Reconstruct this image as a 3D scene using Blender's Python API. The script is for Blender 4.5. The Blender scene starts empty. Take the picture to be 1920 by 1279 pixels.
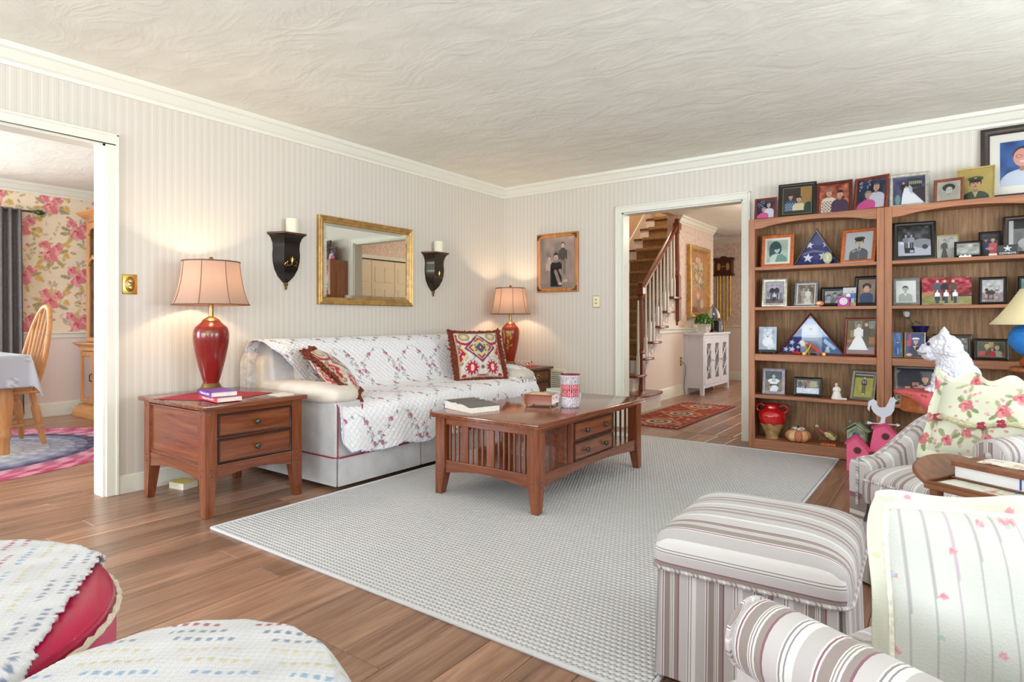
import bpy, bmesh, math, random
import numpy as np
from mathutils import Vector, Matrix
S = bpy.context.scene
COL = S.collection
R = math.radians
PI = math.pi
rnd = random.Random(11)

# ---------------------------------------------------------------- camera
cd = bpy.data.cameras.new('camera'); cam = bpy.data.objects.new('camera', cd); COL.objects.link(cam)
cam.location = (0, 0, 1.0177); cam.rotation_euler = (R(90), 0, 0.62947)
cd.sensor_width = 36; cd.lens = 1134.1/1920*36; cd.shift_y = -(639.5-600.6)/1920
cd.clip_start = .02; cd.clip_end = 200
S.camera = cam

# ---------------------------------------------------------------- light
S.view_settings.view_transform = 'Standard'; S.view_settings.look = 'None'
S.view_settings.gamma = 1; S.view_settings.use_curve_mapping = False
S.view_settings.exposure = -0.2
W = bpy.data.worlds.new('world'); S.world = W; W.use_nodes = True
W.node_tree.nodes['Background'].inputs[0].default_value = (.75, .86, 1, 1)
W.node_tree.nodes['Background'].inputs[1].default_value = 1.0

def area(name, loc, rot, sx, sy, power, col):
    l = bpy.data.lights.new(name, 'AREA'); l.shape = 'RECTANGLE'; l.size = sx; l.size_y = sy
    l.energy = power; l.color = col
    o = bpy.data.objects.new(name, l); COL.objects.link(o); o.location = loc; o.rotation_euler = rot
    return o
def point(name, loc, power, col, r=.03):
    l = bpy.data.lights.new(name, 'POINT'); l.energy = power; l.color = col; l.shadow_soft_size = r
    o = bpy.data.objects.new(name, l); COL.objects.link(o); o.location = loc
    return o
DAY = (.85, .93, 1.0)
# daylight entering through the window openings (right wall, front wall, dining room)
area('daylight_right', (2.36, -.55, 1.35), (0, R(132), 0), 1.5, 1.7, 150, DAY)
area('daylight_right', (2.36, 2.6, 1.35), (0, R(132), 0), 1.5, 1.9, 150, DAY)
area('daylight_front', (-2.6, -2.64, 1.3), (R(136), 0, 0), 2.2, 1.7, 175, DAY)
area('daylight_front', (.6, -2.64, 1.3), (R(132), 0, 0), 1.8, 1.7, 90, DAY)
area('daylight_dining', (-7.9, .85, 1.4), (0, R(-105), 0), 1.3, 1.6, 150, DAY)
area('daylight_dining', (-5.9, -2.64, 1.4), (R(105), 0, 0), 2.2, 1.6, 250, DAY)
area('hall_end_fill', (-1.1, 10.66, 1.3), (R(-90), 0, 0), 1.0, 1.9, 45, (1, .96, .9))  # added area light at an unseen opening, to brighten the hall
point('hall_fill_light', (-1.5, 7.6, 2.2), 42, (1, .86, .7), .12)  # fill light with no fixture, put in to light the hall
point('stair_fill_light', (-3.6, 8.2, 3.6), 40, (1, .86, .7), .15)  # added light up the stairwell, no lamp stands here
WARM = (1, .74, .46)

# ---------------------------------------------------------------- mesh helpers
class MB:
    def __init__(s): s.v = []; s.f = []
    def add(s, vs, fs):
        o = len(s.v); s.v += [tuple(map(float, p)) for p in vs]; s.f += [tuple(int(i)+o for i in f) for f in fs]; return s
    def box(s, x0, y0, z0, x1, y1, z1):
        return s.add([(x0,y0,z0),(x1,y0,z0),(x1,y1,z0),(x0,y1,z0),(x0,y0,z1),(x1,y0,z1),(x1,y1,z1),(x0,y1,z1)],
                     [(0,3,2,1),(4,5,6,7),(0,1,5,4),(1,2,6,5),(2,3,7,6),(3,0,4,7)])
    def frus(s, a, za, b, zb):   # rect (x0,y0,x1,y1) at za -> rect at zb
        v = []
        for (x0,y0,x1,y1), z in ((a,za),(b,zb)): v += [(x0,y0,z),(x1,y0,z),(x1,y1,z),(x0,y1,z)]
        return s.add(v, [(0,3,2,1),(4,5,6,7),(0,1,5,4),(1,2,6,5),(2,3,7,6),(3,0,4,7)])
    def stack(s, rects):         # [(x0,y0,x1,y1,z)...] lofted
        v = []; f = []
        for x0,y0,x1,y1,z in rects: v += [(x0,y0,z),(x1,y0,z),(x1,y1,z),(x0,y1,z)]
        n = len(rects)
        for k in range(n-1):
            for i in range(4): f.append((4*k+i,4*k+(i+1)%4,4*k+4+(i+1)%4,4*k+4+i))
        f += [(3,2,1,0), tuple(4*n-4+i for i in range(4))]
        return s.add(v, f)
    def prism(s, pts, ax, a, b):
        n = len(pts)
        def q(p, t): return {'x':(t,p[0],p[1]),'y':(p[0],t,p[1]),'z':(p[0],p[1],t)}[ax]
        v = [q(p,a) for p in pts]+[q(p,b) for p in pts]
        return s.add(v, [tuple(range(n))[::-1], tuple(range(n,2*n))]+[(i,(i+1)%n,n+(i+1)%n,n+i) for i in range(n)])
    def tube(s, pts, r, n=8, cap=True, closed=False):
        P = [Vector(p) for p in pts]; m = len(P); v = []
        rs = r if hasattr(r,'__len__') else [r]*m
        up = None
        for i in range(m):
            if closed: t = P[(i+1)%m]-P[i-1]
            else: t = P[min(i+1,m-1)]-P[max(i-1,0)]
            t.normalize()
            if up is None:
                up = Vector((0,0,1)) if abs(t.z) < .9 else Vector((1,0,0))
            a = t.cross(up)
            if a.length < 1e-5: a = t.orthogonal()
            a.normalize(); b = t.cross(a)*-1; up = b if b.length else up
            for k in range(n):
                w = 2*PI*k/n; v.append(P[i]+rs[i]*(math.cos(w)*a+math.sin(w)*b))
        f = []
        for i in range(m if closed else m-1):
            j = (i+1)%m
            for k in range(n): f.append((i*n+k,i*n+(k+1)%n,j*n+(k+1)%n,j*n+k))
        if cap and not closed: f += [tuple(range(n))[::-1], tuple(range((m-1)*n,m*n))]
        return s.add(v, f)
    def lathe(s, prof, n=24, c=(0,0,0), sx=1, sy=1, cap=True):
        v = []; f = []; m = len(prof)
        for r_, z in prof:
            for k in range(n):
                w = 2*PI*k/n; v.append((c[0]+sx*r_*math.cos(w), c[1]+sy*r_*math.sin(w), c[2]+z))
        for i in range(m-1):
            for k in range(n): f.append((i*n+k,i*n+(k+1)%n,(i+1)*n+(k+1)%n,(i+1)*n+k))
        if cap: f += [tuple(range(n))[::-1], tuple(range((m-1)*n,m*n))]
        return s.add(v, f)
    def ell(s, c, r, n=14, m=9, M=None):
        v = []; f = []
        for i in range(m+1):
            a = PI*i/m-PI/2
            for k in range(n):
                w = 2*PI*k/n
                p = Vector((r[0]*math.cos(a)*math.cos(w), r[1]*math.cos(a)*math.sin(w), r[2]*math.sin(a)))
                if M: p = M @ p
                v.append(p+Vector(c))
        for i in range(m):
            for k in range(n): f.append((i*n+k,i*n+(k+1)%n,(i+1)*n+(k+1)%n,(i+1)*n+k))
        return s.add(v, f)
    def grid(s, P, cu=False):
        P = np.asarray(P, float); ny, nx = P.shape[:2]; o = len(s.v)
        s.v += [tuple(p) for p in P.reshape(-1,3).tolist()]
        for j in range(ny-1):
            for i in range(nx if cu else nx-1):
                a = o+j*nx+i; b = o+j*nx+(i+1)%nx
                s.f.append((a,b,b+nx,a+nx))
        return s
    def xf(s, M, start=0):
        s.v[start:] = [tuple(M @ Vector(p)) for p in s.v[start:]]; return s

def lin(c): 
    c = np.asarray(c, float)/255.
    return np.where(c <= .04045, c/12.92, ((c+.055)/1.055)**2.4)
def L4(c): return (*lin(c)[:3].tolist(), 1)

def obj(name, mb, mat=None, parent=None, bevel=0, seg=2, smooth=32, col=None, s=None, fix=True, flip=False):
    me = bpy.data.meshes.new(name); me.from_pydata(mb.v, [], mb.f)
    if fix or bevel:
        bm = bmesh.new(); bm.from_mesh(me)
        bmesh.ops.remove_doubles(bm, verts=bm.verts, dist=1e-6) if (fix and col is None) else None
        bmesh.ops.recalc_face_normals(bm, faces=bm.faces)
        if bevel:
            ed = [e for e in bm.edges if len(e.link_faces) == 2 and e.calc_face_angle(0) > .6]
            bmesh.ops.bevel(bm, geom=ed, offset=bevel, segments=seg, profile=.5, affect='EDGES', clamp_overlap=True)
        bm.to_mesh(me); bm.free()
    if flip: me.flip_normals()
    if bevel and bevel <= .012 and smooth == 32: smooth = 18      # crisp faces between narrow bevels
    if smooth:
        me.polygons.foreach_set('use_smooth', [True]*len(me.polygons)); me.set_sharp_from_angle(angle=R(smooth))
    n = len(me.vertices)
    if col is not None:
        c = np.ones((n,4)); c[:,:3] = lin(np.asarray(col).reshape(-1,3))
        a = me.attributes.new('col','FLOAT_COLOR','POINT'); a.data.foreach_set('color', c.ravel())
    if s is not None:
        a = me.attributes.new('s','FLOAT','POINT')
        co = np.empty(n*3); me.vertices.foreach_get('co', co); co = co.reshape(-1,3)
        a.data.foreach_set('value', np.asarray(s(co), float).ravel())
    if mat: me.materials.append(mat)
    o = bpy.data.objects.new(name, me); COL.objects.link(o)
    if parent: o.parent = parent
    return o
def tag(o, label, cat, group=None, kind=None):
    o['label'] = label; o['category'] = cat
    if group: o['group'] = group
    if kind: o['kind'] = kind
    return o
def thing(name, label, cat, loc=(0,0,0), rz=0, group=None, rx=0):
    o = bpy.data.objects.new(name, None); COL.objects.link(o); o.empty_display_size = .05
    o.location = loc; o.rotation_euler = (rx, 0, rz)
    return tag(o, label, cat, group)
def struct(name, mb, mat, parent=None, **k):
    o = obj(name, mb, mat, parent, **k)
    if not parent: o['kind'] = 'structure'
    return o
def copy_tree(o, parent=None):
    c = o.copy(); COL.objects.link(c)
    if parent: c.parent = parent
    for ch in list(o.children): copy_tree(ch, c)
    return c
def text(name, body, size, mat, parent, loc, rot, ext=.0004, align='CENTER'):
    cu = bpy.data.curves.new(name, 'FONT'); cu.body = body; cu.size = size; cu.extrude = ext
    cu.align_x = align; cu.align_y = 'CENTER'; cu.materials.append(mat)
    tmp = bpy.data.objects.new('tmp', cu); COL.objects.link(tmp)
    me = bpy.data.meshes.new_from_object(tmp.evaluated_get(bpy.context.evaluated_depsgraph_get()))
    bpy.data.objects.remove(tmp); bpy.data.curves.remove(cu)
    if not me.materials: me.materials.append(mat)
    o = bpy.data.objects.new(name, me); COL.objects.link(o); o.parent = parent
    o.location = loc; o.rotation_euler = rot
    return o

# ---------------------------------------------------------------- materials
def newmat(name):
    m = bpy.data.materials.new(name); m.use_nodes = True; nt = m.node_tree
    return m, nt, nt.nodes['Principled BSDF']
def N(nt, typ, **k):
    n = nt.nodes.new(typ)
    for a, b in k.items():
        if a.startswith('i_'): 
            key = a[2:]; n.inputs[int(key) if key.isdigit() else key].default_value = b
        else: setattr(n, a, b)
    return n
def ramp(nt, stops, interp='LINEAR'):
    r = nt.nodes.new('ShaderNodeValToRGB'); cr = r.color_ramp; cr.interpolation = interp
    while len(cr.elements) < len(stops): cr.elements.new(.5)
    for e, (p, c) in zip(cr.elements, stops): e.position = p; e.color = L4(c)
    return r
def bump(nt, b, src, strength, dist=.01):
    n = N(nt, 'ShaderNodeBump', i_Strength=strength, i_Distance=dist)
    nt.links.new(src, n.inputs['Height']); nt.links.new(n.outputs[0], b.inputs['Normal'])
def M(name, c, rough=.5, metal=0, var=0, vs=8, bp=0, bs=80, spec=.5, coat=0, trans=0, alpha=1, sheen=0):
    m, nt, b = newmat(name)
    b.inputs['Base Color'].default_value = L4(c); b.inputs['Roughness'].default_value = rough
    b.inputs['Metallic'].default_value = metal; b.inputs['Specular IOR Level'].default_value = spec
    b.inputs['Coat Weight'].default_value = coat; b.inputs['Coat Roughness'].default_value = .08
    b.inputs['Transmission Weight'].default_value = trans; b.inputs['Sheen Weight'].default_value = sheen
    if var or bp:
        tc = N(nt, 'ShaderNodeTexCoord')
        if var:
            no = N(nt, 'ShaderNodeTexNoise', i_Scale=vs, i_Detail=4.0); nt.links.new(tc.outputs['Object'], no.inputs['Vector'])
            c = np.array(c, float)
            r = ramp(nt, [(.3, np.clip(c*(1-var),0,255)), (.7, np.clip(c*(1+var),0,255))])
            nt.links.new(no.outputs['Fac'], r.inputs[0]); nt.links.new(r.outputs[0], b.inputs['Base Color'])
        if bp:
            no = N(nt, 'ShaderNodeTexNoise', i_Scale=bs, i_Detail=3.0); nt.links.new(tc.outputs['Object'], no.inputs['Vector'])
            bump(nt, b, no.outputs['Fac'], bp)
    return m
def wood(name, c1, c2, c3=None, ax='z', rough=.35, sc=1., rv=.25, coat=.0, bp=.04):
    m, nt, b = newmat(name); b.inputs['Roughness'].default_value = rough; b.inputs['Coat Weight'].default_value = coat
    b.inputs['Coat Roughness'].default_value = .1
    tc = N(nt, 'ShaderNodeTexCoord'); oi = N(nt, 'ShaderNodeObjectInfo')
    mp = N(nt, 'ShaderNodeMapping'); nt.links.new(tc.outputs['Object'], mp.inputs[0])
    v = [38*sc]*3; v['xyz'.index(ax)] = 2.6*sc; mp.inputs['Scale'].default_value = v
    mu = N(nt, 'ShaderNodeMath', operation='MULTIPLY', i_1=37.0); nt.links.new(oi.outputs['Random'], mu.inputs[0])
    no = N(nt, 'ShaderNodeTexNoise', noise_dimensions='4D', i_Scale=1.0, i_Detail=5.0, i_Roughness=.6, i_Distortion=.6)
    nt.links.new(mp.outputs[0], no.inputs['Vector']); nt.links.new(mu.outputs[0], no.inputs['W'])
    r = ramp(nt, [(.25, c1), (.5, c2), (.75, c3 or c2)]); nt.links.new(no.outputs['Fac'], r.inputs[0])
    hs = N(nt, 'ShaderNodeHueSaturation'); nt.links.new(r.outputs[0], hs.inputs['Color'])
    mr = N(nt, 'ShaderNodeMapRange', i_3=1-rv, i_4=1+rv); nt.links.new(oi.outputs['Random'], mr.inputs[0])
    nt.links.new(mr.outputs[0], hs.inputs['Value']); nt.links.new(hs.outputs[0], b.inputs['Base Color'])
    if bp: bump(nt, b, no.outputs['Fac'], bp)
    return m
def vmat(name, rough=.6, bp=0, bs=200, sheen=0, spec=.4, metal=0, coat=0):
    m, nt, b = newmat(name); a = N(nt, 'ShaderNodeAttribute', attribute_name='col')
    nt.links.new(a.outputs['Color'], b.inputs['Base Color']); b.inputs['Roughness'].default_value = rough
    b.inputs['Sheen Weight'].default_value = sheen; b.inputs['Specular IOR Level'].default_value = spec
    b.inputs['Metallic'].default_value = metal; b.inputs['Coat Weight'].default_value = coat
    if bp:
        tc = N(nt, 'ShaderNodeTexCoord'); no = N(nt, 'ShaderNodeTexNoise', i_Scale=bs, i_Detail=3.0)
        nt.links.new(tc.outputs['Object'], no.inputs['Vector']); bump(nt, b, no.outputs['Fac'], bp)
    return m
def stripes(name, period, stops, rough=.8, bp=.05):
    m, nt, b = newmat(name); a = N(nt, 'ShaderNodeAttribute', attribute_name='s')
    d = N(nt, 'ShaderNodeMath', operation='MULTIPLY', i_1=1/period); nt.links.new(a.outputs['Fac'], d.inputs[0])
    fr = N(nt, 'ShaderNodeMath', operation='FRACT'); nt.links.new(d.outputs[0], fr.inputs[0])
    r = ramp(nt, stops, 'CONSTANT'); nt.links.new(fr.outputs[0], r.inputs[0]); nt.links.new(r.outputs[0], b.inputs['Base Color'])
    b.inputs['Roughness'].default_value = rough; b.inputs['Sheen Weight'].default_value = .2; b.inputs['Specular IOR Level'].default_value = .2
    tc = N(nt, 'ShaderNodeTexCoord'); no = N(nt, 'ShaderNodeTexNoise', i_Scale=350.0); nt.links.new(tc.outputs['Object'], no.inputs['Vector'])
    bump(nt, b, no.outputs['Fac'], bp)
    return m
def wallpaper(name, ca, cb, period):
    m, nt, b = newmat(name); ge = N(nt, 'ShaderNodeNewGeometry'); sp = N(nt, 'ShaderNodeSeparateXYZ'); nt.links.new(ge.outputs['Position'], sp.inputs[0])
    ad = N(nt, 'ShaderNodeMath', operation='ADD'); nt.links.new(sp.outputs[0], ad.inputs[0]); nt.links.new(sp.outputs[1], ad.inputs[1])
    d = N(nt, 'ShaderNodeMath', operation='MULTIPLY', i_1=1/period); nt.links.new(ad.outputs[0], d.inputs[0])
    fr = N(nt, 'ShaderNodeMath', operation='FRACT'); nt.links.new(d.outputs[0], fr.inputs[0])
    mid = (np.array(ca)+np.array(cb))/2
    r = ramp(nt, [(0,ca),(.12,cb),(.2,ca),(.3,cb),(.42,mid),(.5,cb),(.6,cb),(.68,ca),(.76,cb),(.86,ca)], 'LINEAR')
    nt.links.new(fr.outputs[0], r.inputs[0]); nt.links.new(r.outputs[0], b.inputs['Base Color'])
    b.inputs['Roughness'].default_value = .55; b.inputs['Specular IOR Level'].default_value = .3
    return m
def glass(name, tint=(255,255,255), amt=.06, rough=.02):
    m, nt, b = newmat(name); nt.nodes.remove(b)
    t = N(nt, 'ShaderNodeBsdfTransparent'); t.inputs[0].default_value = L4(tint)
    g = N(nt, 'ShaderNodeBsdfGlossy', i_Roughness=rough); mx = N(nt, 'ShaderNodeMixShader')
    f = N(nt, 'ShaderNodeFresnel', i_IOR=1.45); mr = N(nt, 'ShaderNodeMath', operation='MULTIPLY', i_1=1.0)
    nt.links.new(f.outputs[0], mr.inputs[0]); nt.links.new(mr.outputs[0], mx.inputs[0])
    nt.links.new(t.outputs[0], mx.inputs[1]); nt.links.new(g.outputs[0], mx.inputs[2])
    nt.links.new(mx.outputs[0], nt.nodes['Material Output'].inputs[0])
    return m
def emis(name, c, st):
    m, nt, b = newmat(name); b.inputs['Emission Color'].default_value = L4(c); b.inputs['Emission Strength'].default_value = st
    b.inputs['Base Color'].default_value = L4(c); return m

mTRIM = M('trim_paint', (230,228,214), .35)
mWHITE = M('white_paint', (232,230,224), .4)
mWALL = wallpaper('pinstripe_wallpaper', (224,217,205), (211,203,192), .046)
mWALLB = M('plain_wall_paint', (226,212,202), .6, var=.03)
mHALLW = M('hall_wallpaper', (222,200,186), .6, var=.09, vs=22)
mTAN = M('stairwell_paint', (214,190,160), .6)
mDIN = M('dining_wainscot_paint', (232,216,208), .5)
mBRASS = M('brass', (200,160,80), .25, 1, var=.1)
mDBRASS = M('antique_brass', (150,120,80), .3, 1)
mBRONZE = M('dark_bronze', (96,88,78), .32, .9)
mBLACK = M('black_lacquer', (22,20,20), .3)
mGLASS = glass('picture_glass')
mPHOTO = vmat('photo_print', .35)
mCLOTH = vmat('printed_cloth', .85, .15, 260, .2, .2)
mCHERRY = wood('cherry_wood', (86,40,20), (122,64,36), (148,86,52), 'z', .25, coat=.25, rv=.1)
mCHERRYX = wood('cherry_wood_x', (86,40,20), (122,64,36), (148,86,52), 'x', .25, coat=.25, rv=.1)
mCHERRYY = wood('cherry_wood_y', (84,40,23), (118,63,38), (144,86,54), 'y', .16, coat=.4, rv=.08)
mWALNUT = wood('walnut_wood', (70,34,18), (98,50,28), (120,66,36), 'y', .3, coat=.2, rv=.1)
mOAKZ = wood('oak_z', (120,76,50), (162,106,72), (182,126,90), 'z', .45, rv=.08)
mOAKX = wood('oak_x', (124,78,52), (164,108,74), (184,128,92), 'x', .45, rv=.08)
mOAKB = wood('oak_back_panel', (88,60,38), (140,104,68), (178,140,98), 'z', .6, 1.6, rv=.06)
mHONEY = wood('honey_oak', (150,98,54), (186,128,76), (204,148,94), 'z', .4, rv=.08)
mRAIL = wood('stair_wood', (96,44,20), (128,62,30), (146,76,40), 'y', .28, coat=.2, rv=.06)
mRAILZ = wood('newel_wood', (96,44,20), (128,62,30), (146,76,40), 'z', .28, coat=.2, rv=.06)
mCARPET = M('stair_carpet', (150,120,84), .95, var=.12, vs=30, bp=.5, bs=300)
mGOLD = M('gilt_frame', (186,148,88), .36, .55, var=.12, vs=20)
mPAPER = M('page_paper', (226,218,206), .8, var=.04, vs=60)
mWAX = M('candle_wax', (240,234,206), .5)
# ================================================================ room shell
AX, BY, H = -3.948, 5.268, 2.44
def floor_mat():
    m, nt, b = newmat('plank_wood'); b.inputs['Roughness'].default_value = .3
    tc = N(nt, 'ShaderNodeTexCoord'); oi = N(nt, 'ShaderNodeObjectInfo'); mp = N(nt, 'ShaderNodeMapping')
    nt.links.new(tc.outputs['Object'], mp.inputs[0]); mp.inputs['Scale'].default_value = (26, 1.7, 10)
    mu = N(nt, 'ShaderNodeMath', operation='MULTIPLY', i_1=61.0); nt.links.new(oi.outputs['Random'], mu.inputs[0])
    no = N(nt, 'ShaderNodeTexNoise', noise_dimensions='4D', i_Scale=1.0, i_Detail=6.0, i_Roughness=.62, i_Distortion=1.1)
    nt.links.new(mp.outputs[0], no.inputs['Vector']); nt.links.new(mu.outputs[0], no.inputs['W'])
    r = ramp(nt, [(.22,(84,60,48)), (.42,(134,99,79)), (.58,(158,121,98)), (.8,(186,149,124))]); nt.links.new(no.outputs['Fac'], r.inputs[0])
    hs = N(nt, 'ShaderNodeHueSaturation'); nt.links.new(r.outputs[0], hs.inputs['Color'])
    mr = N(nt, 'ShaderNodeMapRange', i_3=.8, i_4=1.34); nt.links.new(oi.outputs['Random'], mr.inputs[0]); nt.links.new(mr.outputs[0], hs.inputs['Value'])
    nt.links.new(hs.outputs[0], b.inputs['Base Color']); bump(nt, b, no.outputs['Fac'], .06)
    return m
mFLOOR = floor_mat(); mSUB = M('subfloor', (70,48,38), .6)
pm = MB().stack([(-.079,-.6,.079,.6,-.010),(-.079,-.6,.079,.6,-.0012),(-.0775,-.5985,.0775,.5985,0)])
def planks(fl, x0, x1, y0, y1, seed):
    rr = random.Random(seed); me = None; x = x0
    while x < x1-.02:
        w = min(.16, x1-x); y = y0-rr.choice([.0,.2,.4,.6,.8,1.0])
        while y < y1-.02:
            a, b2 = max(y, y0), min(y+1.2, y1)
            if b2-a > .04:
                if me is None:
                    o = obj('plank', pm, mFLOOR, fl, smooth=0); me = o.data
                else:
                    o = bpy.data.objects.new('plank', me); COL.objects.link(o); o.parent = fl
                o.location = (x+w/2, (a+b2)/2, 0); o.scale = (w/.16, (b2-a)/1.2*.9985, 1)
            y += 1.2
        x += w
fl = struct('floor', MB().box(-4.07,-2.6,-.08,2.3,5.4,-.010), mSUB)
planks(fl, AX-.12, 1.0, 0.2, 5.38, 3)
fh = struct('floor_hall', MB().box(-4.2,5.39,-.08,.1,10.7,-.010), mSUB); planks(fh, -3.3, -1.2, 5.39, 10.6, 5)
fd = struct('floor_dining', MB().box(-7.9,-2.6,-.08,-4.07,3.0,-.010), mSUB); planks(fd, -7.75, -4.07, .2, 2.95, 6)

def ceil_mat(n, ca, cb):
    m, nt, b = newmat(n); b.inputs['Roughness'].default_value = .75; b.inputs['Specular IOR Level'].default_value = .2
    tc = N(nt, 'ShaderNodeTexCoord'); mp = N(nt, 'ShaderNodeMapping'); nt.links.new(tc.outputs['Object'], mp.inputs[0]); mp.inputs['Scale'].default_value = (2.2, 3.4, 1)
    n1 = N(nt, 'ShaderNodeTexNoise', i_Scale=1.3, i_Detail=2.0, i_Distortion=1.4); nt.links.new(mp.outputs[0], n1.inputs['Vector'])
    vo = N(nt, 'ShaderNodeTexVoronoi', i_Scale=2.0); nt.links.new(n1.outputs['Color'], vo.inputs['Vector'])
    wv = N(nt, 'ShaderNodeTexVoronoi', i_Scale=1.6); nt.links.new(mp.outputs[0], wv.inputs['Vector'])
    r = ramp(nt, [(.1,ca),(.7,cb)]); nt.links.new(wv.outputs['Distance'], r.inputs[0]); nt.links.new(r.outputs[0], b.inputs['Base Color'])
    mx = N(nt, 'ShaderNodeMath', operation='ADD'); nt.links.new(vo.outputs['Distance'], mx.inputs[0]); nt.links.new(wv.outputs['Distance'], mx.inputs[1])
    n2 = N(nt, 'ShaderNodeTexNoise', i_Scale=40.0, i_Detail=3.0); nt.links.new(mp.outputs[0], n2.inputs['Vector'])
    ma = N(nt, 'ShaderNodeMath', operation='MULTIPLY_ADD', i_1=.12); nt.links.new(n2.outputs['Fac'], ma.inputs[0]); nt.links.new(mx.outputs[0], ma.inputs[2])
    bump(nt, b, ma.outputs[0], .16, .03)
    return m
mCEIL = ceil_mat('swirled_plaster', (240,238,226), (234,232,220))
struct('ceiling', MB().box(-4.07,-2.6,H,2.3,5.4,H+.1), mCEIL)
struct('ceiling_dining', MB().box(-7.9,-2.6,H,-4.07,3.05,H+.1), mCEIL)
struct('ceiling_hall', MB().box(-3.1,5.4,H,.1,10.7,H+.1), mCEIL)
struct('ceiling_stairwell', MB().box(-4.2,5.4,4.4,-3.0,10.7,4.5), mTAN)

def wall_y(name, x0, x1, y0, y1, holes, mat, z1=H):      # wall running along y with openings (ya,yb,za,zb)
    mb = MB(); y = y0
    for ya,yb,za,zb in holes:
        if ya > y: mb.box(x0,y,0,x1,ya,z1)
        if zb < z1: mb.box(x0,ya,zb,x1,yb,z1)
        if za > 0: mb.box(x0,ya,0,x1,yb,za)
        y = yb
    if y < y1: mb.box(x0,y,0,x1,y1,z1)
    return struct(name, mb, mat, smooth=0)
def wall_x(name, y0, y1, x0, x1, holes, mat, z1=H):
    mb = MB(); x = x0
    for xa,xb,za,zb in holes:
        if xa > x: mb.box(x,y0,0,xa,y1,z1)
        if zb < z1: mb.box(xa,y0,zb,xb,y1,z1)
        if za > 0: mb.box(xa,y0,0,xb,y1,za)
        x = xb
    if x < x1: mb.box(x,y0,0,x1,y1,z1)
    return struct(name, mb, mat, smooth=0)
wall_y('wall_left', AX-.122, AX, -2.6, BY+.122, [(-.3,1.437,0,2.035)], mWALL)
wall_x('wall_back', BY, BY+.122, AX, 2.3, [(-2.538,-1.428,0,2.035)], mWALL)
wall_y('wall_right', 2.2, 2.32, -2.6, 5.4, [(-1.4,.3,.7,2.2),(1.65,3.55,.7,2.2)], mWALL)
wall_x('wall_front', -2.6, -2.48, -7.9, 2.3, [(-7.0,-4.8,.6,2.2),(-3.7,-1.5,.55,2.25),(-.3,1.5,.55,2.25)], mWALL)
wall_y('wall_dining_far', -7.87, -7.75, -2.6, 3.05, [(0.0,1.72,.75,2.1)], mDIN)
wall_x('wall_dining_back', 2.95, 3.05, -7.87, -4.07, [], mDIN)
# hall and stairs
wall_y('wall_stair_left', -4.15, -4.03, 5.39, 10.7, [], mTAN, 4.4)
wall_y('wall_stair', -3.15, -3.0, 7.93, 9.41, [], mHALLW, 4.4)
wall_x('wall_hall_far', 10.6, 10.7, -4.2, .1, [(-1.6,-.6,0,2.2)], mHALLW, 4.4)
wall_y('wall_hall_right', 0.0, .1, 5.39, 10.7, [(5.75,7.85,0,2.05)], mHALLW)
struct('wall_stairwell_head', MB().box(-4.15,5.3,2.54,-3.0,5.39,4.4).box(-3.118,5.392,H-.004,-3.004,7.932,4.4), mTAN, smooth=0)
# under-stair panel, with stepped top following the treads
pts = [(6.5,0),(9.41,0),(9.41,.9),(7.93,.9),(7.93,1.30)]
for k in range(7,1,-1):
    y = 6.45+.2275*(k-2)
    pts += [(y+.25,.19*k-.035),(y+.02,.19*k-.035)]
mPANEL = M('stair_panel_paint', (236,222,212), .5)
struct('wall_under_stair', MB().prism(pts,'x',-3.02,-2.992), mPANEL, smooth=0)
struct('wall_stair_end', MB().box(-4.03,9.62,2.0,-3.1,9.7,4.4), mTAN)
struct('wall_under_stair_inner', MB().box(-3.15,9.41,0,-3.0,9.42,H), mHALLW)
# casings: cased openings
def casing(n, ax, w, a0, a1, zt, side, cw=.06):
    s1 = w+side*.02
    lo, hi = min(w,s1), max(w,s1); mb = MB()
    def seg(p): 
        if ax == 'y': mb.box(lo,p[0],p[1],hi,p[2],p[3])
        else: mb.box(p[0],lo,p[1],p[2],hi,p[3])
    seg((a0-cw,0,a0,zt)); seg((a1,0,a1+cw,zt)); seg((a0-cw,zt,a1+cw,zt+cw))
    # back-band
    lo, hi = (w, w+side*.028) if side > 0 else (w+side*.028, w)
    seg((a0-cw-.004,0,a0-cw+.012,zt+cw)); seg((a1+cw-.012,0,a1+cw+.004,zt+cw)); seg((a0-cw-.004,zt+cw-.012,a1+cw+.004,zt+cw+.004))
    return struct(n, mb, mTRIM, bevel=.003, seg=1)
casing('trim_1', 'y', AX, -.3, 1.437, 2.035, 1)
casing('trim_2', 'x', BY, -2.538, -1.428, 2.035, -1)
struct('trim_3', MB().box(AX-.124,1.425,0,AX+.001,1.438,2.035).box(AX-.124,-.3,2.023,AX+.001,1.438,2.036), mTRIM)
struct('trim_4', MB().box(-2.54,BY-.001,0,-2.526,BY+.124,2.035).box(-1.44,BY-.001,0,-1.427,BY+.124,2.035).box(-2.54,BY-.001,2.023,-1.427,BY+.124,2.036), mTRIM)
CR = [(0,H-.105),(.012,H-.105),(.016,H-.085),(.030,H-.075),(.052,H-.035),(.066,H-.026),(.07,H),(0,H)]
struct('trim_5', MB().prism([(AX+a,z) for a,z in CR],'y',-2.48,BY), mTRIM, smooth=25)
struct('trim_6', MB().prism([(BY-a,z) for a,z in CR],'x',AX,2.2), mTRIM, smooth=25)
struct('trim_7', MB().prism([(-7.75+a,z) for a,z in CR],'y',-2.48,2.95).prism([(2.95-a,z) for a,z in CR],'x',-7.75,-4.07), mTRIM, smooth=25)
struct('trim_8', MB().prism([(-3.0+a,z) for a,z in CR],'y',7.93,9.41).prism([(10.6-a,z) for a,z in CR],'x',-4.0,0), mTRIM, smooth=25)
BB = [(0,0),(.014,0),(.014,.085),(.009,.1),(0,.105)]
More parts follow.
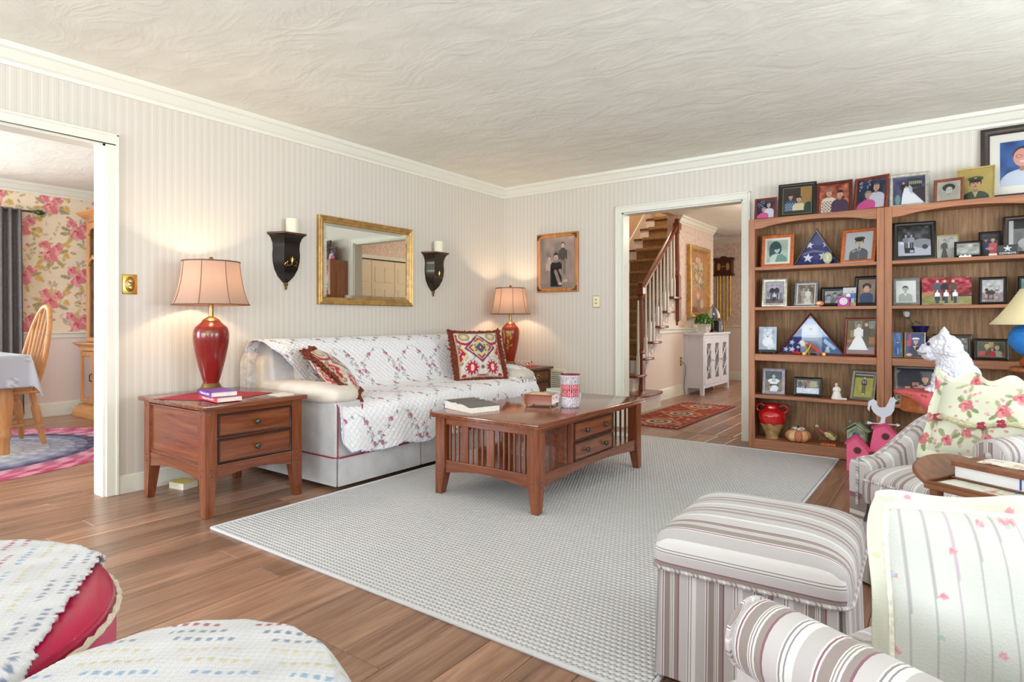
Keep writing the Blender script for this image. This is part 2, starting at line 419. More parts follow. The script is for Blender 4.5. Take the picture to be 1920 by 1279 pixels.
struct('baseboard_left', MB().prism([(AX+a,z) for a,z in BB],'y',1.5,BY), mTRIM)
struct('baseboard_back', MB().prism([(BY-a,z) for a,z in BB],'x',AX,-2.6).prism([(BY-a,z) for a,z in BB],'x',-1.365,2.2), mTRIM)
BB2 = [(0,0),(.016,0),(.016,.12),(.008,.14),(0,.145)]
struct('baseboard_dining', MB().prism([(-7.75+a,z) for a,z in BB2],'y',-2.4,2.95).prism([(2.95-a,z) for a,z in BB2],'x',-7.75,-4.07), mTRIM)
struct('baseboard_hall', MB().prism([(-2.992+a,z) for a,z in BB2],'y',6.8,9.41).prism([(10.6-a,z) for a,z in BB2],'x',-4.0,-1.7), mTRIM)
def rail(zc): return [(0,zc-.03),(.012,zc-.03),(.012,zc+.01),(.028,zc+.018),(.028,zc+.032),(0,zc+.036)]
struct('trim_9', MB().prism([(-7.75+a,z) for a,z in rail(.86)],'y',-2.4,2.95), mTRIM)
struct('trim_10', MB().prism([(-2.992+a,z) for a,z in rail(.88)],'y',7.25,9.41).prism([(10.6-a,z) for a,z in rail(.88)],'x',-4.0,-1.7), mTRIM)
# wainscot faces of far hall wall
struct('trim_11', MB().box(-4.0,10.594,.1,-1.7,10.6,.86).box(-3.0,8.0,.9,-2.996,8.0001,.9001), mPANEL)
# window frames of the openings out of view
def winframe(n, ax, w, a0, a1, z0, z1):
    mb = MB()
    def q(a,b,c,d):
        if ax == 'y': mb.box(w-.02,a,b,w+.02,c,d)
        else: mb.box(a,w-.02,b,c,w+.02,d)
    t = .05
    q(a0,z0,a0+t,z1); q(a1-t,z0,a1,z1); q(a0+t,z0,a1-t,z0+t); q(a0+t,z1-t,a1-t,z1); q(a0+t,(z0+z1)/2-.02,a1-t,(z0+z1)/2+.02)
    struct(n, mb, mTRIM, smooth=0)
winframe('window_1','y',2.26,-1.4,.3,.7,2.2); winframe('window_2','y',2.26,1.65,3.55,.7,2.2)
winframe('window_3','x',-2.54,-3.7,-1.5,.55,2.25); winframe('window_4','x',-2.54,-.3,1.5,.55,2.25)
winframe('window_5','y',-7.81,0.0,1.72,.75,2.1)
# ================================================================ raster painter for printed pictures and cloth
class Cv:
    def __init__(s, nx, ny, asp, bg):
        s.nx, s.ny, s.H = nx, ny, asp
        s.X, s.Y = np.meshgrid(np.linspace(0,1,nx), np.linspace(0,asp,ny))
        s.c = np.empty((ny,nx,3)); s.c[:] = bg
    def E(s, cx, cy, rx, ry, col, rot=0):
        dx, dy = s.X-cx, s.Y-cy
        if rot: dx, dy = dx*math.cos(rot)+dy*math.sin(rot), -dx*math.sin(rot)+dy*math.cos(rot)
        s.c[(dx/rx)**2+(dy/ry)**2 < 1] = col
    def B(s, x0, y0, x1, y1, col): s.c[(s.X >= x0)&(s.X <= x1)&(s.Y >= y0)&(s.Y <= y1)] = col
    def D(s, cx, cy, rx, ry, col): s.c[np.abs(s.X-cx)/rx+np.abs(s.Y-cy)/ry < 1] = col
    def P(s, pts, col):
        m = np.zeros(s.X.shape, bool); n = len(pts)
        for i in range(n):
            (x1,y1),(x2,y2) = pts[i], pts[(i+1)%n]
            if y1 == y2: continue
            m ^= ((y1 > s.Y) != (y2 > s.Y)) & (s.X < (x2-x1)*(s.Y-y1)/(y2-y1)+x1)
        s.c[m] = col
    def L(s, pts, w, col):
        for (x1,y1),(x2,y2) in zip(pts[:-1], pts[1:]):
            d2 = (x2-x1)**2+(y2-y1)**2+1e-12
            t = np.clip(((s.X-x1)*(x2-x1)+(s.Y-y1)*(y2-y1))/d2, 0, 1)
            s.c[np.hypot(s.X-x1-t*(x2-x1), s.Y-y1-t*(y2-y1)) < w] = col
    def N(s, amp, k, seed=0):
        g = np.random.RandomState(seed); a = g.randn(k+2, k+2)
        u = s.X*k; v = np.clip(s.Y/s.H*k, 0, k); i = np.minimum(u.astype(int), k); j = np.minimum(v.astype(int), k); fu = u-i; fv = v-j
        fu = fu*fu*(3-2*fu); fv = fv*fv*(3-2*fv)
        q = (a[j,i]*(1-fu)+a[j,i+1]*fu)*(1-fv)+(a[j+1,i]*(1-fu)+a[j+1,i+1]*fu)*fv
        s.c = np.clip(s.c+amp*q[...,None], 0, 255)
    def star(s, cx, cy, r, col, rot=0):
        s.P([(cx+(r if i%2 == 0 else r*.4)*math.sin(rot+i*PI/5), cy+(r if i%2 == 0 else r*.4)*math.cos(rot+i*PI/5)) for i in range(10)], col)
    def bust(s, cx, cy, k, skin, hair, cloth, long=0, cap=None, bald=0, col2=None, dress=None):
        sh = np.array(skin)*.8
        s.E(cx, cy-2.75*k, 2.0*k, 1.45*k, cloth); s.B(cx-2.0*k, cy-9*k, cx+2.0*k, cy-2.75*k, cloth)
        if col2: s.P([(cx-.5*k,cy-1.25*k),(cx+.5*k,cy-1.25*k),(cx,cy-2.6*k)], col2)
        if long: s.E(cx, cy-.35*k, 1.12*k, 1.5*k, hair)
        s.B(cx-.3*k, cy-1.5*k, cx+.3*k, cy-.5*k, sh)
        if not bald: s.E(cx, cy+.28*k, .9*k, .98*k, hair)
        s.E(cx, cy, .72*k, .98*k, skin)
        if not bald: s.P([(cx-.75*k,cy+.45*k),(cx+.75*k,cy+.45*k),(cx+.6*k,cy+1.05*k),(cx-.6*k,cy+1.05*k)], hair)
        for e in (-.3,.3): s.E(cx+e*k, cy+.1*k, .12*k, .09*k, (60,45,40))
        s.E(cx, cy-.15*k, .09*k, .2*k, sh); s.E(cx, cy-.5*k, .3*k, .1*k, (170,80,80))
        if cap is not None:
            s.E(cx, cy+.95*k, 1.15*k, .45*k, cap); s.P([(cx-.85*k,cy+.45*k),(cx+.85*k,cy+.45*k),(cx+.95*k,cy+.9*k),(cx-.95*k,cy+.9*k)], np.array(cap)*.75)
            s.E(cx, cy+.45*k, .85*k, .18*k, np.array(cap)*.4)
    def fig(s, cx, y0, h, skin, hair, top, bot, gown=0):
        k = h/14.
        if gown: s.P([(cx-.8*k,y0+8*k),(cx+.8*k,y0+8*k),(cx+gown*k,y0),(cx-gown*k,y0)], bot)
        else:
            s.B(cx-1.3*k, y0, cx-.15*k, y0+6.8*k, bot); s.B(cx+.15*k, y0, cx+1.3*k, y0+6.8*k, bot)
        s.E(cx, y0+9.2*k, 1.75*k, 2.6*k, top); s.B(cx-2.1*k, y0+6.8*k, cx-1.4*k, y0+10.6*k, top); s.B(cx+1.4*k, y0+6.8*k, cx+2.1*k, y0+10.6*k, top)
        s.E(cx, y0+13.15*k, .95*k, 1.05*k, hair); s.E(cx, y0+12.75*k, .8*k, 1.0*k, skin)
    def bw(s, tint=(255,255,255), f=1.):
        g = (s.c @ np.array([.3,.59,.11]))[...,None]/255.
        s.c = np.clip(g*np.array(tint)*f+s.c*(1-f)*0, 0, 255)
SK = (222,176,150); SK2 = (232,196,172)
def rose(c, x, y, r, seed=0, cols=((222,156,156),(208,120,126),(190,82,96),(228,172,168))):
    g = random.Random(seed)
    for i in range(6):
        a = i*PI/3+g.random(); c.E(x+.55*r*math.cos(a), y+.55*r*math.sin(a), .62*r, .5*r, cols[i%2], a)
    for i in range(4):
        a = i*PI/2+g.random(); c.E(x+.28*r*math.cos(a), y+.28*r*math.sin(a), .42*r, .3*r, cols[(i+1)%3], a)
    c.E(x, y, .25*r, .22*r, cols[2]); c.E(x+.08*r, y+.05*r, .1*r, .1*r, cols[3])
def leaf(c, x, y, r, a, col=(150,160,110)): c.E(x, y, r, .42*r, col, a); c.E(x, y, r*.9, .05*r, np.array(col)*.8, a)

# ================================================================ framed photographs
FM = {}
def fmat(key):
    if key in FM: return FM[key]
    d = dict(cherry=((118,42,24),.25,0), darkcherry=((84,30,24),.25,0), black=((26,25,26),.3,0), orange=((192,98,44),.3,0), gold=((206,178,104),.35,.6),
             silver=((196,192,180),.35,.55), grey=((120,124,122),.4,.1), brown=((64,42,32),.35,0), walnut=((128,66,40),.35,0), bluegrey=((112,122,132),.4,.2),
             lilac=((166,156,172),.4,.1), pewter=((128,124,104),.35,.5), espresso=((52,40,34),.35,0))[key]
    m = M('frame_'+key, d[0], d[1], d[2], var=.12, vs=30, coat=.2); FM[key] = m; return m
mMAT = M('mount_board', (234,230,220), .7); mMATG = M('mount_gilt', (190,160,90), .4, .4)
mBACK = M('frame_backing', (60,50,42), .8)
def loop_frame(w, h, rings):     # rings: (inset, y)
    mb = MB(); v = []
    for i, y in rings: v += [(-w/2+i,y,i),(w/2-i,y,i),(w/2-i,y,h-i),(-w/2+i,y,h-i)]
    f = []
    for k in range(len(rings)-1):
        for j in range(4): f.append((4*k+j,4*k+(j+1)%4,4*k+4+(j+1)%4,4*k+4+j))
    return mb.add(v, f)
def print_plane(w, h, x0, z0, y, cv):
    P = np.zeros((cv.ny,cv.nx,3)); P[...,0] = x0+cv.X*w; P[...,1] = y; P[...,2] = z0+cv.Y/cv.H*h
    return MB().grid(P)
def photo_frame(label, x, y, z, w, h, mk, painter, bw=.02, mat=0, yaw=0, lean=10, d=.018, res=46, group=None, name='framed_photo', seed=1, matm=None, parent_rot=None):
    ln = R(lean)
    t = thing(name, label, 'picture frame', (x,y,z+d*math.sin(ln)+.0005), yaw, group, rx=-ln)
    fm = fmat(mk) if isinstance(mk, str) else mk
    obj('frame', loop_frame(w,h,[(0.002,d),(0,d*.85),(0,d*.3),(.003,d*.12),(bw*.4,0),(bw*.62,d*.16),(bw*.86,d*.2),(bw,d*.42),(bw,d*.8)]), fm, t, smooth=20)
    obj('backing', MB().box(-w/2+bw*.5,d*.8,bw*.5,w/2-bw*.5,d*.95,h-bw*.5), mBACK, t, smooth=0)
    iw, ih = w-2*bw, h-2*bw
    if mat:
        obj('mount', loop_frame(iw,ih,[(0,d*.62),(mat-.001,d*.62),(mat,d*.7)]).xf(Matrix.Translation((0,0,bw))), matm or mMAT, t, smooth=0)
    pw, ph = iw-2*mat, ih-2*mat
    nx = max(12, int(res*min(1, pw/ph))); ny = max(12, int(nx*ph/pw))
    cv = Cv(nx*2, ny*2, ph/pw, (200,200,200)); painter(cv)
    obj('photo', print_plane(pw,ph,-pw/2,bw+mat,d*.7,cv), mPHOTO, t, col=cv.c, smooth=0, fix=False)
    obj('glass_pane', MB().add([(-iw/2,d*.5,bw),(iw/2,d*.5,bw),(iw/2,d*.5,bw+ih),(-iw/2,d*.5,bw+ih)],[(0,1,2,3)]), mGLASS, t, smooth=0, fix=False)
    return t

# ================================================================ bookcases
BF = 4.975; SH = dict(top=1.812, r1=1.436, r2=1.121, r3=.753, r4=.432, r5=.085)
def bookcase(x0, x1, label):
    t = thing('bookcase', label, 'bookcase', ((x0+x1)/2, BF, 0), 0, 'oak bookcases along the back wall')
    w = (x1-x0)/2; D = .278
    for s in (-1,1): obj('side_panel', MB().box(*sorted((s*w,s*(w-.02)))[:1],.02,0,sorted((s*w,s*(w-.02)))[1],D,SH['top']-.01), mOAKZ, t, bevel=.002, seg=1)
    for s in (-1,1):
        a, b = sorted((s*w, s*(w-.046))); obj('stile', MB().box(a,0,0,b,.02,SH['top']), mOAKZ, t, bevel=.003, seg=1)
    obj('back_panel', MB().box(-w+.02,D-.012,.03,w-.02,D,SH['top']-.02), mOAKB, t, smooth=0)
    obj('top_board', MB().box(-w+.001,.021,SH['top']-.022,w-.001,D,SH['top']), mOAKX, t, bevel=.002, seg=1)
    iw = w-.046; n = 16      # arched top rail
    pts = [(-iw,SH['top']),(-iw,1.735)]+[(-iw+2*iw*i/n, 1.738+.038*math.sin(PI*min(1,max(0,(i/n-.08)/.84)))**.6) for i in range(1,n)]+[(iw,1.735),(iw,SH['top'])]
    obj('top_rail', MB().prism(pts,'y',0,.02), mOAKX, t, bevel=.002, seg=1)
    for k, th in (('r1',.026),('r2',.024),('r4',.026)):
        obj('shelf', MB().box(-w+.021,.006,SH[k]-th,w-.021,D-.013,SH[k]), mOAKX, t, bevel=.004, seg=2)
    obj('shelf', MB().box(-w+.021,.021,SH['r3']-.03,w-.021,D-.013,SH['r3']), mOAKX, t, smooth=0)
    obj('middle_rail', MB().box(-iw,0,SH['r3']-.052,iw,.02,SH['r3']), mOAKX, t, bevel=.003, seg=1)
    obj('shelf', MB().box(-w+.021,.021,SH['r5']-.03,w-.021,D-.013,SH['r5']), mOAKX, t, smooth=0)
    obj('bottom_rail', MB().box(-iw,0,.004,iw,.02,SH['r5']), mOAKX, t, bevel=.003, seg=1)
    return t
bookcase(-1.306, -.3885, 'tall oak bookcase beside the doorway with a red jar on its bottom shelf')
bookcase(-.3875, .53, 'tall oak bookcase on the right, partly hidden behind the white dog statue')

# ---- pictures: painters
def couple(c):
    c.c[:] = (46,62,92); c.N(22,6,3)
    for i in range(26): c.E(.05+.4*rnd.random(), .75+.5*rnd.random(), .035,.03,(150,160,190) if i%3 else (30,50,40))
    H = c.H; c.bust(.68,H*.72,.15,SK,(120,110,104),(214,214,224),bald=1); c.E(.68,H*.72+.13,.11,.05,(110,100,96))
    c.bust(.4,H*.48,.14,SK,(150,146,140),(220,92,158)); c.E(.3,.02,.3,.3,(220,92,158))
def boywoman(c):
    H = c.H; c.c[:] = (70,62,60); c.N(10,4,2); c.P([(.62,H*.25),(.98,H*.3),(1,H),(.62,H)],(176,140,80))
    for i in range(7): c.L([(.64+.05*i,H*.3),(.64+.05*i,H)],.006,(146,112,60))
    c.bust(.27,H*.66,.1,SK,(50,36,30),(60,86,120))
    for i in range(8):
        for j in range(8):
            if (i+j)%2: c.B(.07+.05*i,.1+.05*j,.12+.05*i,.15+.05*j,(150,170,190)) if .15+.05*j < H*.45 else None
    c.bust(.56,H*.55,.115,SK,(60,40,32),(222,210,176)); c.B(.05,0,.95,H*.12,(52,54,50)); c.E(.9,.2,.16,.25,(50,70,66))
def vests(c):
    H = c.H; c.c[:] = (176,92,64); c.N(26,10,5)
    c.bust(.33,H*.7,.125,SK,(140,124,112),(226,216,200)); 
    for i in range(9):
        for j in range(9):
            if (i+j)%2: c.D(.12+.055*i,.06+.06*j,.03,.034,(110,70,56)) if .06+.06*j < H*.42 else None
    c.bust(.7,H*.62,.14,SK,(58,34,26),(78,54,84))
def wed_aisle(c):
    H = c.H; c.c[:] = (84,84,120); c.N(12,5,4); c.P([(.55,H*.1),(1,0),(1,H*.62),(.6,H*.55)],(58,50,60))
    c.B(.45,H*.6,.9,H*.92,(40,56,48))
    for i in range(7): c.E(.52+.06*i,H*.78,.018,.07,(206,190,170)); c.E(.48+.07*i,H*.86,.04,.03,(50,80,56))
    c.fig(.33,.28,.62,SK,(50,36,30),(36,34,40),(34,34,40)); c.P([(.36,H*.62),(.48,H*.6),(.98,.02),(.26,.02),(.3,H*.38)],(238,238,242))
    c.E(.45,H*.66,.06,.075,SK); c.E(.47,H*.7,.07,.06,(60,40,36)); c.P([(.5,H*.74),(.6,H*.6),(.62,H*.35),(.5,H*.5)],(190,200,216)); c.E(.15,.2,.08,.2,(120,160,150))
def oval_woman(c):
    H = c.H; c.c[:] = (206,200,184); c.E(.5,H*.5,.44,H*.48,(190,184,170)); c.bust(.5,H*.55,.2,(214,206,194),(62,54,48),(198,190,176)); c.E(.5,H*.68,.27,.2,(64,56,50)); c.E(.52,H*.54,.14,.18,(216,206,194))
    for e in (.46,.58): c.E(e,H*.57,.02,.014,(70,60,54))
    c.bw((255,248,232))
def soldier_col(c):
    H = c.H; c.c[:] = (206,184,112); c.N(6,4,3); c.bust(.5,H*.52,.2,(222,180,140),(80,60,40),(74,92,72),cap=(78,88,62),col2=(206,196,150)); c.E(.5,H*.7,.04,.03,(214,190,110))
def glasses_man(c):
    H = c.H; c.c[:] = (40,84,150); c.N(20,4,6); c.bust(.52,H*.62,.26,(226,160,140),(50,44,44),(206,212,224)); c.E(.5,H*.62,.2,.26,(228,164,146))
    for e in (-.09,.09): c.E(.52+e,H*.65,.075,.05,(120,90,84)); c.E(.52+e,H*.65,.06,.038,(214,170,158))
    c.E(.52,H*.53,.08,.03,(236,220,214))
def teal_woman(c):
    H = c.H; c.c[:] = (178,192,176); c.N(10,3,8); c.E(.4,H*.6,.3,.42,(46,84,90)); c.E(.26,H*.42,.16,.3,(60,98,102)); c.bust(.48,H*.56,.17,(206,218,206),(44,80,86),(206,216,206)); c.E(.4,H*.72,.24,.18,(40,76,84)); c.P([(.4,0),(.95,0),(.95,.2),(.72,.42),(.5,.36)],(120,160,150))
    c.E(.2,H*.93,.04,.04,(190,200,180)); c.E(.36,.2,.07,.09,(210,214,196))
def soldier_bw(c):
    H = c.H; c.c[:] = (196,196,198); c.bust(.52,H*.62,.17,(214,196,172),(60,56,52),(104,106,110),cap=(60,62,62),col2=(190,190,186)); c.L([(.34,H*.42),(.3,H*.28),(.42,H*.34)],.012,(210,210,208)); c.E(.52,H*.34,.015,.2,(70,70,74))
    for j in range(4): c.E(.52,.1+.1*j,.018,.018,(210,206,190))
def men_car(c):
    H = c.H; c.c[:] = (196,196,204); c.B(0,H*.5,1,H,(54,48,60)); c.N(34,9,5); c.P([(0,0),(1,0),(1,H*.3),(.5,H*.42),(0,H*.3)],(198,198,206)); c.E(.74,H*.42,.3,.18,(150,152,162)); c.E(.82,H*.3,.09,.09,(60,58,66))
    c.fig(.25,H*.2,.6,(190,186,186),(70,66,70),(140,140,152),(50,48,56)); c.fig(.42,H*.2,.6,(190,186,186),(90,86,90),(164,164,172),(44,42,50)); c.B(.2,H*.1,.5,H*.28,(36,34,44)); c.B(.36,H*.12,.48,H*.2,(200,200,206)); c.bw((238,240,255))
def two_old(c):
    H = c.H; c.c[:] = (190,190,186); c.N(14,4,1); c.fig(.34,.02,H*.82,(190,186,180),(60,58,56),(90,90,92),(84,84,88),gown=2.2); c.fig(.68,.02,H*.88,(200,196,190),(80,76,74),(210,208,204),(190,188,184)); c.bw((250,248,240))
def misty(c): c.c[:] = (176,178,172); c.N(20,5,9); c.E(.3,.2,.14,.1,(206,206,202)); c.B(0,0,1,.1,(150,150,140)); c.bw((250,250,240))
def hug(c):
    H = c.H; c.c[:] = (50,46,56); c.N(20,5,4); c.bust(.28,H*.72,.13,(206,156,140),(190,160,110),(44,60,110),cap=(60,60,70)); c.bust(.7,H*.68,.13,(214,180,160),(210,196,160),(226,96,110)); c.E(.5,H*.3,.26,.1,(212,186,180)); c.B(.1,0,.5,H*.2,(40,50,60))
def bigbw(c):
    H = c.H; c.c[:] = (140,142,144); c.N(26,4,2); c.B(.1,H*.72,1,H,(36,38,42)); c.bust(.62,H*.6,.15,(190,190,190),(40,40,42),(176,178,180),cap=(60,62,66)); c.E(.52,H*.25,.3,.2,(186,188,190)); c.B(0,0,.12,H,(200,202,204)); c.bw()
def fam_bw(c):
    H = c.H; c.c[:] = (186,182,192); c.B(0,0,1,H*.2,(120,100,110)); c.N(8,5,2)
    c.fig(.36,.18,H*.72,(200,190,190),(40,36,44),(44,40,54),(40,38,50)); c.fig(.62,.18,H*.74,(200,190,190),(50,46,54),(52,48,62),(44,42,56)); c.fig(.5,.1,H*.46,(206,200,200),(90,80,86),(222,220,226),(70,66,80)); c.B(.05,H*.3,.22,H*.6,(140,132,146)); c.B(.8,H*.2,.95,H*.5,(130,124,138))
def wed_bw(c):
    H = c.H; c.c[:] = (132,116,106); c.N(24,6,6); c.fig(.34,.0,H*.86,(186,168,150),(50,40,36),(176,170,160),(168,160,150)); c.fig(.62,-.05,H*.86,(196,176,158),(44,36,34),(222,218,210),(216,212,204),gown=3.2); c.E(.86,H*.9,.06,.06,(190,170,100)); c.E(.56,.25,.2,.14,(206,200,190))
def crowd_bw(c):
    H = c.H; c.c[:] = (150,150,152); c.N(30,8,4)
    for i, x in enumerate((.16,.38,.56,.76,.9)): c.bust(x,H*(.5+.14*(i%2)),.085,(196,186,182),(50,46,46),(110,106,110) if i%2 else (190,186,188))
    c.bw((248,244,250))
def woman_grey(c):
    H = c.H; c.c[:] = (156,134,116); c.N(6,3,3); c.bust(.5,H*.6,.19,SK,(58,44,36),(44,70,110)); c.E(.5,H*.7,.27,.22,(58,44,36)); c.E(.5,H*.58,.16,.22,SK)
    for e in (-.06,.06): c.E(.5+e,H*.61,.02,.015,(60,40,30))
    c.E(.5,H*.5,.06,.016,(180,80,80))
def pencil_man(c):
    H = c.H; c.c[:] = (226,228,224); c.N(4,4,3); c.bust(.46,H*.62,.19,(196,196,190),(92,92,88),(176,178,172),col2=(236,236,232)); c.bw((250,252,248))
def group6(c):
    H = c.H; c.c[:] = (150,44,56); c.N(34,14,6); c.B(0,0,1,H*.34,(140,134,84)); c.N(12,10,8); c.B(.7,H*.3,1,H*.36,(60,40,50)); c.P([(0,H*.3),(.25,H*.36),(.25,H*.5),(0,H*.45)],(176,120,90))
    for x, cl in ((.32,(70,84,100)),(.47,(40,36,42)),(.64,(84,70,56))): c.fig(x,.1,H*.78,SK,(80,56,44),cl,(50,50,64))
    for x in (.32,.5,.68): c.fig(x,.04,H*.5,SK,(70,50,40),(232,232,238),(50,60,86))
def rider(c):
    H = c.H; c.c[:] = (206,202,204); c.N(6,4,2); c.B(0,0,1,H*.4,(176,160,158)); c.N(16,10,3); c.E(.4,H*.42,.24,.14,(70,52,48)); c.B(.28,H*.1,.33,H*.4,(64,48,44)); c.B(.5,H*.1,.55,H*.4,(64,48,44)); c.E(.22,H*.55,.09,.09,(66,50,46)); c.fig(.46,H*.42,.42,(190,176,170),(60,50,46),(210,206,206),(80,70,70)); c.B(.6,H*.5,.78,H*.54,(50,46,50)); c.B(.05,H*.12,.6,H*.16,(110,80,80))
def edge_fam(c):
    H = c.H; c.c[:] = (120,150,150); c.N(16,4,5); c.B(0,0,1,H*.4,(190,150,130)); c.bust(.3,H*.5,.12,SK,(70,50,40),(210,150,130)); c.bust(.7,H*.6,.13,SK,(60,44,36),(60,80,100))
def dogstand(c):
    H = c.H; c.c[:] = (176,190,206); c.N(14,5,2); c.E(.5,H*.62,.26,.26,(214,220,226)); c.E(.5,H*.36,.3,.3,(226,230,236)); c.E(.34,H*.86,.1,.12,(206,212,220)); c.E(.66,H*.86,.1,.12,(206,212,220)); c.E(.5,H*.6,.05,.04,(90,100,116)); c.E(.4,H*.68,.03,.03,(90,100,116)); c.E(.6,H*.68,.03,.03,(90,100,116)); c.E(.6,H*.16,.1,.16,(210,216,224))
def wed_col(c):
    H = c.H; c.c[:] = (110,88,54); c.N(8,4,4); c.B(0,0,1,H*.2,(150,128,128)); c.B(.02,H*.34,.3,H*.42,(176,116,50)); c.B(.8,H*.3,1,H*.5,(176,116,50)); c.B(.12,H*.5,.34,H*.7,(166,140,86))
    for i in range(6): c.L([(.3+.04*i,H*.78),(.26+.05*i,H*.97)],.008,(170,200,190)); c.L([(.8+.03*i,H*.76),(.78+.04*i,H*.97)],.008,(170,200,190))
    c.fig(.68,H*.14,H*.8,SK,(60,44,34),(82,70,46),(82,70,46)); c.fig(.42,H*.12,H*.8,SK,(70,48,36),(240,238,238),(244,242,244),gown=4.6); c.E(.42,H*.62,.07,.09,(240,238,238))
def sailor(c):
    H = c.H; c.c[:] = (44,70,130); c.N(12,4,2); c.B(.05,H*.45,.3,H*.95,(180,60,70)); c.B(.05,H*.7,.18,H*.95,(60,70,130)); c.bust(.55,H*.66,.17,(224,170,150),(60,44,36),(26,34,58),cap=(240,240,244)); c.P([(.4,H*.46),(.7,H*.46),(.55,H*.3)],(224,190,180)); c.E(.2,.14,.16,.09,(222,170,150))
def bluegirl(c):
    H = c.H; c.c[:] = (70,110,176); c.N(20,4,6); c.fig(.55,.05,H*.66,SK,(60,50,60),(60,96,170),(56,90,160)); c.E(.55,H*.6,.16,.2,(64,54,70)); c.E(.55,H*.6,.1,.12,SK2); c.B(.5,H*.1,.62,H*.36,(170,190,220))
def group_out(c):
    H = c.H; c.c[:] = (120,124,120); c.N(30,12,3); c.B(0,0,1,H*.3,(110,110,90))
    for i, x in enumerate((.2,.34,.48,.62,.78)): c.fig(x,.1,H*.7,SK,(50,40,40),((60,64,80),(210,214,220),(50,60,70),(120,124,130),(150,90,80))[i],(60,60,76))
    for x in (.3,.45,.6): c.fig(x,.03,H*.4,SK,(80,60,50),(226,228,234),(90,100,130))
def couch_fam(c):
    H = c.H; c.c[:] = (70,74,56); c.N(16,6,2); c.B(.4,H*.6,.6,H,(176,150,80)); c.bust(.34,H*.68,.11,SK,(190,180,170),(90,100,72)); c.bust(.72,H*.6,.1,SK,(180,170,160),(150,170,150)); c.bust(.54,H*.5,.07,SK,(90,60,40),(190,44,60)); c.B(.03,.04,.28,.24,(200,60,66)); c.E(.92,.1,.06,.05,(200,50,50))
def kneel(c):
    H = c.H; c.c[:] = (128,124,84); c.N(12,6,3); c.B(0,H*.62,1,H,(60,84,96)); c.N(8,6,4); c.bust(.5,H*.74,.11,(226,210,200),(190,180,170),(236,236,242)); c.E(.5,H*.52,.36,.16,(238,238,244)); c.B(.24,H*.16,.78,H*.36,(46,52,66)); c.E(.55,H*.16,.24,.2,(236,236,242)); c.E(.3,H*.2,.08,.07,(200,150,130))
def santa(c):
    H = c.H; c.c[:] = (130,128,110); c.N(24,8,5); c.B(0,0,1,H*.42,(226,230,244)); c.N(10,14,6); c.fig(.4,H*.36,.4,SK,(200,40,50),(190,46,60),(90,40,50)); c.B(.6,H*.5,.9,H*.9,(180,176,140)); c.E(.16,H*.7,.1,.14,(60,70,80))
def run53(c):
    H = c.H; c.c[:] = (176,168,66); c.N(8,6,3); c.B(0,H*.82,1,H,(60,62,66)); c.B(0,H*.9,1,H*.95,(190,190,186)); c.fig(.52,H*.16,H*.7,SK,(60,44,36),(40,44,66),(96,80,54)); c.E(.52,H*.16,.14,.04,(120,116,50)); c.E(.5,H*.14,.05,.03,(226,226,230))
def fam_dark(c):
    H = c.H; c.c[:] = (44,40,58); c.N(6,4,3); c.bust(.28,H*.38,.1,SK,(70,50,40),(190,196,214)); c.bust(.5,H*.5,.13,(206,150,126),(40,32,30),(230,230,236)); c.E(.5,H*.44,.07,.022,(44,32,28)); c.bust(.76,H*.66,.12,SK,(60,40,36),(200,170,176),long=1)
def three_kids(c):
    H = c.H; c.c[:] = (200,172,160); c.N(14,6,3); c.E(.9,.3,.3,.5,(176,172,178)); c.N(8,9,5); c.B(0,0,1,.12,(186,150,130))
    c.fig(.66,.3,H*.66,(232,214,196),(50,36,32),(110,84,84),(150,130,120)); c.fig(.26,.1,H*.56,(236,220,200),(130,100,84),(226,206,186),(190,160,140)); c.bust(.46,H*.62,.085,(232,214,196),(60,40,34),(48,26,26)); c.B(.36,.42,.58,.5,(48,28,30)); c.B(.38,.64,.54,.67,(180,150,134))
    for a, b in (((.44,.42),(.56,.12)),((.58,.44),(.72,.2))): c.L([a,b],.045,(196,160,138)); c.E(b[0]+.02,b[1]-.02,.06,.035,(226,214,204))
    c.bw((255,222,204)); c.c = np.clip(c.c*1.12,0,255)

# ---- top of the bookcases
PF = photo_frame
PF('small cherry frame, couple in pink and white, leftmost on top of the bookcases',-1.205,5.06,SH['top'],.165,.182,'cherry',couple,.018)
PF('black frame with gold line, boy in plaid beside woman, on top of bookcase',-.978,5.09,SH['top'],.272,.282,'black',boywoman,.032,mat=.004,matm=mMATG,yaw=R(4))
PF('dark cherry frame, couple before an orange backdrop, on top of bookcase',-.727,5.10,SH['top'],.245,.262,'darkcherry',vests,.022,yaw=R(-2))
PF('larger cherry frame turned aside, woman in pink with man, on top of bookcase',-.492,5.09,SH['top'],.232,.262,'cherry',couple,.022,yaw=R(-16))
PF('ornate silver-gilt frame with church wedding photo on top of bookcase',-.249,5.10,SH['top'],.242,.256,'silver',wed_aisle,.026,yaw=R(3))
PF('small walnut frame with oval portrait of a dark-haired woman, on top',-.025,5.04,SH['top'],.168,.17,'walnut',oval_woman,.018,yaw=R(-8))
PF('thin gold frame with colour portrait of a soldier in green cap, on top',.12,5.10,SH['top'],.205,.242,'gold',soldier_col,.009,yaw=R(-8))
PF('large dark brown frame with white mount, man in glasses, at far right top',.375,5.215,SH['top'],.44,.51,'espresso',glasses_man,.05,mat=.055,lean=3,d=.03,res=60)
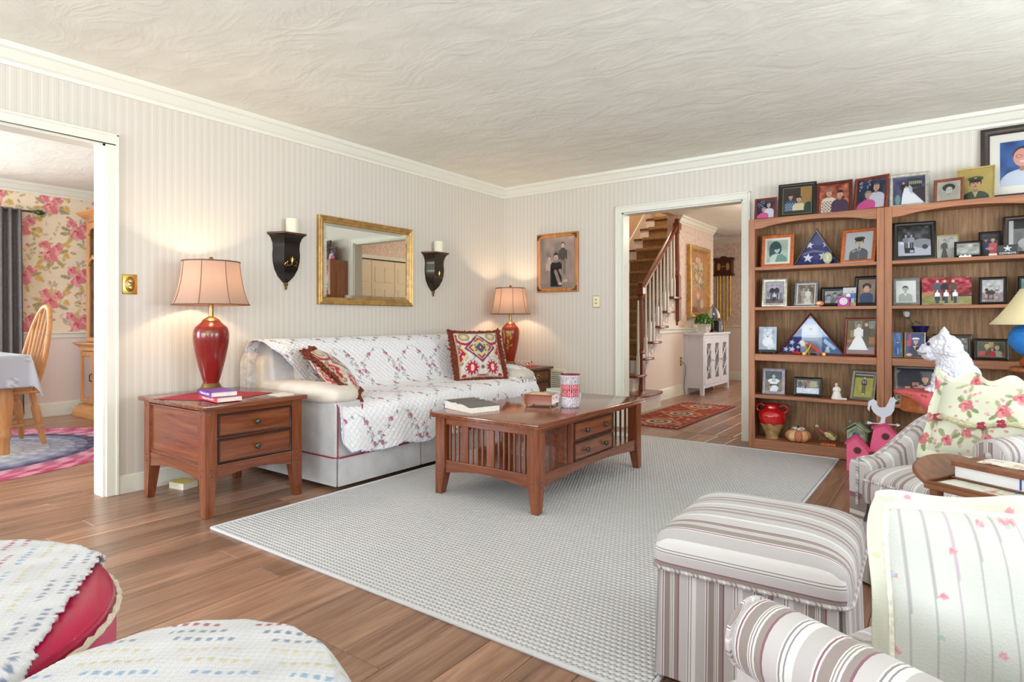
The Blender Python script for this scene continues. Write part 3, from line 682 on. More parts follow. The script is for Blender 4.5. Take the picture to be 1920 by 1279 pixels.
# ---- first shelf
PF('orange wood frame with white mount, teal-tinted portrait of long-haired woman',-1.123,5.09,SH['r1'],.24,.265,'orange',teal_woman,.026,mat=.018,yaw=R(2))
PF('orange wood frame turned aside, grey portrait of soldier in peaked cap',-.57,5.08,SH['r1'],.24,.265,'orange',soldier_bw,.026,yaw=R(-14),lean=12)
PF('black frame, black and white photo of two men by a car, first shelf',-.212,5.06,SH['r1'],.258,.28,'black',men_car,.032,yaw=R(8),lean=13)
PF('small thin gold frame with old photo of a standing couple, first shelf',-.027,5.10,SH['r1'],.128,.172,'gold',two_old,.008)
PF('small low black frame with misty landscape photo, first shelf',.084,5.02,SH['r1'],.15,.108,'black',misty,.014)
PF('small black frame with colour photo of an embrace, first shelf',.198,5.11,SH['r1'],.118,.175,'black',hug,.016,yaw=R(-4))
PF('large grey-black frame with black and white photo at right end, first shelf',.4,5.11,SH['r1'],.27,.27,'espresso',bigbw,.03,yaw=R(-6))
# ---- second shelf
PF('silver-gilt frame with old family photo, left end of second shelf',-1.133,5.05,SH['r2'],.185,.23,'silver',fam_bw,.03,yaw=R(7),lean=13)
PF('blue-grey frame with sepia wedding couple, second shelf',-.915,5.07,SH['r2'],.165,.195,'bluegrey',wed_bw,.014,mat=.008,yaw=R(-6))
PF('wide black frame with grey group photo behind a purple square, second shelf',-.70,5.14,SH['r2'],.235,.148,'black',crowd_bw,.026,lean=6)
PF('black frame, woman in blue sweater, right end of second shelf',-.512,5.07,SH['r2'],.16,.222,'black',woman_grey,.024,yaw=R(-8))
PF('grey frame with pencil-like portrait of a young man, second shelf',-.262,5.06,SH['r2'],.16,.198,'grey',pencil_man,.02,mat=.006,yaw=R(6))
t = thing('photo_canvas','unframed canvas photo of six people before red trees, second shelf','picture',(-.035,5.08,SH['r2']+.003),0,rx=-R(8))
obj('canvas_block', MB().box(-.138,.001,0,.138,.016,.19), M('canvas_edge',(44,22,28),.7), t, bevel=.002, seg=1)
cv = Cv(96,66,.19/.276,(0,0,0)); group6(cv); obj('photo', print_plane(.276,.19,-.138,0,0,cv), mPHOTO, t, col=cv.c, fix=False, smooth=0)
PF('black frame with sepia photo of a bucking horse rider, second shelf',.211,5.07,SH['r2'],.145,.183,'black',rider,.017,yaw=R(-6))
PF('black frame cut by the photo edge, right end of second shelf',.41,5.07,SH['r2'],.145,.183,'black',edge_fam,.017,yaw=R(-8))
# ---- third shelf
PF('cherry frame with colour photo of bride and groom, third shelf',-.548,5.05,SH['r3'],.218,.284,'cherry',wed_col,.017,yaw=R(-8),lean=9)
t = thing('folding_photo_pair','gold hinged double frame, sailor and girl in blue, third shelf','picture frame',(-.248,5.05,SH['r3']+.003),0)
for x0, w, pt, a in ((-.064,.066,bluegirl,18),(.034,.122,sailor,-6)):
    Mx = Matrix.Translation((x0,0,0)) @ Matrix.Rotation(R(a),4,'Z') @ Matrix.Rotation(-R(5),4,'X')
    f = obj('frame', loop_frame(w,.178,[(0,.01),(0,.002),(.003,0),(.006,.003),(.006,.009)]).box(-w/2+.003,.008,.003,w/2-.003,.0095,.175).xf(Mx), fmat('gold'), t)
    cv = Cv(34 if w < .1 else 60, 80, .166/(w-.012), (0,0,0)); pt(cv)
    obj('photo', print_plane(w-.012,.166,-w/2+.006,.006,.0045,cv).xf(Mx), mPHOTO, f, col=cv.c, fix=False, smooth=0)
PF('wide brown frame with outdoor group photo behind the dog statue',-.002,5.13,SH['r3'],.226,.168,'brown',group_out,.026,lean=6)
PF('wide black frame with elderly couple and child, beside the blue lamp',.207,5.08,SH['r3'],.184,.142,'black',couch_fam,.02,mat=.003,matm=mMATG)
# ---- fourth shelf
PF('lilac-grey frame, football player kneeling in white jersey, fourth shelf',-1.141,5.06,SH['r4'],.165,.205,'lilac',kneel,.024,yaw=R(7),lean=12)
PF('small wide black frame with red-hatted figure in snow, fourth shelf',-.898,5.07,SH['r4'],.2,.147,'black',santa,.022,yaw=R(4))
PF('pewter frame turned aside, football player on yellow grass, fourth shelf',-.535,5.04,SH['r4'],.172,.225,'pewter',run53,.024,yaw=R(-16),lean=14)
PF('black and silver frame, dark family portrait behind the round table',-.205,5.07,SH['r4'],.27,.275,'pewter',fam_dark,.022,mat=.004,yaw=R(8),lean=10)
mINK = M('white_print', (236,236,240), .6); mINK2 = M('dark_print', (40,40,56), .6)
for o in list(bpy.data.objects):
    if o.parent is None and 'kneeling in white' in str(o.get('label')): text('lettering','40',.03,mINK2,o,(0,.0122,.108),(R(90),0,0))
    if o.parent is None and 'yellow grass' in str(o.get('label')): text('lettering','53',.026,mINK,o,(.003,.0122,.135),(R(90),0,0))
# ================================================================ other things on the shelves
def tri_print(w, h, y, painter, puff=0, nx=90, ny=60):
    cv = Cv(nx, ny, h/w, (30,30,80)); u = cv.X.copy(); v = cv.Y/cv.H
    cv.X = .5+(u-.5)*(1-v); painter(cv)
    P = np.zeros((ny,nx,3)); P[...,0] = (cv.X-.5)*w; P[...,2] = cv.Y*w
    P[...,1] = y-puff*np.sin(PI*np.clip(u,0,1))**.5*np.sin(PI*np.clip(v*.97+.03,0,1))**.5
    return MB().grid(P), cv.c
def flag1(c):
    c.c[:] = (46,44,110); c.N(8,6,2); c.P([(0,.12),(.5,.42),(1,.12),(1,.22),(.5,.56),(0,.22)],(58,56,124))
    for x, y, r in ((.34,.5,.1),(.72,.5,.1),(.3,.17,.13),(.66,.2,.13),(.06,.3,.06),(.92,.14,.05)): c.star(x,y,r,(232,232,240),.1)
    c.P([(.0,.22),(.4,.3),(.5,.3),(.96,.22),(.96,.26),(.5,.36),(.4,.36),(0,.26)],(112,114,150))
def flagcase(loc, w, h, label, fm, painter, puff):
    t = thing('flag_display_case', label, 'flag case', loc, 0)
    def tri(i): 
        k = i*math.hypot(w/2,h)/h; kk = i*(1+math.hypot(w/2,h)/(w/2))
        return [(-w/2+k+i*w/2/h,i),(w/2-k-i*w/2/h,i),(0,h-i*math.hypot(w/2,h)/(w/2))]
    v = []; f = []
    rings = [(0,.06),(0,.004),(.003,0),(.011,.002),(.013,.02)]
    for i, y in rings: v += [(a,y,b) for a, b in tri(i)]
    for k in range(len(rings)-1):
        for j in range(3): f.append((3*k+j,3*k+(j+1)%3,3*k+3+(j+1)%3,3*k+3+j))
    obj('case_frame', MB().add(v,f), fm, t, smooth=20)
    obj('case_back', MB().prism([(a,b) for a,b in tri(.003)],'y',.055,.06), mBACK, t)
    T = tri(.012); iw = T[1][0]-T[0][0]; ih = T[2][1]-T[0][1]
    mb, c = tri_print(iw, ih, .018+puff, painter, puff); mb.xf(Matrix.Translation((0,0,.012)))
    obj('folded_flag', mb, mCLOTH, t, col=c, fix=False)
    obj('glass_pane', MB().add([(a,.012,b) for a,b in T],[(0,1,2)]), mGLASS, t, smooth=0, fix=False)
    return t
flagcase((-.842,5.10,SH['r1']),.34,.286,'dark triangular case with folded blue starred flag, first shelf',fmat('espresso'),flag1,.004)
def flag2(c):
    c.c[:] = (168,182,208); c.P([(0,0),(.34,0),(.34,.42),(.0,.12)],(34,48,118)); c.P([(.3,.16),(.44,.36),(.40,.46),(.26,.36)],(38,56,140)); c.P([(.68,0),(1,0),(1,.16),(.68,.34)],(90,130,180)); c.P([(.44,.6),(.56,.6),(.5,.68)],(40,56,86))
    for x, y, r in ((.1,.06,.05),(.2,.18,.055),(.2,.06,.06),(.3,.1,.04)): c.star(x,y,r,(226,228,240),.3)
    c.B(.36,.22,.62,.5,(206,214,226)); c.star(.5,.42,.045,(206,186,90)); c.E(.5,.42,.02,.02,(190,160,60))
    for i in range(5): c.B(.4,.3-.03*i,.66,.306-.03*i,(150,160,176))
    c.P([(.72,.02),(.8,.02),(.78,.14),(.74,.1)],(230,236,246)); c.P([(.7,.2),(.86,.06),(.9,.1),(.72,.26)],(200,214,236)); c.B(.62,.1,.68,.34,(180,190,204))
flagcase((-.884,5.10,SH['r3']),.49,.322,'large triangular case with certificate, starred flag and gold badge, third shelf',fmat('darkcherry'),flag2,.004)
# medallion on its foot, leaning on the small flag case
t = thing('glass_medallion','oval greenish glass medallion standing before the starred flag case','medallion',(-.757,5.055,SH['r1']),R(-8))
mMED = M('medallion_glass',(150,152,120),.15,.3,coat=.5)
obj('disc', MB().lathe([(0,-.006),(.03,-.006),(.034,0),(.03,.006),(0,.006)],28).xf(Matrix.Translation((0,0,.05)) @ Matrix.Scale(1.35,4,(0,0,1)) @ Matrix.Rotation(R(90),4,'X')), mMED, t)
obj('relief', MB().ell((0,-.007,.056),(.013,.004,.018)).ell((0,-.007,.032),(.018,.003,.01)), M('medallion_relief',(196,196,170),.4), t)
obj('foot', MB().box(-.02,-.012,0,.02,.012,.008), mMED, t, bevel=.002)
# black block with star emblem and lettering
t = thing('black_plaque','small black block with white star emblem, right end of first shelf','plaque',(.285,5.0,SH['r1']),R(-3))
obj('block', MB().box(-.053,0,0,.053,.025,.066), mBLACK, t, bevel=.003)
def starpts(r, k=.4): return [((r if i%2 == 0 else r*k)*math.sin(i*PI/5), (r if i%2 == 0 else r*k)*math.cos(i*PI/5)) for i in range(10)]
Mt = Matrix.Translation((0,0,.042))
obj('star_emblem', MB().prism(starpts(.023),'y',-.0008,.0004).xf(Mt), mINK, t, smooth=0)
obj('star_inset', MB().prism(starpts(.0155),'y',-.0014,-.0006).xf(Mt), M('emblem_navy',(40,50,90),.4), t, smooth=0)
obj('star_centre', MB().prism(starpts(.011),'y',-.002,-.0012).xf(Mt), mINK, t, smooth=0)
text('lettering','COWBOYS',.0165,mINK,t,(0,-.0006,.012),(R(90),0,0))
# silver easel things
tag(obj('silver_ornament', MB().box(.035,4.985,SH['r1'],.1,4.997,SH['r1']+.008).ell((.045,4.99,SH['r1']+.012),(.006,.005,.008)).ell((.067,4.99,SH['r1']+.012),(.007,.005,.009)).ell((.09,4.99,SH['r1']+.012),(.006,.005,.008)), M('polished_silver',(210,208,210),.2,.9)),'row of tiny silver figures in front of the misty landscape photo','ornament')
tag(obj('note_card', MB().box(.19,4.99,SH['r1'],.232,5.004,SH['r1']+.014), M('card_tan',(214,190,176),.7), bevel=.002),'small tan card lying beside the black star block','card')
# second shelf
tag(obj('paper_sheet', MB().box(-1.05,4.985,SH['r2'],-.80,5.045,SH['r2']+.004), mPAPER, bevel=.001, seg=1),'white papers lying flat on second shelf before the sepia wedding frame','paper')
t = thing('painted_stone','small orange and red painted stone on second shelf','stone',(-.805,5.02,SH['r2']+.004))
cv = Cv(24,14,1,(206,120,84)); cv.N(40,7,5); cv.E(.3,.5,.12,.2,(150,40,40)); cv.E(.7,.5,.1,.2,(226,196,160)); cv.c[:,-1]=cv.c[:,0]
P = np.zeros((14,24,3))
for j in range(14):
    for i in range(24):
        a = PI*(j/13-.5); w_ = 2*PI*i/23; P[j,i] = (.03*math.cos(a)*math.cos(w_), .018*math.cos(a)*math.sin(w_), .019+.019*math.sin(a))
obj('stone_body', MB().grid(P), vmat('stone_glaze',.3), t, col=cv.c, fix=False)
t = thing('photo_print','loose colour snapshot of people leaning on the wide black frame','photograph',(-.615,5.055,SH['r2']+.001),R(-4),rx=-R(8))
def snap(c):
    H = c.H; c.c[:] = (120,126,116); c.N(30,8,3); c.B(0,H*.7,1,H,(190,196,200)); c.fig(.42,.3,H*.6,SK,(110,70,50),(220,222,230),(150,120,150)); c.fig(.75,.1,H*.74,SK,(60,44,36),(60,110,200),(214,214,224)); c.B(.6,0,1,H*.18,(206,150,120))
cv = Cv(44,70,.138/.086,(0,0,0)); snap(cv); obj('print', print_plane(.086,.138,-.043,0,0,cv), mPHOTO, t, col=cv.c, fix=False, smooth=0)
obj('paper_back', MB().box(-.043,.0005,0,.043,.0015,.138), mPAPER, t, smooth=0)
t = thing('purple_tile','small purple square with white round emblem on second shelf','tile',(-.645,5.0,SH['r2']+.001),R(-2),rx=-R(8))
obj('tile_body', MB().box(-.037,0,0,.037,.008,.068), M('magenta_purple',(176,44,150),.4), t, bevel=.0015)
obj('emblem', MB().lathe([(0,-.001),(.026,-.001),(.026,.001),(0,.001)],28).xf(Matrix.Translation((0,-.0002,.035)) @ Matrix.Rotation(R(90),4,'X')), M('emblem_white',(232,226,230),.6), t)
obj('emblem_ring', MB().tube([(.017*math.cos(a),-.0012,.035+.017*math.sin(a)) for a in np.linspace(0,2*PI,24,endpoint=False)],.0016,5,closed=True).tube([(-.006,-.0012,.043),(.004,-.0012,.044),(.006,-.0012,.036),(-.002,-.0012,.032),(.003,-.0012,.026)],.0016,5), M('emblem_grey',(120,112,120),.6), t)
# third shelf
t = thing('photo_on_easel','pale blue-white picture of a fluffy animal on small black easel','picture',(-1.182,5.05,SH['r3']),R(6))
cv = Cv(40,58,.2/.13,(0,0,0)); dogstand(cv)
Mx = Matrix.Translation((0,0,.026)) @ Matrix.Rotation(-R(9),4,'X')
obj('photo', print_plane(.13,.188,-.065,0,0,cv).xf(Mx), mPHOTO, t, col=cv.c, fix=False, smooth=0)
obj('board', MB().box(-.065,.0005,0,.065,.005,.188).xf(Mx), mPAPER, t, smooth=0)
obj('easel', MB().box(-.062,-.016,.012,.062,.008,.026).box(-.062,-.018,.02,.062,-.012,.034).box(-.055,-.012,0,-.043,.004,.014).box(.043,-.012,0,.055,.004,.014).box(-.006,.03,.0,.006,.06,.12), mBLACK, t, bevel=.002)
t = thing('eagle_figurine','small eagle figurine with brown body and white head before the large flag case','figurine',(-.90,5.045,SH['r3']),R(0))
obj('body', MB().ell((.02,0,.062),(.042,.022,.03),14,10,Matrix.Rotation(R(35),3,'Y')), M('tan_feather',(190,156,124),.7,var=.12,vs=60), t)
obj('wing', MB().ell((.036,-.02,.055),(.044,.006,.022),14,8,Matrix.Rotation(R(40),3,'Y')), M('brown_feather',(120,96,78),.7,var=.2,vs=80), t)
h_ = obj('head', MB().ell((-.03,-.004,.092),(.021,.018,.021)).ell((-.022,-.002,.08),(.019,.017,.02)), M('white_feather',(228,224,222),.7,bp=.3,bs=150), t)
obj('beak', MB().tube([(-.046,-.006,.09),(-.055,-.007,.088),(-.058,-.007,.082)],[.006,.004,.001],8), M('beak_yellow',(206,160,60),.4), h_)
obj('foot', MB().tube([(.0,-.004,.04),(.0,-.006,.0)],.005,8).tube([(.018,-.004,.036),(.02,-.004,0)],.005,8), M('foot_yellow',(200,150,60),.5), t)
def ribbon(label, pts, w, col, med=None):
    t = thing('ribbon_medal', label, 'medal', (0,0,0))
    v = []; f = []
    for x, y, z in pts: v += [(x,y-.0007,z-w/2),(x,y-.0007,z+w/2),(x,y+.0007,z+w/2),(x,y+.0007,z-w/2)]
    n = len(pts)
    for k in range(n-1):
        for j in range(4): f.append((4*k+j,4*k+(j+1)%4,4*k+4+(j+1)%4,4*k+4+j))
    f += [(0,1,2,3),tuple(4*n-4+i for i in range(4))[::-1]]
    obj('ribbon', MB().add(v,f), M('ribbon_cloth',col,.7), t, smooth=30)
    x, y, z = pts[-1]
    obj('medal_disc', MB().lathe([(0,-.002),(.012,-.002),(.013,0),(.012,.002),(0,.002)],18).xf(Matrix.Translation((x,y-.002,max(z,SH['r3']+.013))) @ Matrix.Rotation(R(80),4,'X')), med or mBRASS, t)
    return t
z3 = SH['r3']
ribbon('red ribbon medal draped across the eagle figurine',[(-.88,5.01,z3+.095),(-.85,5.0,z3+.07),(-.82,4.995,z3+.045),(-.79,4.99,z3+.02),(-.77,4.985,z3+.012)],.02,(214,52,52))
ribbon('yellow ribbon medal in front of the eagle figurine',[(-.86,5.0,z3+.085),(-.875,4.992,z3+.05),(-.89,4.988,z3+.025),(-.905,4.985,z3+.013)],.014,(214,196,70))
ribbon('pale green ribbon medal to the right of the eagle figurine',[(-.80,5.01,z3+.09),(-.795,5.004,z3+.06),(-.80,4.998,z3+.03),(-.81,4.992,z3+.014)],.01,(170,206,180),M('dark_medal',(80,80,90),.3,.7))
t = thing('red_bow','bunch of red ribbon loops left of the eagle figurine','ribbon',(-.965,5.01,z3))
mRB = M('red_ribbon',(206,44,52),.6)
for i in range(5):
    a = i*1.25; obj('loop', MB().tube([(.0,0,.012),(.018*math.cos(a),.012*math.sin(a),.014+.014*abs(math.sin(a*1.3))),(.032*math.cos(a),.015*math.sin(a),.01+.012*abs(math.cos(a)))],[.004,.009,.004],8), mRB, t)
# blue vase and its white rose
t = thing('blue_vase','dark blue flared glass vase on third shelf holding a white rose','vase',(-.185,5.17,z3))
obj('vase_body', MB().lathe([(0,0),(.036,0),(.042,.006),(.032,.03),(.036,.075),(.044,.12),(.042,.15),(.038,.172),(.048,.2),(.058,.222),(.055,.224),(.045,.2),(.034,.172),(.036,.12),(.02,.02),(0,.012)],30,cap=False), M('cobalt_glass',(32,30,78),.08,coat=.6), t)
obj('rim', MB().tube([(.0565*math.cos(a),.0565*math.sin(a),.223) for a in np.linspace(0,2*PI,30,endpoint=False)],.0018,6,closed=True), M('cobalt_rim',(48,46,110),.1,coat=.6), t)
t = thing('white_rose','white rose with green leaves leaning out of the blue vase','flower',(-.185,5.17,z3+.018))
obj('stem', MB().tube([(.0,0,0),(-.02,-.012,.1),(-.038,-.026,.2),(-.055,-.035,.245),(-.07,-.04,.262)],.0028,7), M('stem_green',(54,84,44),.6), t)
mPET = M('white_petal',(226,226,236),.6)
for i in range(7):
    a = i*2*PI/7*2; r_ = .006+.0025*i
    obj('petal', MB().ell((-.078+r_*math.cos(a)*.8,-.042+r_*math.sin(a)*.8,.285+.001*i),(.012,.006,.022),8,6,Matrix.Rotation(a+PI/2,3,'Z') @ Matrix.Rotation(R(16),3,'X')), mPET, t)
obj('sepal', MB().ell((-.072,-.041,.264),(.013,.013,.008)), M('sepal_green',(60,100,56),.6), t)
for sgn in (1,-1): obj('leaf', MB().ell((-.03+.02*sgn,-.03,.225+.006*sgn),(.024,.012,.003),10,6,Matrix.Rotation(R(30*sgn),3,'Y')), M('rose_leaf',(46,92,48),.5), t)
# white figurine, fourth shelf
t = thing('porcelain_figurine','small white porcelain figure standing on fourth shelf','figurine',(-.695,5.05,SH['r4']),R(8))
mPOR = M('porcelain',(236,228,222),.25)
obj('robe', MB().lathe([(0,0),(.036,0),(.038,.006),(.03,.03),(.021,.06),(.024,.078),(.018,.09),(.008,.096),(0,.097)],18,sy=.8), mPOR, t)
h_ = obj('head', MB().ell((-.002,-.002,.106),(.011,.011,.014)), M('porcelain_face',(226,190,166),.4), t)
obj('hair', MB().ell((-.002,.001,.111),(.012,.012,.011)), M('porcelain_hair',(214,190,150),.5), h_)
for sg in (-1,1): obj('arm', MB().tube([(.018*sg,0,.082),(.022*sg,-.012,.064),(.005*sg,-.02,.066)],[.007,.006,.004],8), mPOR, t)
obj('base_slab', MB().box(-.03,-.026,0,.066,.026,.012), mPOR, t, bevel=.003)
# red amphora
t = thing('red_amphora','large glossy red two-handled jar with tan base on the bottom shelf','jar',(-1.157,5.09,SH['r5']))
mREDG = M('red_glaze',(196,24,24),.08,coat=.8)
obj('glazed_body', MB().lathe([(.078,.104),(.088,.118),(.1,.15),(.104,.178),(.099,.2),(.082,.222),(.058,.234),(.052,.24),(.05,.254),(.06,.262),(.062,.268),(.054,.27),(.044,.256),(.04,.24),(0,.235)],40,cap=False), mREDG, t)
n = 48; prof = [(.0,0,0),(.05,0,0),(.052,.004,0),(.046,.012,0),(.05,.03,0),(.064,.06,0),(.08,.094,0),(.0885,.112,.6)]
P = np.zeros((len(prof)+1,n,3))
for j in range(len(prof)+1):
    for i in range(n):
        a = 2*PI*i/n
        if j < len(prof): r_, z_, _ = prof[j]
        else: z_ = .118+.006*math.sin(a*7)+.003*math.sin(a*11); r_ = .0895+(z_-.118)*.7+.0012
        P[j,i] = (r_*math.cos(a), r_*math.sin(a), z_)
obj('tan_base', MB().grid(P,True), M('tan_clay',(170,140,96),.5,var=.15,vs=30), t)
for sg in (-1,1):
    obj('handle', MB().tube([(sg*.056,0,.25),(sg*.078,0,.264),(sg*.1,0,.262),(sg*.114,0,.246),(sg*.113,0,.222),(sg*.098,0,.206),(sg*.088,0,.208)],.0085,10), mREDG, t)
# pumpkin
t = thing('fabric_pumpkin','soft orange and cream patchwork pumpkin beside the red jar','pumpkin',(-.96,5.06,SH['r5']))
for i in range(8):
    a = i*PI/4+.2
    obj('segment', MB().ell((.042*math.cos(a),.038*math.sin(a),.045),(.05,.036,.045),14,10,Matrix.Rotation(a,3,'Z')), M('pumpkin_cloth',[(206,134,96),(222,184,140),(200,120,84),(214,160,116)][i%4],.8,var=.1,vs=70,bp=.3,bs=150), t)
obj('stem', MB().tube([(0,0,.07),(.004,0,.1),(-.004,-.004,.118)],[.012,.01,.008],8), M('pumpkin_stem',(70,66,60),.7), t)
obj('bow', MB().ell((-.022,-.012,.1),(.024,.01,.013)).ell((.028,-.012,.1),(.024,.01,.014)).ell((.0,-.02,.094),(.014,.01,.008)), vmat('bow',.7) if 0 else M('spotted_bow',(150,146,140),.7,var=.7,vs=70), t)
obj('leaf', MB().ell((.012,-.03,.088),(.018,.012,.003)), M('gold_leaf',(206,180,60),.6), t)
# wooden game bird
t = thing('wooden_bird','carved wooden game bird with painted wing on a small block','bird carving',(-.755,5.04,SH['r5']))
obj('block', MB().box(-.042,-.03,0,.06,.03,.016), FM.get('orange'), t, bevel=.002)
obj('leg', MB().tube([(.002,-.006,.014),(.0,-.006,.05)],.0022,6), mBRONZE, t); obj('leg', MB().tube([(.018,.006,.014),(.016,.006,.05)],.0022,6), mBRONZE, t)
obj('body', MB().tube([(-.07,0,.128),(-.064,0,.118),(-.05,0,.104),(-.025,0,.088),(.005,0,.07),(.035,0,.056),(.062,0,.042),(.08,0,.03)],[.007,.011,.015,.024,.029,.024,.012,.003],12), M('carved_breast',(122,60,50),.5,var=.2,vs=30), t)
h_ = obj('head', MB().ell((-.072,0,.134),(.013,.011,.012)), M('carved_head',(196,180,170),.5), t)
obj('beak', MB().tube([(-.083,0,.134),(-.093,0,.129)],[.004,.0006],6), mBLACK, h_)
cv = Cv(20,12,1,(176,160,96)); cv.N(30,8,3); cv.B(0,.0,.35,1,(90,100,96)); cv.N(10,5,2)
for sg in (-1,1):
    wg = MB().ell((.02,sg*.026,.072),(.044,.006,.021),14,8,Matrix.Rotation(R(32),3,'Y'))
    obj('wing', wg, M('painted_wing',(176,164,110),.5,var=.35,vs=60), t)
# green birdhouse
t = thing('green_birdhouse','weathered green birdhouse with turquoise-ringed hole on bottom shelf','birdhouse',(-.555,5.04,SH['r5']),R(-12))
mGRN = M('weathered_green',(166,176,152),.7,var=.2,vs=22,bp=.4,bs=90)
obj('house', MB().prism([(-.062,.055),(.062,.055),(.062,.13),(.0,.175),(-.062,.13)],'y',-.045,.045), mGRN, t, bevel=.003)
mRF = M('mossy_roof',(140,150,116),.8,var=.35,vs=30,bp=.5,bs=70)
for sg in (-1,1):
    obj('roof_slab', MB().box(-.052,-.062,0,.052,.062,.01).xf(Matrix.Translation((sg*.038,0,.156)) @ Matrix.Rotation(sg*R(36),4,'Y')), mRF, t, bevel=.003)
for sg in (-1,1): obj('chimney', MB().lathe([(0,0),(.011,0),(.012,.012),(.009,.02),(0,.022)],12,c=(sg*.055,.0,.192-.01)), M('roof_knob',(112,128,128),.6), t)
obj('gable_beam', MB().box(-.05,-.058,0,.0,-.05,.007).xf(Matrix.Translation((0,0,.172)) @ Matrix.Rotation(-R(40),4,'Y')).box(0,-.058,0,.05,-.05,.007).xf(Matrix.Translation((0,0,.0))), M('gable_wood',(160,160,130),.7), t) if 0 else obj('gable_beam', MB().prism([(-.05,.118),(-.044,.116),(0,.152),(.044,.116),(.05,.118),(0,.162)],'y',-.06,-.05), M('gable_wood',(160,160,130),.7), t)
obj('entry_ring', MB().tube([(.02*math.cos(a),-.048,.105+.02*math.sin(a)) for a in np.linspace(0,2*PI,24,endpoint=False)],.006,8,closed=True), M('turquoise',(70,170,176),.5), t)
obj('entry_hole', MB().lathe([(0,0),(.016,0),(.016,.003),(0,.003)],20).xf(Matrix.Translation((0,-.046,.105)) @ Matrix.Rotation(R(90),4,'X')), mBLACK, t)
obj('base', MB().lathe([(0,0),(.062,0),(.066,.01),(.05,.03),(.042,.055),(0,.056)],14), M('stony_base',(126,136,124),.8,var=.3,vs=40), t)
# pink birdhouses standing on the floor
mPINK = M('hot_pink_paint',(230,98,140),.5); mPINKR = M('pink_roof',(218,82,124),.5)
def pink_house(label, x, y, z, w, h, rz, tilt, post):
    t = thing('pink_birdhouse', label, 'birdhouse', (x,y,0), rz)
    Mx = Matrix.Translation((0,0,z)) @ Matrix.Rotation(tilt,4,'Y')
    obj('house', MB().prism([(-w/2,0),(w/2,0),(w/2,h*.62),(-w*.08,h),(-w/2,h*.78)],'y',-.05,.05).xf(Mx), mPINK, t, bevel=.002)
    obj('roof_slab', MB().prism([(-w*.1,h*1.0),(w*.58,h*.58),(w*.6,h*.61),(-w*.08,h*1.045)],'y',-.06,.055).xf(Mx), mPINKR, t, bevel=.001)
    obj('roof_slab', MB().prism([(-w*.56,h*.74),(-w*.08,h*1.0),(-w*.06,h*1.045),(-w*.6,h*.765)],'y',-.06,.055).xf(Mx), mPINKR, t, bevel=.001)
    obj('entry_ring', MB().lathe([(.02,-.001),(.024,-.001),(.024,.003),(.02,.003)],24,cap=False).xf(Mx @ Matrix.Translation((0,-.05,h*.6)) @ Matrix.Rotation(R(90),4,'X')), M('hole_edge',(160,60,80),.7), t)
    obj('entry_hole', MB().lathe([(0,0),(.022,0),(.022,.0012),(0,.0012)],24).xf(Mx @ Matrix.Translation((0,-.05,h*.6)) @ Matrix.Rotation(R(90),4,'X')), M('hole_dark',(84,52,46),.8), t)
    if post: obj('post', MB().box(-.02,-.02,0,.02,.02,z+.03), M('post_wood',(150,110,80),.7), t)
    return t
pink_house('lower hot pink birdhouse standing on the floor behind the striped armchair', -.52,4.70,0,.128,.238,R(4),0,0)
t = pink_house('higher hot pink birdhouse topped by a white rooster, beside the bookcase', -.385,4.77,.125,.15,.2,R(4),R(10),1)
rp = [(-.085,.05),(-.078,.1),(-.05,.118),(-.03,.105),(-.026,.075),(-.01,.062),(.02,.068),(.036,.1),(.045,.128),(.052,.14),(.06,.132),(.066,.142),(.072,.13),(.078,.122),(.09,.116),(.078,.108),(.074,.09),(.07,.05),(.05,.015),(.022,.0),(.018,-.03),(.028,-.045),(-.02,-.045),(-.008,-.03),(-.006,-.002),(-.03,.01),(-.05,.03),(-.062,.055),(-.062,.08),(-.07,.06),(-.072,.03)]
r_ = obj('rooster_vane', MB().prism(rp,'y',-.004,.004).xf(Matrix.Translation((.0,0,.365))), M('white_ribbed_metal',(224,228,240),.5,bp=.4,bs=160), t, bevel=.001, seg=1)
obj('arrow', MB().tube([(-.07,0,.318),(.09,0,.318)],.0035,8).prism([(.085,.306),(.105,.318),(.085,.33)],'y',-.002,.002).prism([(-.085,.31),(-.06,.312),(-.06,.324),(-.085,.33)],'y',-.002,.002), M('white_metal',(224,226,236),.4), r_)
# ================================================================ wall things in the living room
t = thing('gilt_mirror','rectangular gilt-framed mirror above the sofa','mirror',(AX,3.371,1.141),R(90))
mw, mh = 1.0, .69
FR = loop_frame(mw,mh,[(0,0),(0,-.028),(.008,-.036),(.018,-.03),(.026,-.034),(.042,-.022),(.05,-.024),(.056,-.014)])
obj('frame', FR, mGOLD, t, smooth=20)
obj('mirror_bevel', loop_frame(mw-.11,mh-.11,[(0,-.013),(.026,-.0165)]).xf(Matrix.Translation((0,0,.055))), M('mirror_silver',(226,226,220),.015,1), t, smooth=0)
obj('mirror_glass', MB().add([(-mw/2+.08,-.0165,.08),(mw/2-.08,-.0165,.08),(mw/2-.08,-.0165,mh-.08),(-mw/2+.08,-.0165,mh-.08)],[(0,1,2,3)]), bpy.data.materials['mirror_silver'], t, smooth=0, fix=False)
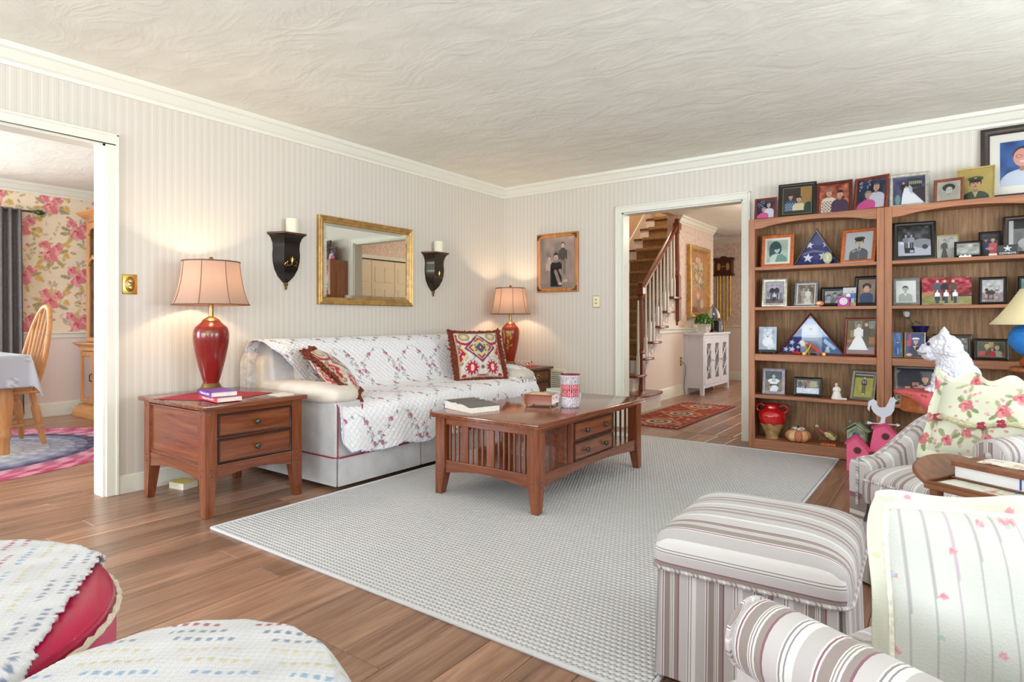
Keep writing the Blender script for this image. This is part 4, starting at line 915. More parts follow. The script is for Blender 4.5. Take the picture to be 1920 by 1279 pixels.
# t local -y faces +x
def sconce(label, y, tint):
    t = thing('wall_sconce', label, 'wall sconce', (AX,y,1.237), R(90), 'dark wall pockets either side of the mirror')
    mS = M('dark_lacquer_'+tint, (28,22,18) if tint == 'left' else (44,34,18), .28, .3, var=.3, vs=6, coat=.3)
    prof = [(.012,.05),(.03,.066),(.062,.1),(.088,.15),(.1,.2),(.104,.25),(.1,.3),(.103,.34),(.116,.372),(.13,.39),(.146,.398)]
    v = []; f = []
    for w, z in prof: v += [(-w,0,z),(-w*.62,-w*.86,z),(w*.62,-w*.86,z),(w,0,z)]
    m = len(prof)
    for k in range(m-1):
        for j in range(3): f.append((4*k+j,4*k+j+1,4*k+5+j,4*k+4+j))
        f.append((4*k+3,4*k,4*k+4,4*k+7))
    f += [(3,2,1,0),(4*m-4,4*m-3,4*m-2,4*m-1)]
    obj('pocket', MB().add(v,f), mS, t, smooth=20)
    obj('top_ledge', MB().prism([(-.148,0),(-.094,-.128),(.094,-.128),(.148,0)],'z',.398,.412), M('ledge_brown',(84,42,26),.35,var=.2,vs=10) , t, bevel=.003)
    obj('finial', MB().lathe([(0,0),(.004,.004),(.01,.018),(.006,.028),(.014,.036),(.016,.046),(.012,.056),(0,.058)],14,c=(0,-.012,0)), mDBRASS, t)
    g = MB()
    fy = lambda z: -np.interp(z,[p[1] for p in prof],[p[0] for p in prof])*.86-.001
    for sg in (-1,1):
        for q in ([(.0,.19),(.016,.175),(.032,.18),(.042,.196),(.036,.208),(.026,.2)],[(.03,.18),(.046,.172),(.058,.182),(.05,.196)],[(0,.2),(.012,.21),(.02,.226),(.012,.23),(.004,.22)]):
            g.tube([(sg*a,fy(z),z) for a,z in q],.0022,5)
    g.tube([(0,fy(.19),.19),(0,fy(.22),.22),(0,fy(.246),.246)],[.004,.008,.001],6)
    obj('gilt_scroll', g, mBRASS, t)
sconce('dark wall pocket left of the mirror with gilt scroll',2.6,'left')
sconce('dark wall pocket right of the mirror with gilt scroll',4.15,'right')
for y, l in ((2.6,'left'),(4.15,'right')):
    t = thing('pillar_candle','cream pillar candle on the wall pocket '+l+' of the mirror','candle',(AX+.07,y+.012,1.6495))
    obj('wax', MB().lathe([(0,0),(.042,0),(.044,.003),(.044,.1),(.042,.104),(.036,.103),(.03,.098),(0,.096)],24), mWAX, t)
    obj('wick', MB().tube([(0,0,.095),(.001,0,.108)],.0014,6), mBLACK, t)
# sepia portrait on back wall
t = thing('framed_portrait','oak-framed sepia portrait of three boys on the back wall','picture',(-3.254,BY-.001,1.304),0)
mPFR = wood('portrait_oak',(140,84,40),(178,116,62),(196,138,84),'z',.35)
obj('frame', loop_frame(.49,.602,[(0,0),(0,-.022),(.006,-.028),(.014,-.026),(.02,-.03),(.04,-.02),(.044,-.014)]), mPFR, t, smooth=20)
cv = Cv(110,140,.514/.402,(0,0,0)); three_kids(cv); obj('photo', print_plane(.402,.514,-.201,.044,-.013,cv), mPHOTO, t, col=cv.c, fix=False, smooth=0)
obj('glass_pane', MB().add([(-.201,-.0155,.044),(.201,-.0155,.044),(.201,-.0155,.558),(-.201,-.0155,.558)],[(0,1,2,3)]), mGLASS, t, smooth=0, fix=False)
for sx in (-1,1):
    for zz in (0,1):
        c0 = [(sx*.222,.022 if zz == 0 else .58)]
        z0 = .022 if zz == 0 else .58; dz = .04 if zz == 0 else -.04
        obj('corner_bracket', MB().prism([(sx*.232,z0-dz*.2),(sx*.17,z0-dz*.1),(sx*.19,z0+dz*.15),(sx*.213,z0+dz*.35),(sx*.222,z0+dz),(sx*.236,z0+dz*1.1)],'y',-.033,-.028), mBRONZE, t)
# switch plates
t = thing('brass_switch_plate','square brass switch plate on the wall beside the dining opening','switch plate',(AX,1.565,1.172),R(90))
obj('plate', MB().box(-.04,-.006,0,.04,0,.118), mBRASS, t, bevel=.003, seg=3)
obj('socket_oval', MB().lathe([(0,0),(.024,0),(.026,.003),(.02,.006),(0,.006)],24).xf(Matrix.Translation((0,-.006,.059)) @ Matrix.Scale(1.7,4,(0,0,1)) @ Matrix.Rotation(R(90),4,'X')), mDBRASS, t)
for z in (.04,.078): obj('knob', MB().lathe([(0,0),(.012,0),(.012,.006),(.008,.01),(0,.011)],16).xf(Matrix.Translation((0,-.012,z)) @ Matrix.Rotation(R(90),4,'X')), mBRASS, t)
t = thing('cream_switch_plate','cream switch plate with brass edge right of the sepia portrait','switch plate',(-2.814,BY,1.142),0)
obj('plate', MB().box(-.04,-.006,0,.04,0,.116), mBRASS, t, bevel=.003, seg=2)
obj('insert', MB().box(-.034,-.009,.006,.034,-.005,.11), M('ivory_plastic',(240,234,200),.4), t, bevel=.002)
for z in (.042,.076): obj('toggle', MB().box(-.006,-.02,z-.006,.006,-.008,z+.006), M('toggle_tan',(150,126,80),.4), t, bevel=.002)
# return-air grille
t = thing('wall_vent','cream wall vent with horizontal louvres behind the far end table','vent',(-3.26,BY,.12),0)
obj('vent_frame', loop_frame(.19,.4,[(0,0),(0,-.01),(.003,-.013),(.022,-.013),(.022,-.003)]), M('vent_cream',(232,224,196),.5), t, smooth=0)
for i in range(17): obj('slat', MB().box(-.076,-.011,.0,.076,-.0095,.014).xf(Matrix.Translation((0,0,.03+i*.0206)) @ Matrix.Rotation(R(-28),4,'X')), bpy.data.materials['vent_cream'], t, smooth=0)
obj('vent_back', MB().box(-.08,-.002,.02,.08,0,.38), M('vent_dark',(120,112,96),.8), t, smooth=0)

# ================================================================ area rug
def rug_mat():
    m, nt, b = newmat('woven_rug'); b.inputs['Roughness'].default_value = .95; b.inputs['Specular IOR Level'].default_value = .1
    ge = N(nt, 'ShaderNodeTexCoord'); sp = N(nt, 'ShaderNodeSeparateXYZ'); nt.links.new(ge.outputs['Object'], sp.inputs[0])
    def wave(o, per, off=0):
        a = N(nt,'ShaderNodeMath',operation='MULTIPLY_ADD',i_1=2*PI/per,i_2=off); nt.links.new(o, a.inputs[0])
        s_ = N(nt,'ShaderNodeMath',operation='SINE'); nt.links.new(a.outputs[0], s_.inputs[0]); return s_.outputs[0]
    # woven basket: rows along x, alternate rows shifted by half a repeat
    py = .022; px_ = .020
    fl_ = N(nt,'ShaderNodeMath',operation='MULTIPLY',i_1=1/py); nt.links.new(sp.outputs[1], fl_.inputs[0])
    fo = N(nt,'ShaderNodeMath',operation='FLOOR'); nt.links.new(fl_.outputs[0], fo.inputs[0])
    sh = N(nt,'ShaderNodeMath',operation='MULTIPLY_ADD',i_1=px_/2); nt.links.new(fo.outputs[0], sh.inputs[0]); nt.links.new(sp.outputs[0], sh.inputs[2])
    wx = wave(sh.outputs[0], px_); wy = wave(sp.outputs[1], py, -PI/2)
    mu = N(nt,'ShaderNodeMath',operation='ADD'); nt.links.new(wx, mu.inputs[0]); nt.links.new(wy, mu.inputs[1])
    no = N(nt,'ShaderNodeTexNoise',i_Scale=160.0,i_Detail=2.0); nt.links.new(ge.outputs['Object'], no.inputs['Vector'])
    ad = N(nt,'ShaderNodeMath',operation='MULTIPLY_ADD',i_1=.9); nt.links.new(no.outputs['Fac'], ad.inputs[0]); nt.links.new(mu.outputs[0], ad.inputs[2])
    mr = N(nt,'ShaderNodeMapRange',i_1=-1.6,i_2=2.4); nt.links.new(ad.outputs[0], mr.inputs[0])
    r = ramp(nt, [(0,(134,135,144)),(.2,(172,173,178)),(.4,(212,211,211)),(1,(226,225,225))]); nt.links.new(mr.outputs[0], r.inputs[0])
    nt.links.new(r.outputs[0], b.inputs['Base Color']); bump(nt, b, ad.outputs[0], .5, .004)
    return m
t = thing('area_rug','large pale grey woven rug under the coffee table','rug',(-1.795,3.235,0))
obj('pile', MB().box(-1.115,-1.705,0,1.115,1.705,.009), rug_mat(), t, bevel=.003)
e = MB()
for a, b_ in (((-1.125,-1.715),(1.125,-1.715)),((1.125,-1.715),(1.125,1.715)),((1.125,1.715),(-1.125,1.715)),((-1.125,1.715),(-1.125,-1.715))):
    e.tube([(a[0],a[1],.006),(b_[0],b_[1],.006)],.0075,8)
obj('bound_edge', e, M('rug_binding',(214,214,218),.9,bp=.4,bs=200), t)
RZ = .0095

# ================================================================ tables
def knob(parent, M_): return obj('knob', MB().lathe([(.0,0),(.009,0),(.006,.006),(.006,.012),(.013,.016),(.016,.022),(.013,.028),(0,.031)],16).xf(M_), mBRONZE, parent)
def taper_leg(x, y, sx, sy, zt, zs, w=.062):
    # square leg: straight above zs, tapering on its inner faces below
    x0, x1 = sorted((x, x-sx*w)); y0, y1 = sorted((y, y-sy*w))
    def r(k): 
        return (min(x,x-sx*w*k), min(y,y-sy*w*k), max(x,x-sx*w*k), max(y,y-sy*w*k))
    return MB().stack([(*r(.62),0),(*r(.66),.01),(*r(1.0),zs*.85),(*r(1.0),zs),(*r(1.0),zt)])
def pegs(x, y, sx, sy, zs_, w=.062):
    mb = MB()
    for z in zs_:
        mb.ell((x,y-sy*w/2,z),(.0035,.0055,.0055),8,5); mb.ell((x-sx*w/2,y,z),(.0055,.0035,.0055),8,5)
    return mb
def arch(w, z0, z1, rise, n=12): return [(-w/2,z1),(-w/2,z0)]+[(-w/2+w*i/n, z0+rise*math.sin(PI*i/n)) for i in range(1,n)]+[(w/2,z0),(w/2,z1)]
def drawer(parent, x, y0, y1, z0, z1, mat, knobs, face=.012, pull=None):
    d = obj('drawer', MB().box(x-.3,y0,z0,x,y1,z1), mat, parent, bevel=.003)
    iy, iz = (y1-y0), (z1-z0)
    obj('bead', loop_frame(iy,iz,[(0.001,.001),(0.001,-.004),(.004,-.006),(.009,-.004),(.010,.001)]).xf(Matrix.Translation((x,(y0+y1)/2,z0)) @ Matrix.Rotation(R(90),4,'Z')), M('dark_bead',(48,26,20),.4) if 'dark_bead' not in bpy.data.materials else bpy.data.materials['dark_bead'], d)
    for ky in knobs:
        if pull: pull(d, x, ky, (z0+z1)/2)
        else: knob(d, Matrix.Translation((x,ky,(z0+z1)/2)) @ Matrix.Rotation(R(90),4,'Y'))
    return d
# --- near end table (faces +x)
t = thing('end_table','cherry end table with two drawers left of the sofa','end table',(-3.425,1.855,0))
hx, hy = .345, .285
obj('table_top', MB().box(-hx-.025,-hy-.022,.556,hx+.025,hy+.022,.582), mCHERRYY, t, bevel=.006, seg=3)
for sx in (-1,1):
    for sy in (-1,1):
        l = obj('leg', taper_leg(sx*hx,sy*hy,sx,sy,.556,.24,.066), mCHERRY, t, bevel=.003)
        obj('peg', pegs(sx*hx,sy*hy,sx,sy,(.215,.25,.53),.066), mBRONZE, l)
for sy in (-1,1):
    obj('side_panel', MB().box(-hx+.06,min(sy*(hy-.012),sy*(hy-.03)),.21,hx-.06,max(sy*(hy-.012),sy*(hy-.03)),.545), mCHERRYX, t, smooth=0)
    obj('panel_moulding', loop_frame(2*hx-.132,.27,[(0,0),(0,-.008),(.008,-.01),(.014,0)]).xf(Matrix.Translation((0,sy*(hy-.012),.275)) @ Matrix.Rotation(0 if sy < 0 else PI,4,'Z')), mCHERRYX, t)
    obj('apron', MB().prism(arch(2*hx-.13,.185,.265,.03),'y',min(sy*(hy-.006),sy*(hy-.028)),max(sy*(hy-.006),sy*(hy-.028))), mCHERRYX, t, bevel=.003)
obj('carcass', MB().box(-hx+.02,-hy+.03,.265,hx-.03,hy-.03,.55), mCHERRYY, t, smooth=0)
obj('front_rail', MB().box(hx-.03,-hy+.066,.528,hx-.006,hy-.066,.556).box(hx-.03,-hy+.066,.396,hx-.01,hy-.066,.404), mCHERRYY, t, bevel=.002)
obj('apron', MB().prism(arch(2*hy-.13,.185,.265,.03),'x',hx-.028,hx-.006), mCHERRYY, t, bevel=.003)
obj('rear_rail', MB().box(-hx+.006,-hy+.066,.22,-hx+.02,hy-.066,.55), mCHERRYY, t, smooth=0)
for z0, z1 in ((.404,.528),(.268,.396)): drawer(t, hx-.004, -hy+.07, hy-.07, z0+.002, z1-.002, mCHERRYY, (0,))
ETZ = .582
# --- coffee table
CX, CY = -2.085, 3.235; hx, hy = .36, .64
t = thing('coffee_table','large cherry coffee table with slatted ends on the pale rug','coffee table',(CX,CY,RZ))
obj('table_top', MB().box(-hx-.022,-hy-.03,.446,hx+.022,hy+.03,.474), mCHERRYY, t, bevel=.007, seg=3)
for sx in (-1,1):
    for sy in (-1,1):
        l = obj('leg', taper_leg(sx*hx,sy*hy,sx,sy,.446,.19,.07), mCHERRY, t, bevel=.004)
        obj('peg', pegs(sx*hx,sy*hy,sx,sy,(.135,.165,.425),.07), mBRONZE, l)
for sy in (-1,1):
    a, b_ = sorted((sy*(hy-.012),sy*(hy-.034)))
    obj('end_rail', MB().box(-hx+.07,a,.405,hx-.07,b_,.446), mCHERRYX, t, bevel=.003)
    obj('end_apron', MB().prism(arch(2*hx-.14,.125,.2,.028),'y',a,b_), mCHERRYX, t, bevel=.003)
    a, b_ = sorted((sy*(hy-.017),sy*(hy-.029)))
    for k, (x0, w_) in enumerate([(-.268,.012),(-.235,.012),(-.203,.012),(-.176,.052),(-.100,.012),(-.064,.012),(-.028,.012),(.008,.052),(.085,.012),(.12,.012),(.155,.012),(.19,.012),(.225,.012),(.258,.012)] if sy < 0 else [(-.26+.036*i,.012) for i in range(15)]):
        obj('slat', MB().box(x0,a,.2,x0+w_,b_,.405), mCHERRY, t, bevel=.002, seg=1)
for sx in (-1,1):
    a, b_ = sorted((sx*(hx-.012),sx*(hx-.034)))
    obj('side_apron', MB().prism(arch(2*hy-.14,.125,.2,.03),'x',a,b_), mCHERRYY, t, bevel=.003)
    obj('side_rail', MB().box(a,-hy+.07,.425,b_,hy-.07,.446), mCHERRYY, t, bevel=.002)
obj('lower_shelf', MB().box(-hx+.03,-hy+.03,.18,hx-.03,hy-.03,.2), mCHERRYY, t, bevel=.002)
obj('drawer_case', MB().box(-hx+.02,-.285,.2,hx-.035,.245,.446), mCHERRYY, t, smooth=0)
obj('divider', MB().box(hx-.04,-.285,.2,hx-.01,-.262,.425).box(hx-.04,.222,.2,hx-.01,.245,.425).box(hx-.04,-.262,.31,hx-.014,.222,.318), mCHERRY, t, bevel=.002)
for z0, z1 in ((.318,.424),(.204,.31)): drawer(t, hx-.006, -.26, .22, z0, z1, mCHERRYY, (-.13,.1))
CTZ = RZ+.474
# --- far end table (faces +x)
t = thing('end_table','small dark walnut table with brass pulls in the corner beyond the sofa','end table',(-3.60,4.95,0))
hx, hy = .29, .27
obj('table_top', MB().box(-hx-.02,-hy-.02,.525,hx+.02,hy+.02,.55), mWALNUT, t, bevel=.007, seg=3)
obj('carcass', MB().box(-hx,-hy,.1,hx-.012,hy,.525), mWALNUT, t, bevel=.003)
for sx in (-1,1):
    for sy in (-1,1): obj('leg', taper_leg(sx*hx,sy*hy,sx,sy,.525,.1,.045), mWALNUT, t, bevel=.003)
def bail(d, x, y, z):
    p = obj('pull', MB().lathe([(0,0),(.02,0),(.022,.002),(.018,.004),(0,.004)],20).xf(Matrix.Translation((x,y,z)) @ Matrix.Scale(1.5,4,(0,1,0)) @ Matrix.Rotation(R(90),4,'Y')), mBRASS, d)
    return p
def bail2(d, x, y, z):
    bail(d,x,y,z); obj('knob', MB().lathe([(0,0),(.007,.004),(.006,.012),(.013,.02),(.011,.027),(0,.03)],14).xf(Matrix.Translation((x,y,z)) @ Matrix.Rotation(R(90),4,'Y')), mDBRASS, d)
for z0, z1 in ((.41,.515),(.285,.4),(.12,.275)): drawer(t, hx+.002, -hy+.035, hy-.035, z0, z1, mWALNUT, (0.03,), pull=bail2)
FTZ = .55
# --- red runners
def cloth(name, label, cat, x0, x1, y0, y1, z, mat, hang=None, rz=0):
    mb = MB(); nx, ny = 14, 14; P = np.zeros((ny,nx,3))
    for j in range(ny):
        for i in range(nx): P[j,i] = (-(x1-x0)/2+(x1-x0)*i/(nx-1), -(y1-y0)/2+(y1-y0)*j/(ny-1), .002+.0008*math.sin(i*1.7)*math.sin(j*1.3))
    Q = P.copy(); Q[...,2] = 0
    mb.grid(P); mb.grid(Q)
    o = obj(name, mb, mat); o.location = ((x0+x1)/2,(y0+y1)/2,z); o.rotation_euler.z = rz
    return tag(o, label, cat)
mREDC = M('red_cloth',(166,44,58),.85,var=.08,vs=40,bp=.3,bs=300)
cloth('table_runner','dark red cloth runner under the lamp on the near end table','table runner',-3.66,-3.20,1.60,2.02,ETZ,mREDC,rz=R(24))
cloth('table_runner','coral red cloth under the lamp on the corner table','table runner',-3.84,-3.38,4.72,5.18,FTZ,M('coral_cloth',(206,84,86),.85),rz=R(10))
# --- lamps
mSHADE, nt, b = newmat('lamp_shade_silk')
b.inputs['Base Color'].default_value = L4((196,158,138)); b.inputs['Roughness'].default_value = .8
nt.nodes.remove(b); df = N(nt,'ShaderNodeBsdfDiffuse'); tl = N(nt,'ShaderNodeBsdfTranslucent'); mx = N(nt,'ShaderNodeMixShader',i_0=.17)
df.inputs[0].default_value = L4((170,144,130)); tl.inputs[0].default_value = L4((190,158,142))
nt.links.new(df.outputs[0], mx.inputs[1]); nt.links.new(tl.outputs[0], mx.inputs[2]); nt.links.new(mx.outputs[0], nt.nodes['Material Output'].inputs[0])
mSEAM = M('shade_trim',(120,84,66),.8)
def table_lamp(label, x, y, z, k, vcol, power, gold):
    t = thing('table_lamp', label, 'lamp', (x,y,z), 0)
    obj('base', MB().lathe([(0,0),(.076*k,0),(.078*k,.008),(.07*k,.014),(.058*k,.022),(.05*k,.04),(.046*k,.046),(0,.046)],32), mDBRASS, t)
    prof = [(.042,.046),(.05,.07),(.066,.13),(.083,.2),(.096,.27),(.102,.33),(.1,.37),(.088,.398),(.066,.412),(.046,.418),(.044,.428)]
    zz = np.linspace(.046,.428,60); rr = np.interp(zz,[p[1] for p in prof],[p[0] for p in prof])*k
    rr = np.convolve(np.pad(rr,3,'edge'),np.ones(7)/7,'valid'); nn = 72
    cv = Cv(nn,60,.6,vcol); gold(cv)
    P = np.zeros((60,nn,3)); a = np.linspace(0,2*PI,nn,endpoint=False)
    P[...,0] = rr[:,None]*np.cos(a); P[...,1] = rr[:,None]*np.sin(a); P[...,2] = zz[:,None]
    obj('vase', MB().grid(P,True), bpy.data.materials.get('painted_vase') or vmat('painted_vase',.22,coat=.25), t, col=cv.c, fix=True)
    obj('cap', MB().lathe([(.0,.424),(.05*k,.424),(.052*k,.43),(.04*k,.44),(.026*k,.448),(.014,.456),(.013,.53),(.018,.535),(.018,.56),(0,.562)],24), mDBRASS, t)
    obj('bulb', MB().ell((0,0,.63),(.03,.03,.042)).lathe([(.014,.56),(.016,.6)],12,cap=False), emis('lit_bulb',(255,220,170),5), t)
    obj('harp', MB().tube([(-.018,0,.55),(-.055*k,0,.6),(-.06*k,0,.68),(-.03*k,0,.77),(0,0,.79),(.03*k,0,.77),(.06*k,0,.68),(.055*k,0,.6),(.018,0,.55)],.0025,6), mDBRASS, t)
    sp = [(.218,.527),(.204,.56),(.19,.605),(.178,.66),(.17,.71),(.165,.76),(.162,.79)]
    v = MB(); n = 64
    def sq(a): # softly eight-sided
        return 1+.018*math.cos(8*a)
    v2 = []; f2 = []
    for r_, z_ in sp:
        for i in range(n):
            a_ = 2*PI*i/n; v2.append((r_*k*sq(a_)*math.cos(a_),r_*k*sq(a_)*math.sin(a_),z_))
    for j in range(len(sp)-1):
        for i in range(n): f2.append((j*n+i,j*n+(i+1)%n,(j+1)*n+(i+1)%n,(j+1)*n+i))
    sh = obj('shade', MB().add(v2,f2), mSHADE, t, smooth=60)
    for i in range(8):
        a_ = 2*PI*i/8; obj('seam', MB().tube([(r_*k*1.0215*math.cos(a_),r_*k*1.0215*math.sin(a_),z_) for r_,z_ in sp],.0022,5), mSEAM, sh)
    for r_, z_ in (sp[0],sp[-1]): obj('shade_trim', MB().tube([(r_*k*sq(a_)*math.cos(a_),r_*k*sq(a_)*math.sin(a_),z_) for a_ in np.linspace(0,2*PI,n,endpoint=False)],.0045,6,closed=True), mSEAM, sh)
    obj('spider', MB().tube([(-.162*k,0,.785),(.162*k,0,.785)],.002,5).tube([(0,-.162*k,.785),(0,.162*k,.785)],.002,5), mDBRASS, sh)
    obj('finial', MB().lathe([(0,.785),(.006,.787),(.005,.795),(.012,.8),(.014,.81),(.009,.82),(0,.823)],14), mDBRASS, t)
    point('lamp_light', (x,y,z+.66), power, WARM, .04)
    return t
def gold1(c):
    c.N(3,6,2); q = (150,118,60)
    for u0 in (.50,): 
        for (x,y) in ((.52,.46),(.47,.36),(.53,.28),(.5,.18),(.46,.5)): leaf(c,x,y,.055,1.0+3*x+5*y,q); leaf(c,x+.035,y+.03,.04,2.2+y*4,(120,96,54))
        c.L([(.5,.1),(.53,.2),(.49,.32),(.51,.45),(.46,.54)],.006,q)
    for (x,y) in ((.70,.47),(.9,.48)): leaf(c,x,y,.04,.4,q); leaf(c,x+.04,y+.015,.03,2.4,(110,88,50))
def gold2(c):
    c.N(3,6,4); q = (184,150,70)
    for (x,y,r_) in ((.80,.46,.03),(.85,.43,.034),(.82,.32,.03)): c.E(x,y,r_*.8,r_,(176,134,50)); c.E(x-.006,y+.008,r_*.4,r_*.5,(206,170,84))
    for i in range(8): leaf(c,.77+.12*rnd.random(),.2+.3*rnd.random(),.03,rnd.random()*3,q)
    c.L([(.79,.14),(.83,.24),(.8,.34),(.85,.46)],.005,q); c.L([(.73,.5),(.75,.4),(.73,.3)],.006,(210,190,150))
table_lamp('red vase table lamp with gold leaves on the near end table', -3.69,1.92,ETZ+.004,1.0,(126,32,28),14,gold1)
table_lamp('orange-red vase table lamp with painted fruit on the corner table', -3.655,4.99,FTZ+.004,.92,(142,48,24),14,gold2)
# --- books and small things on the tables
def book(label, x, y, z, w, l, h, rz, cover, spine_text=None, name='book', soft=.0):
    t = thing(name, label, 'book', (x,y,z), rz)
    mc = M('book_cover',cover,.45)
    obj('pages', MB().box(-w/2+.003,-l/2+.003,.002,w/2-.004,l/2-.003,h-.002), mPAPER, t, smooth=0)
    obj('cover', MB().box(-w/2,-l/2,0,w/2,l/2,.002).box(-w/2,-l/2,h-.002,w/2,l/2,h).box(-w/2,-l/2,0,-w/2+.002,l/2,h), mc, t, smooth=0)
    if spine_text: text('lettering',spine_text,h*.62,mINK,t,(-w/2-.0004,.0,h/2),(R(90),0,R(-90)))
    return t
book('red paperback with white spine lettering under the purple book on end table', -3.205,1.72,ETZ+.005,.135,.235,.026,R(84),(186,36,66),'Walking in Grace 2014')
book('purple paperback with white spine lettering lying on the red book', -3.225,1.715,ETZ+.0315,.135,.22,.026,R(79),(112,60,160),'Walking in Grace 2013')
tag(obj('note_pad', MB().box(-3.2,2.0,ETZ+.0002,-3.1,2.1,ETZ+.008), mPAPER, bevel=.001),'white note pad on the right corner of the near end table','note pad')
t = book('small yellow-topped book lying on the floor under the near end table', -3.79,1.80,0,.10,.13,.04,R(-78),(214,196,96)); 
# open paperback on coffee table, cover curled
t = thing('paperback_book','thick open paperback with curled grey cover at the sofa end of coffee table','book',(-2.33,2.79,CTZ),R(-16))
v = []; n = 15; pgs = []
for i in range(n):
    u = i/(n-1); x = -.145+.29*u
    z = .03+.022*abs(math.sin(u*PI*1.0+.2))*(1 if u < .5 else .55)+.012*math.cos(u*9)*(1-u)
    pgs.append((x,z))
obj('pages', MB().prism([(-.145,.0)]+pgs+[(.145,0)],'y',-.1,.1), mPAPER, t, bevel=.002, seg=1)
obj('curled_cover', MB().prism([(x,z+.001) for x,z in pgs]+[(x,z+.004) for x,z in pgs[::-1]],'y',-.102,.102), M('grey_cover',(92,92,92),.35), t)
# wooden music box on peg feet
t = thing('wooden_box','small reddish wooden box on peg feet with framed lid on coffee table','box',(-2.09,3.19,CTZ),R(14))
mBOX = wood('box_wood',(128,48,18),(156,70,30),(176,90,44),'x',.2,coat=.3)
obj('box_body', MB().box(-.09,-.075,.014,.09,.075,.066), mBOX, t, bevel=.002)
lid = obj('lid', MB().box(-.094,-.079,.066,.094,.079,.074), mBOX, t, bevel=.003)
obj('lid_picture', MB().box(-.062,-.05,.074,.062,.05,.0755), M('lid_print',(214,190,156),.5,var=.15,vs=30), lid, smooth=0)
for sx in (-1,1):
    for sy in (-1,1): obj('foot', MB().lathe([(0,0),(.004,0),(.006,.014),(0,.015)],10,c=(sx*.078,sy*.064,0)), mDBRASS, t)
obj('keyhole', MB().ell((.0905,.02,.05),(.002,.005,.005)).ell((.0905,-.04,.05),(.002,.004,.004)), mBRASS, t)
# mosaic candle holder
t = thing('mosaic_candle_holder','tall red and silver mosaic glass candle holder on the coffee table','candle holder',(-1.90,3.215,CTZ))
prof = [(.05,0),(.056,.006),(.059,.02),(.059,.05),(.0585,.1),(.058,.14),(.06,.17),(.066,.192),(.067,.2)]
cv = Cv(132,120,.55,(176,170,176)); g = np.random.RandomState(5)
zc_ = cv.Y/cv.H; k_ = np.floor(cv.X*26).astype(int); row = np.floor(zc_*9).astype(int)
cell = g.rand(40,40)
band = (zc_ > .34)&(zc_ < .72)
fr_ = (cv.X*26)%1; fz_ = (zc_*9+.5*(k_%2))%1; 
red = np.array([(176,26,44),(206,40,60),(150,20,36),(226,60,84)])
rv_ = red[(k_*7+np.floor(zc_*9+.5*(k_%2)).astype(int)*3)%4]
cv.c[band] = rv_[band]; cv.c[band&((fr_ < .12)|(fz_ < .06))] = (196,190,196)
no_ = g.rand(120,132); cv.c[~band] = np.array([(206,202,206)])
cv.c[(~band)&(no_ < .34)] = (120,70,92); cv.c[(~band)&(no_ > .86)] = (244,244,248)
cv.c[zc_ > .95] = (200,196,200)
zz = np.linspace(0,.2,120); rr = np.interp(zz,[p[1] for p in prof],[p[0] for p in prof]); a = np.linspace(0,2*PI,132,endpoint=False)
P = np.zeros((120,132,3)); P[...,0] = rr[:,None]*np.cos(a); P[...,1] = rr[:,None]*np.sin(a); P[...,2] = zz[:,None]
obj('mosaic_wall', MB().grid(P,True), vmat('mosaic_glass',.12,.6,140,coat=.6,metal=.15), t, col=cv.c, fix=False)
obj('inner_glass', MB().lathe([(.0,.004),(.05,.004),(.055,.05),(.055,.15),(.064,.199),(.066,.203),(.068,.2)],40,cap=False), M('ruby_inner',(120,24,36),.15), t)
obj('base_disc', MB().lathe([(0,0),(.05,0),(.05,.004),(0,.004)],32), M('holder_base',(170,166,170),.3,.5), t)
book('thick pale green hardback at the far side of the coffee table, behind the candle holder', -2.20,3.62,CTZ,.16,.22,.032,R(70),(196,204,186))
book('white paperback lying on the pale green hardback on the coffee table', -2.205,3.625,CTZ+.0325,.14,.2,.02,R(64),(206,210,196))
# glass bowl on corner table
t = thing('glass_bowl','ruffled clear glass bowl on the coral cloth of the corner table','bowl',(-3.47,5.0,FTZ+.004))
P = np.zeros((8,36,3))
for j in range(8):
    for i in range(36):
        a_ = 2*PI*i/36; u = j/7; r_ = .03+.05*u**.8; P[j,i] = (r_*math.cos(a_),r_*math.sin(a_),.004+.04*u**1.5+.008*u*u*math.sin(6*a_))
gb = MB().grid(P,True).lathe([(0,0),(.032,0),(.032,.006),(0,.006)],24)
obj('bowl_body', gb, glass('ruffled_glass',(246,232,226)), t)
obj('bowl_rim', MB().tube([tuple(P[7,i]) for i in range(36)],.0022,6,closed=True), M('rim_glass',(240,224,214),.1,coat=.5), t)
# ================================================================ sofa, quilt, pillows
mSOFA = M('sofa_microfibre', (190,188,188), .85, var=.05, vs=10, bp=.12, bs=220, sheen=.3)
mCREAM = M('cream_slip', (212,201,187), .8, var=.03, vs=12, bp=.1, bs=200, sheen=.2)
mPIPE = M('red_piping', (158,32,56), .7)
SX0, SX1, SY0, SY1 = -3.90, -2.945, 2.285, 4.40
t = thing('sofa','pale grey skirted sofa with red piping under a floral quilt','sofa',((SX0+SX1)/2,(SY0+SY1)/2,0))
ox, oy = (SX0+SX1)/2, (SY0+SY1)/2
hx, hy = (SX1-SX0)/2, (SY1-SY0)/2
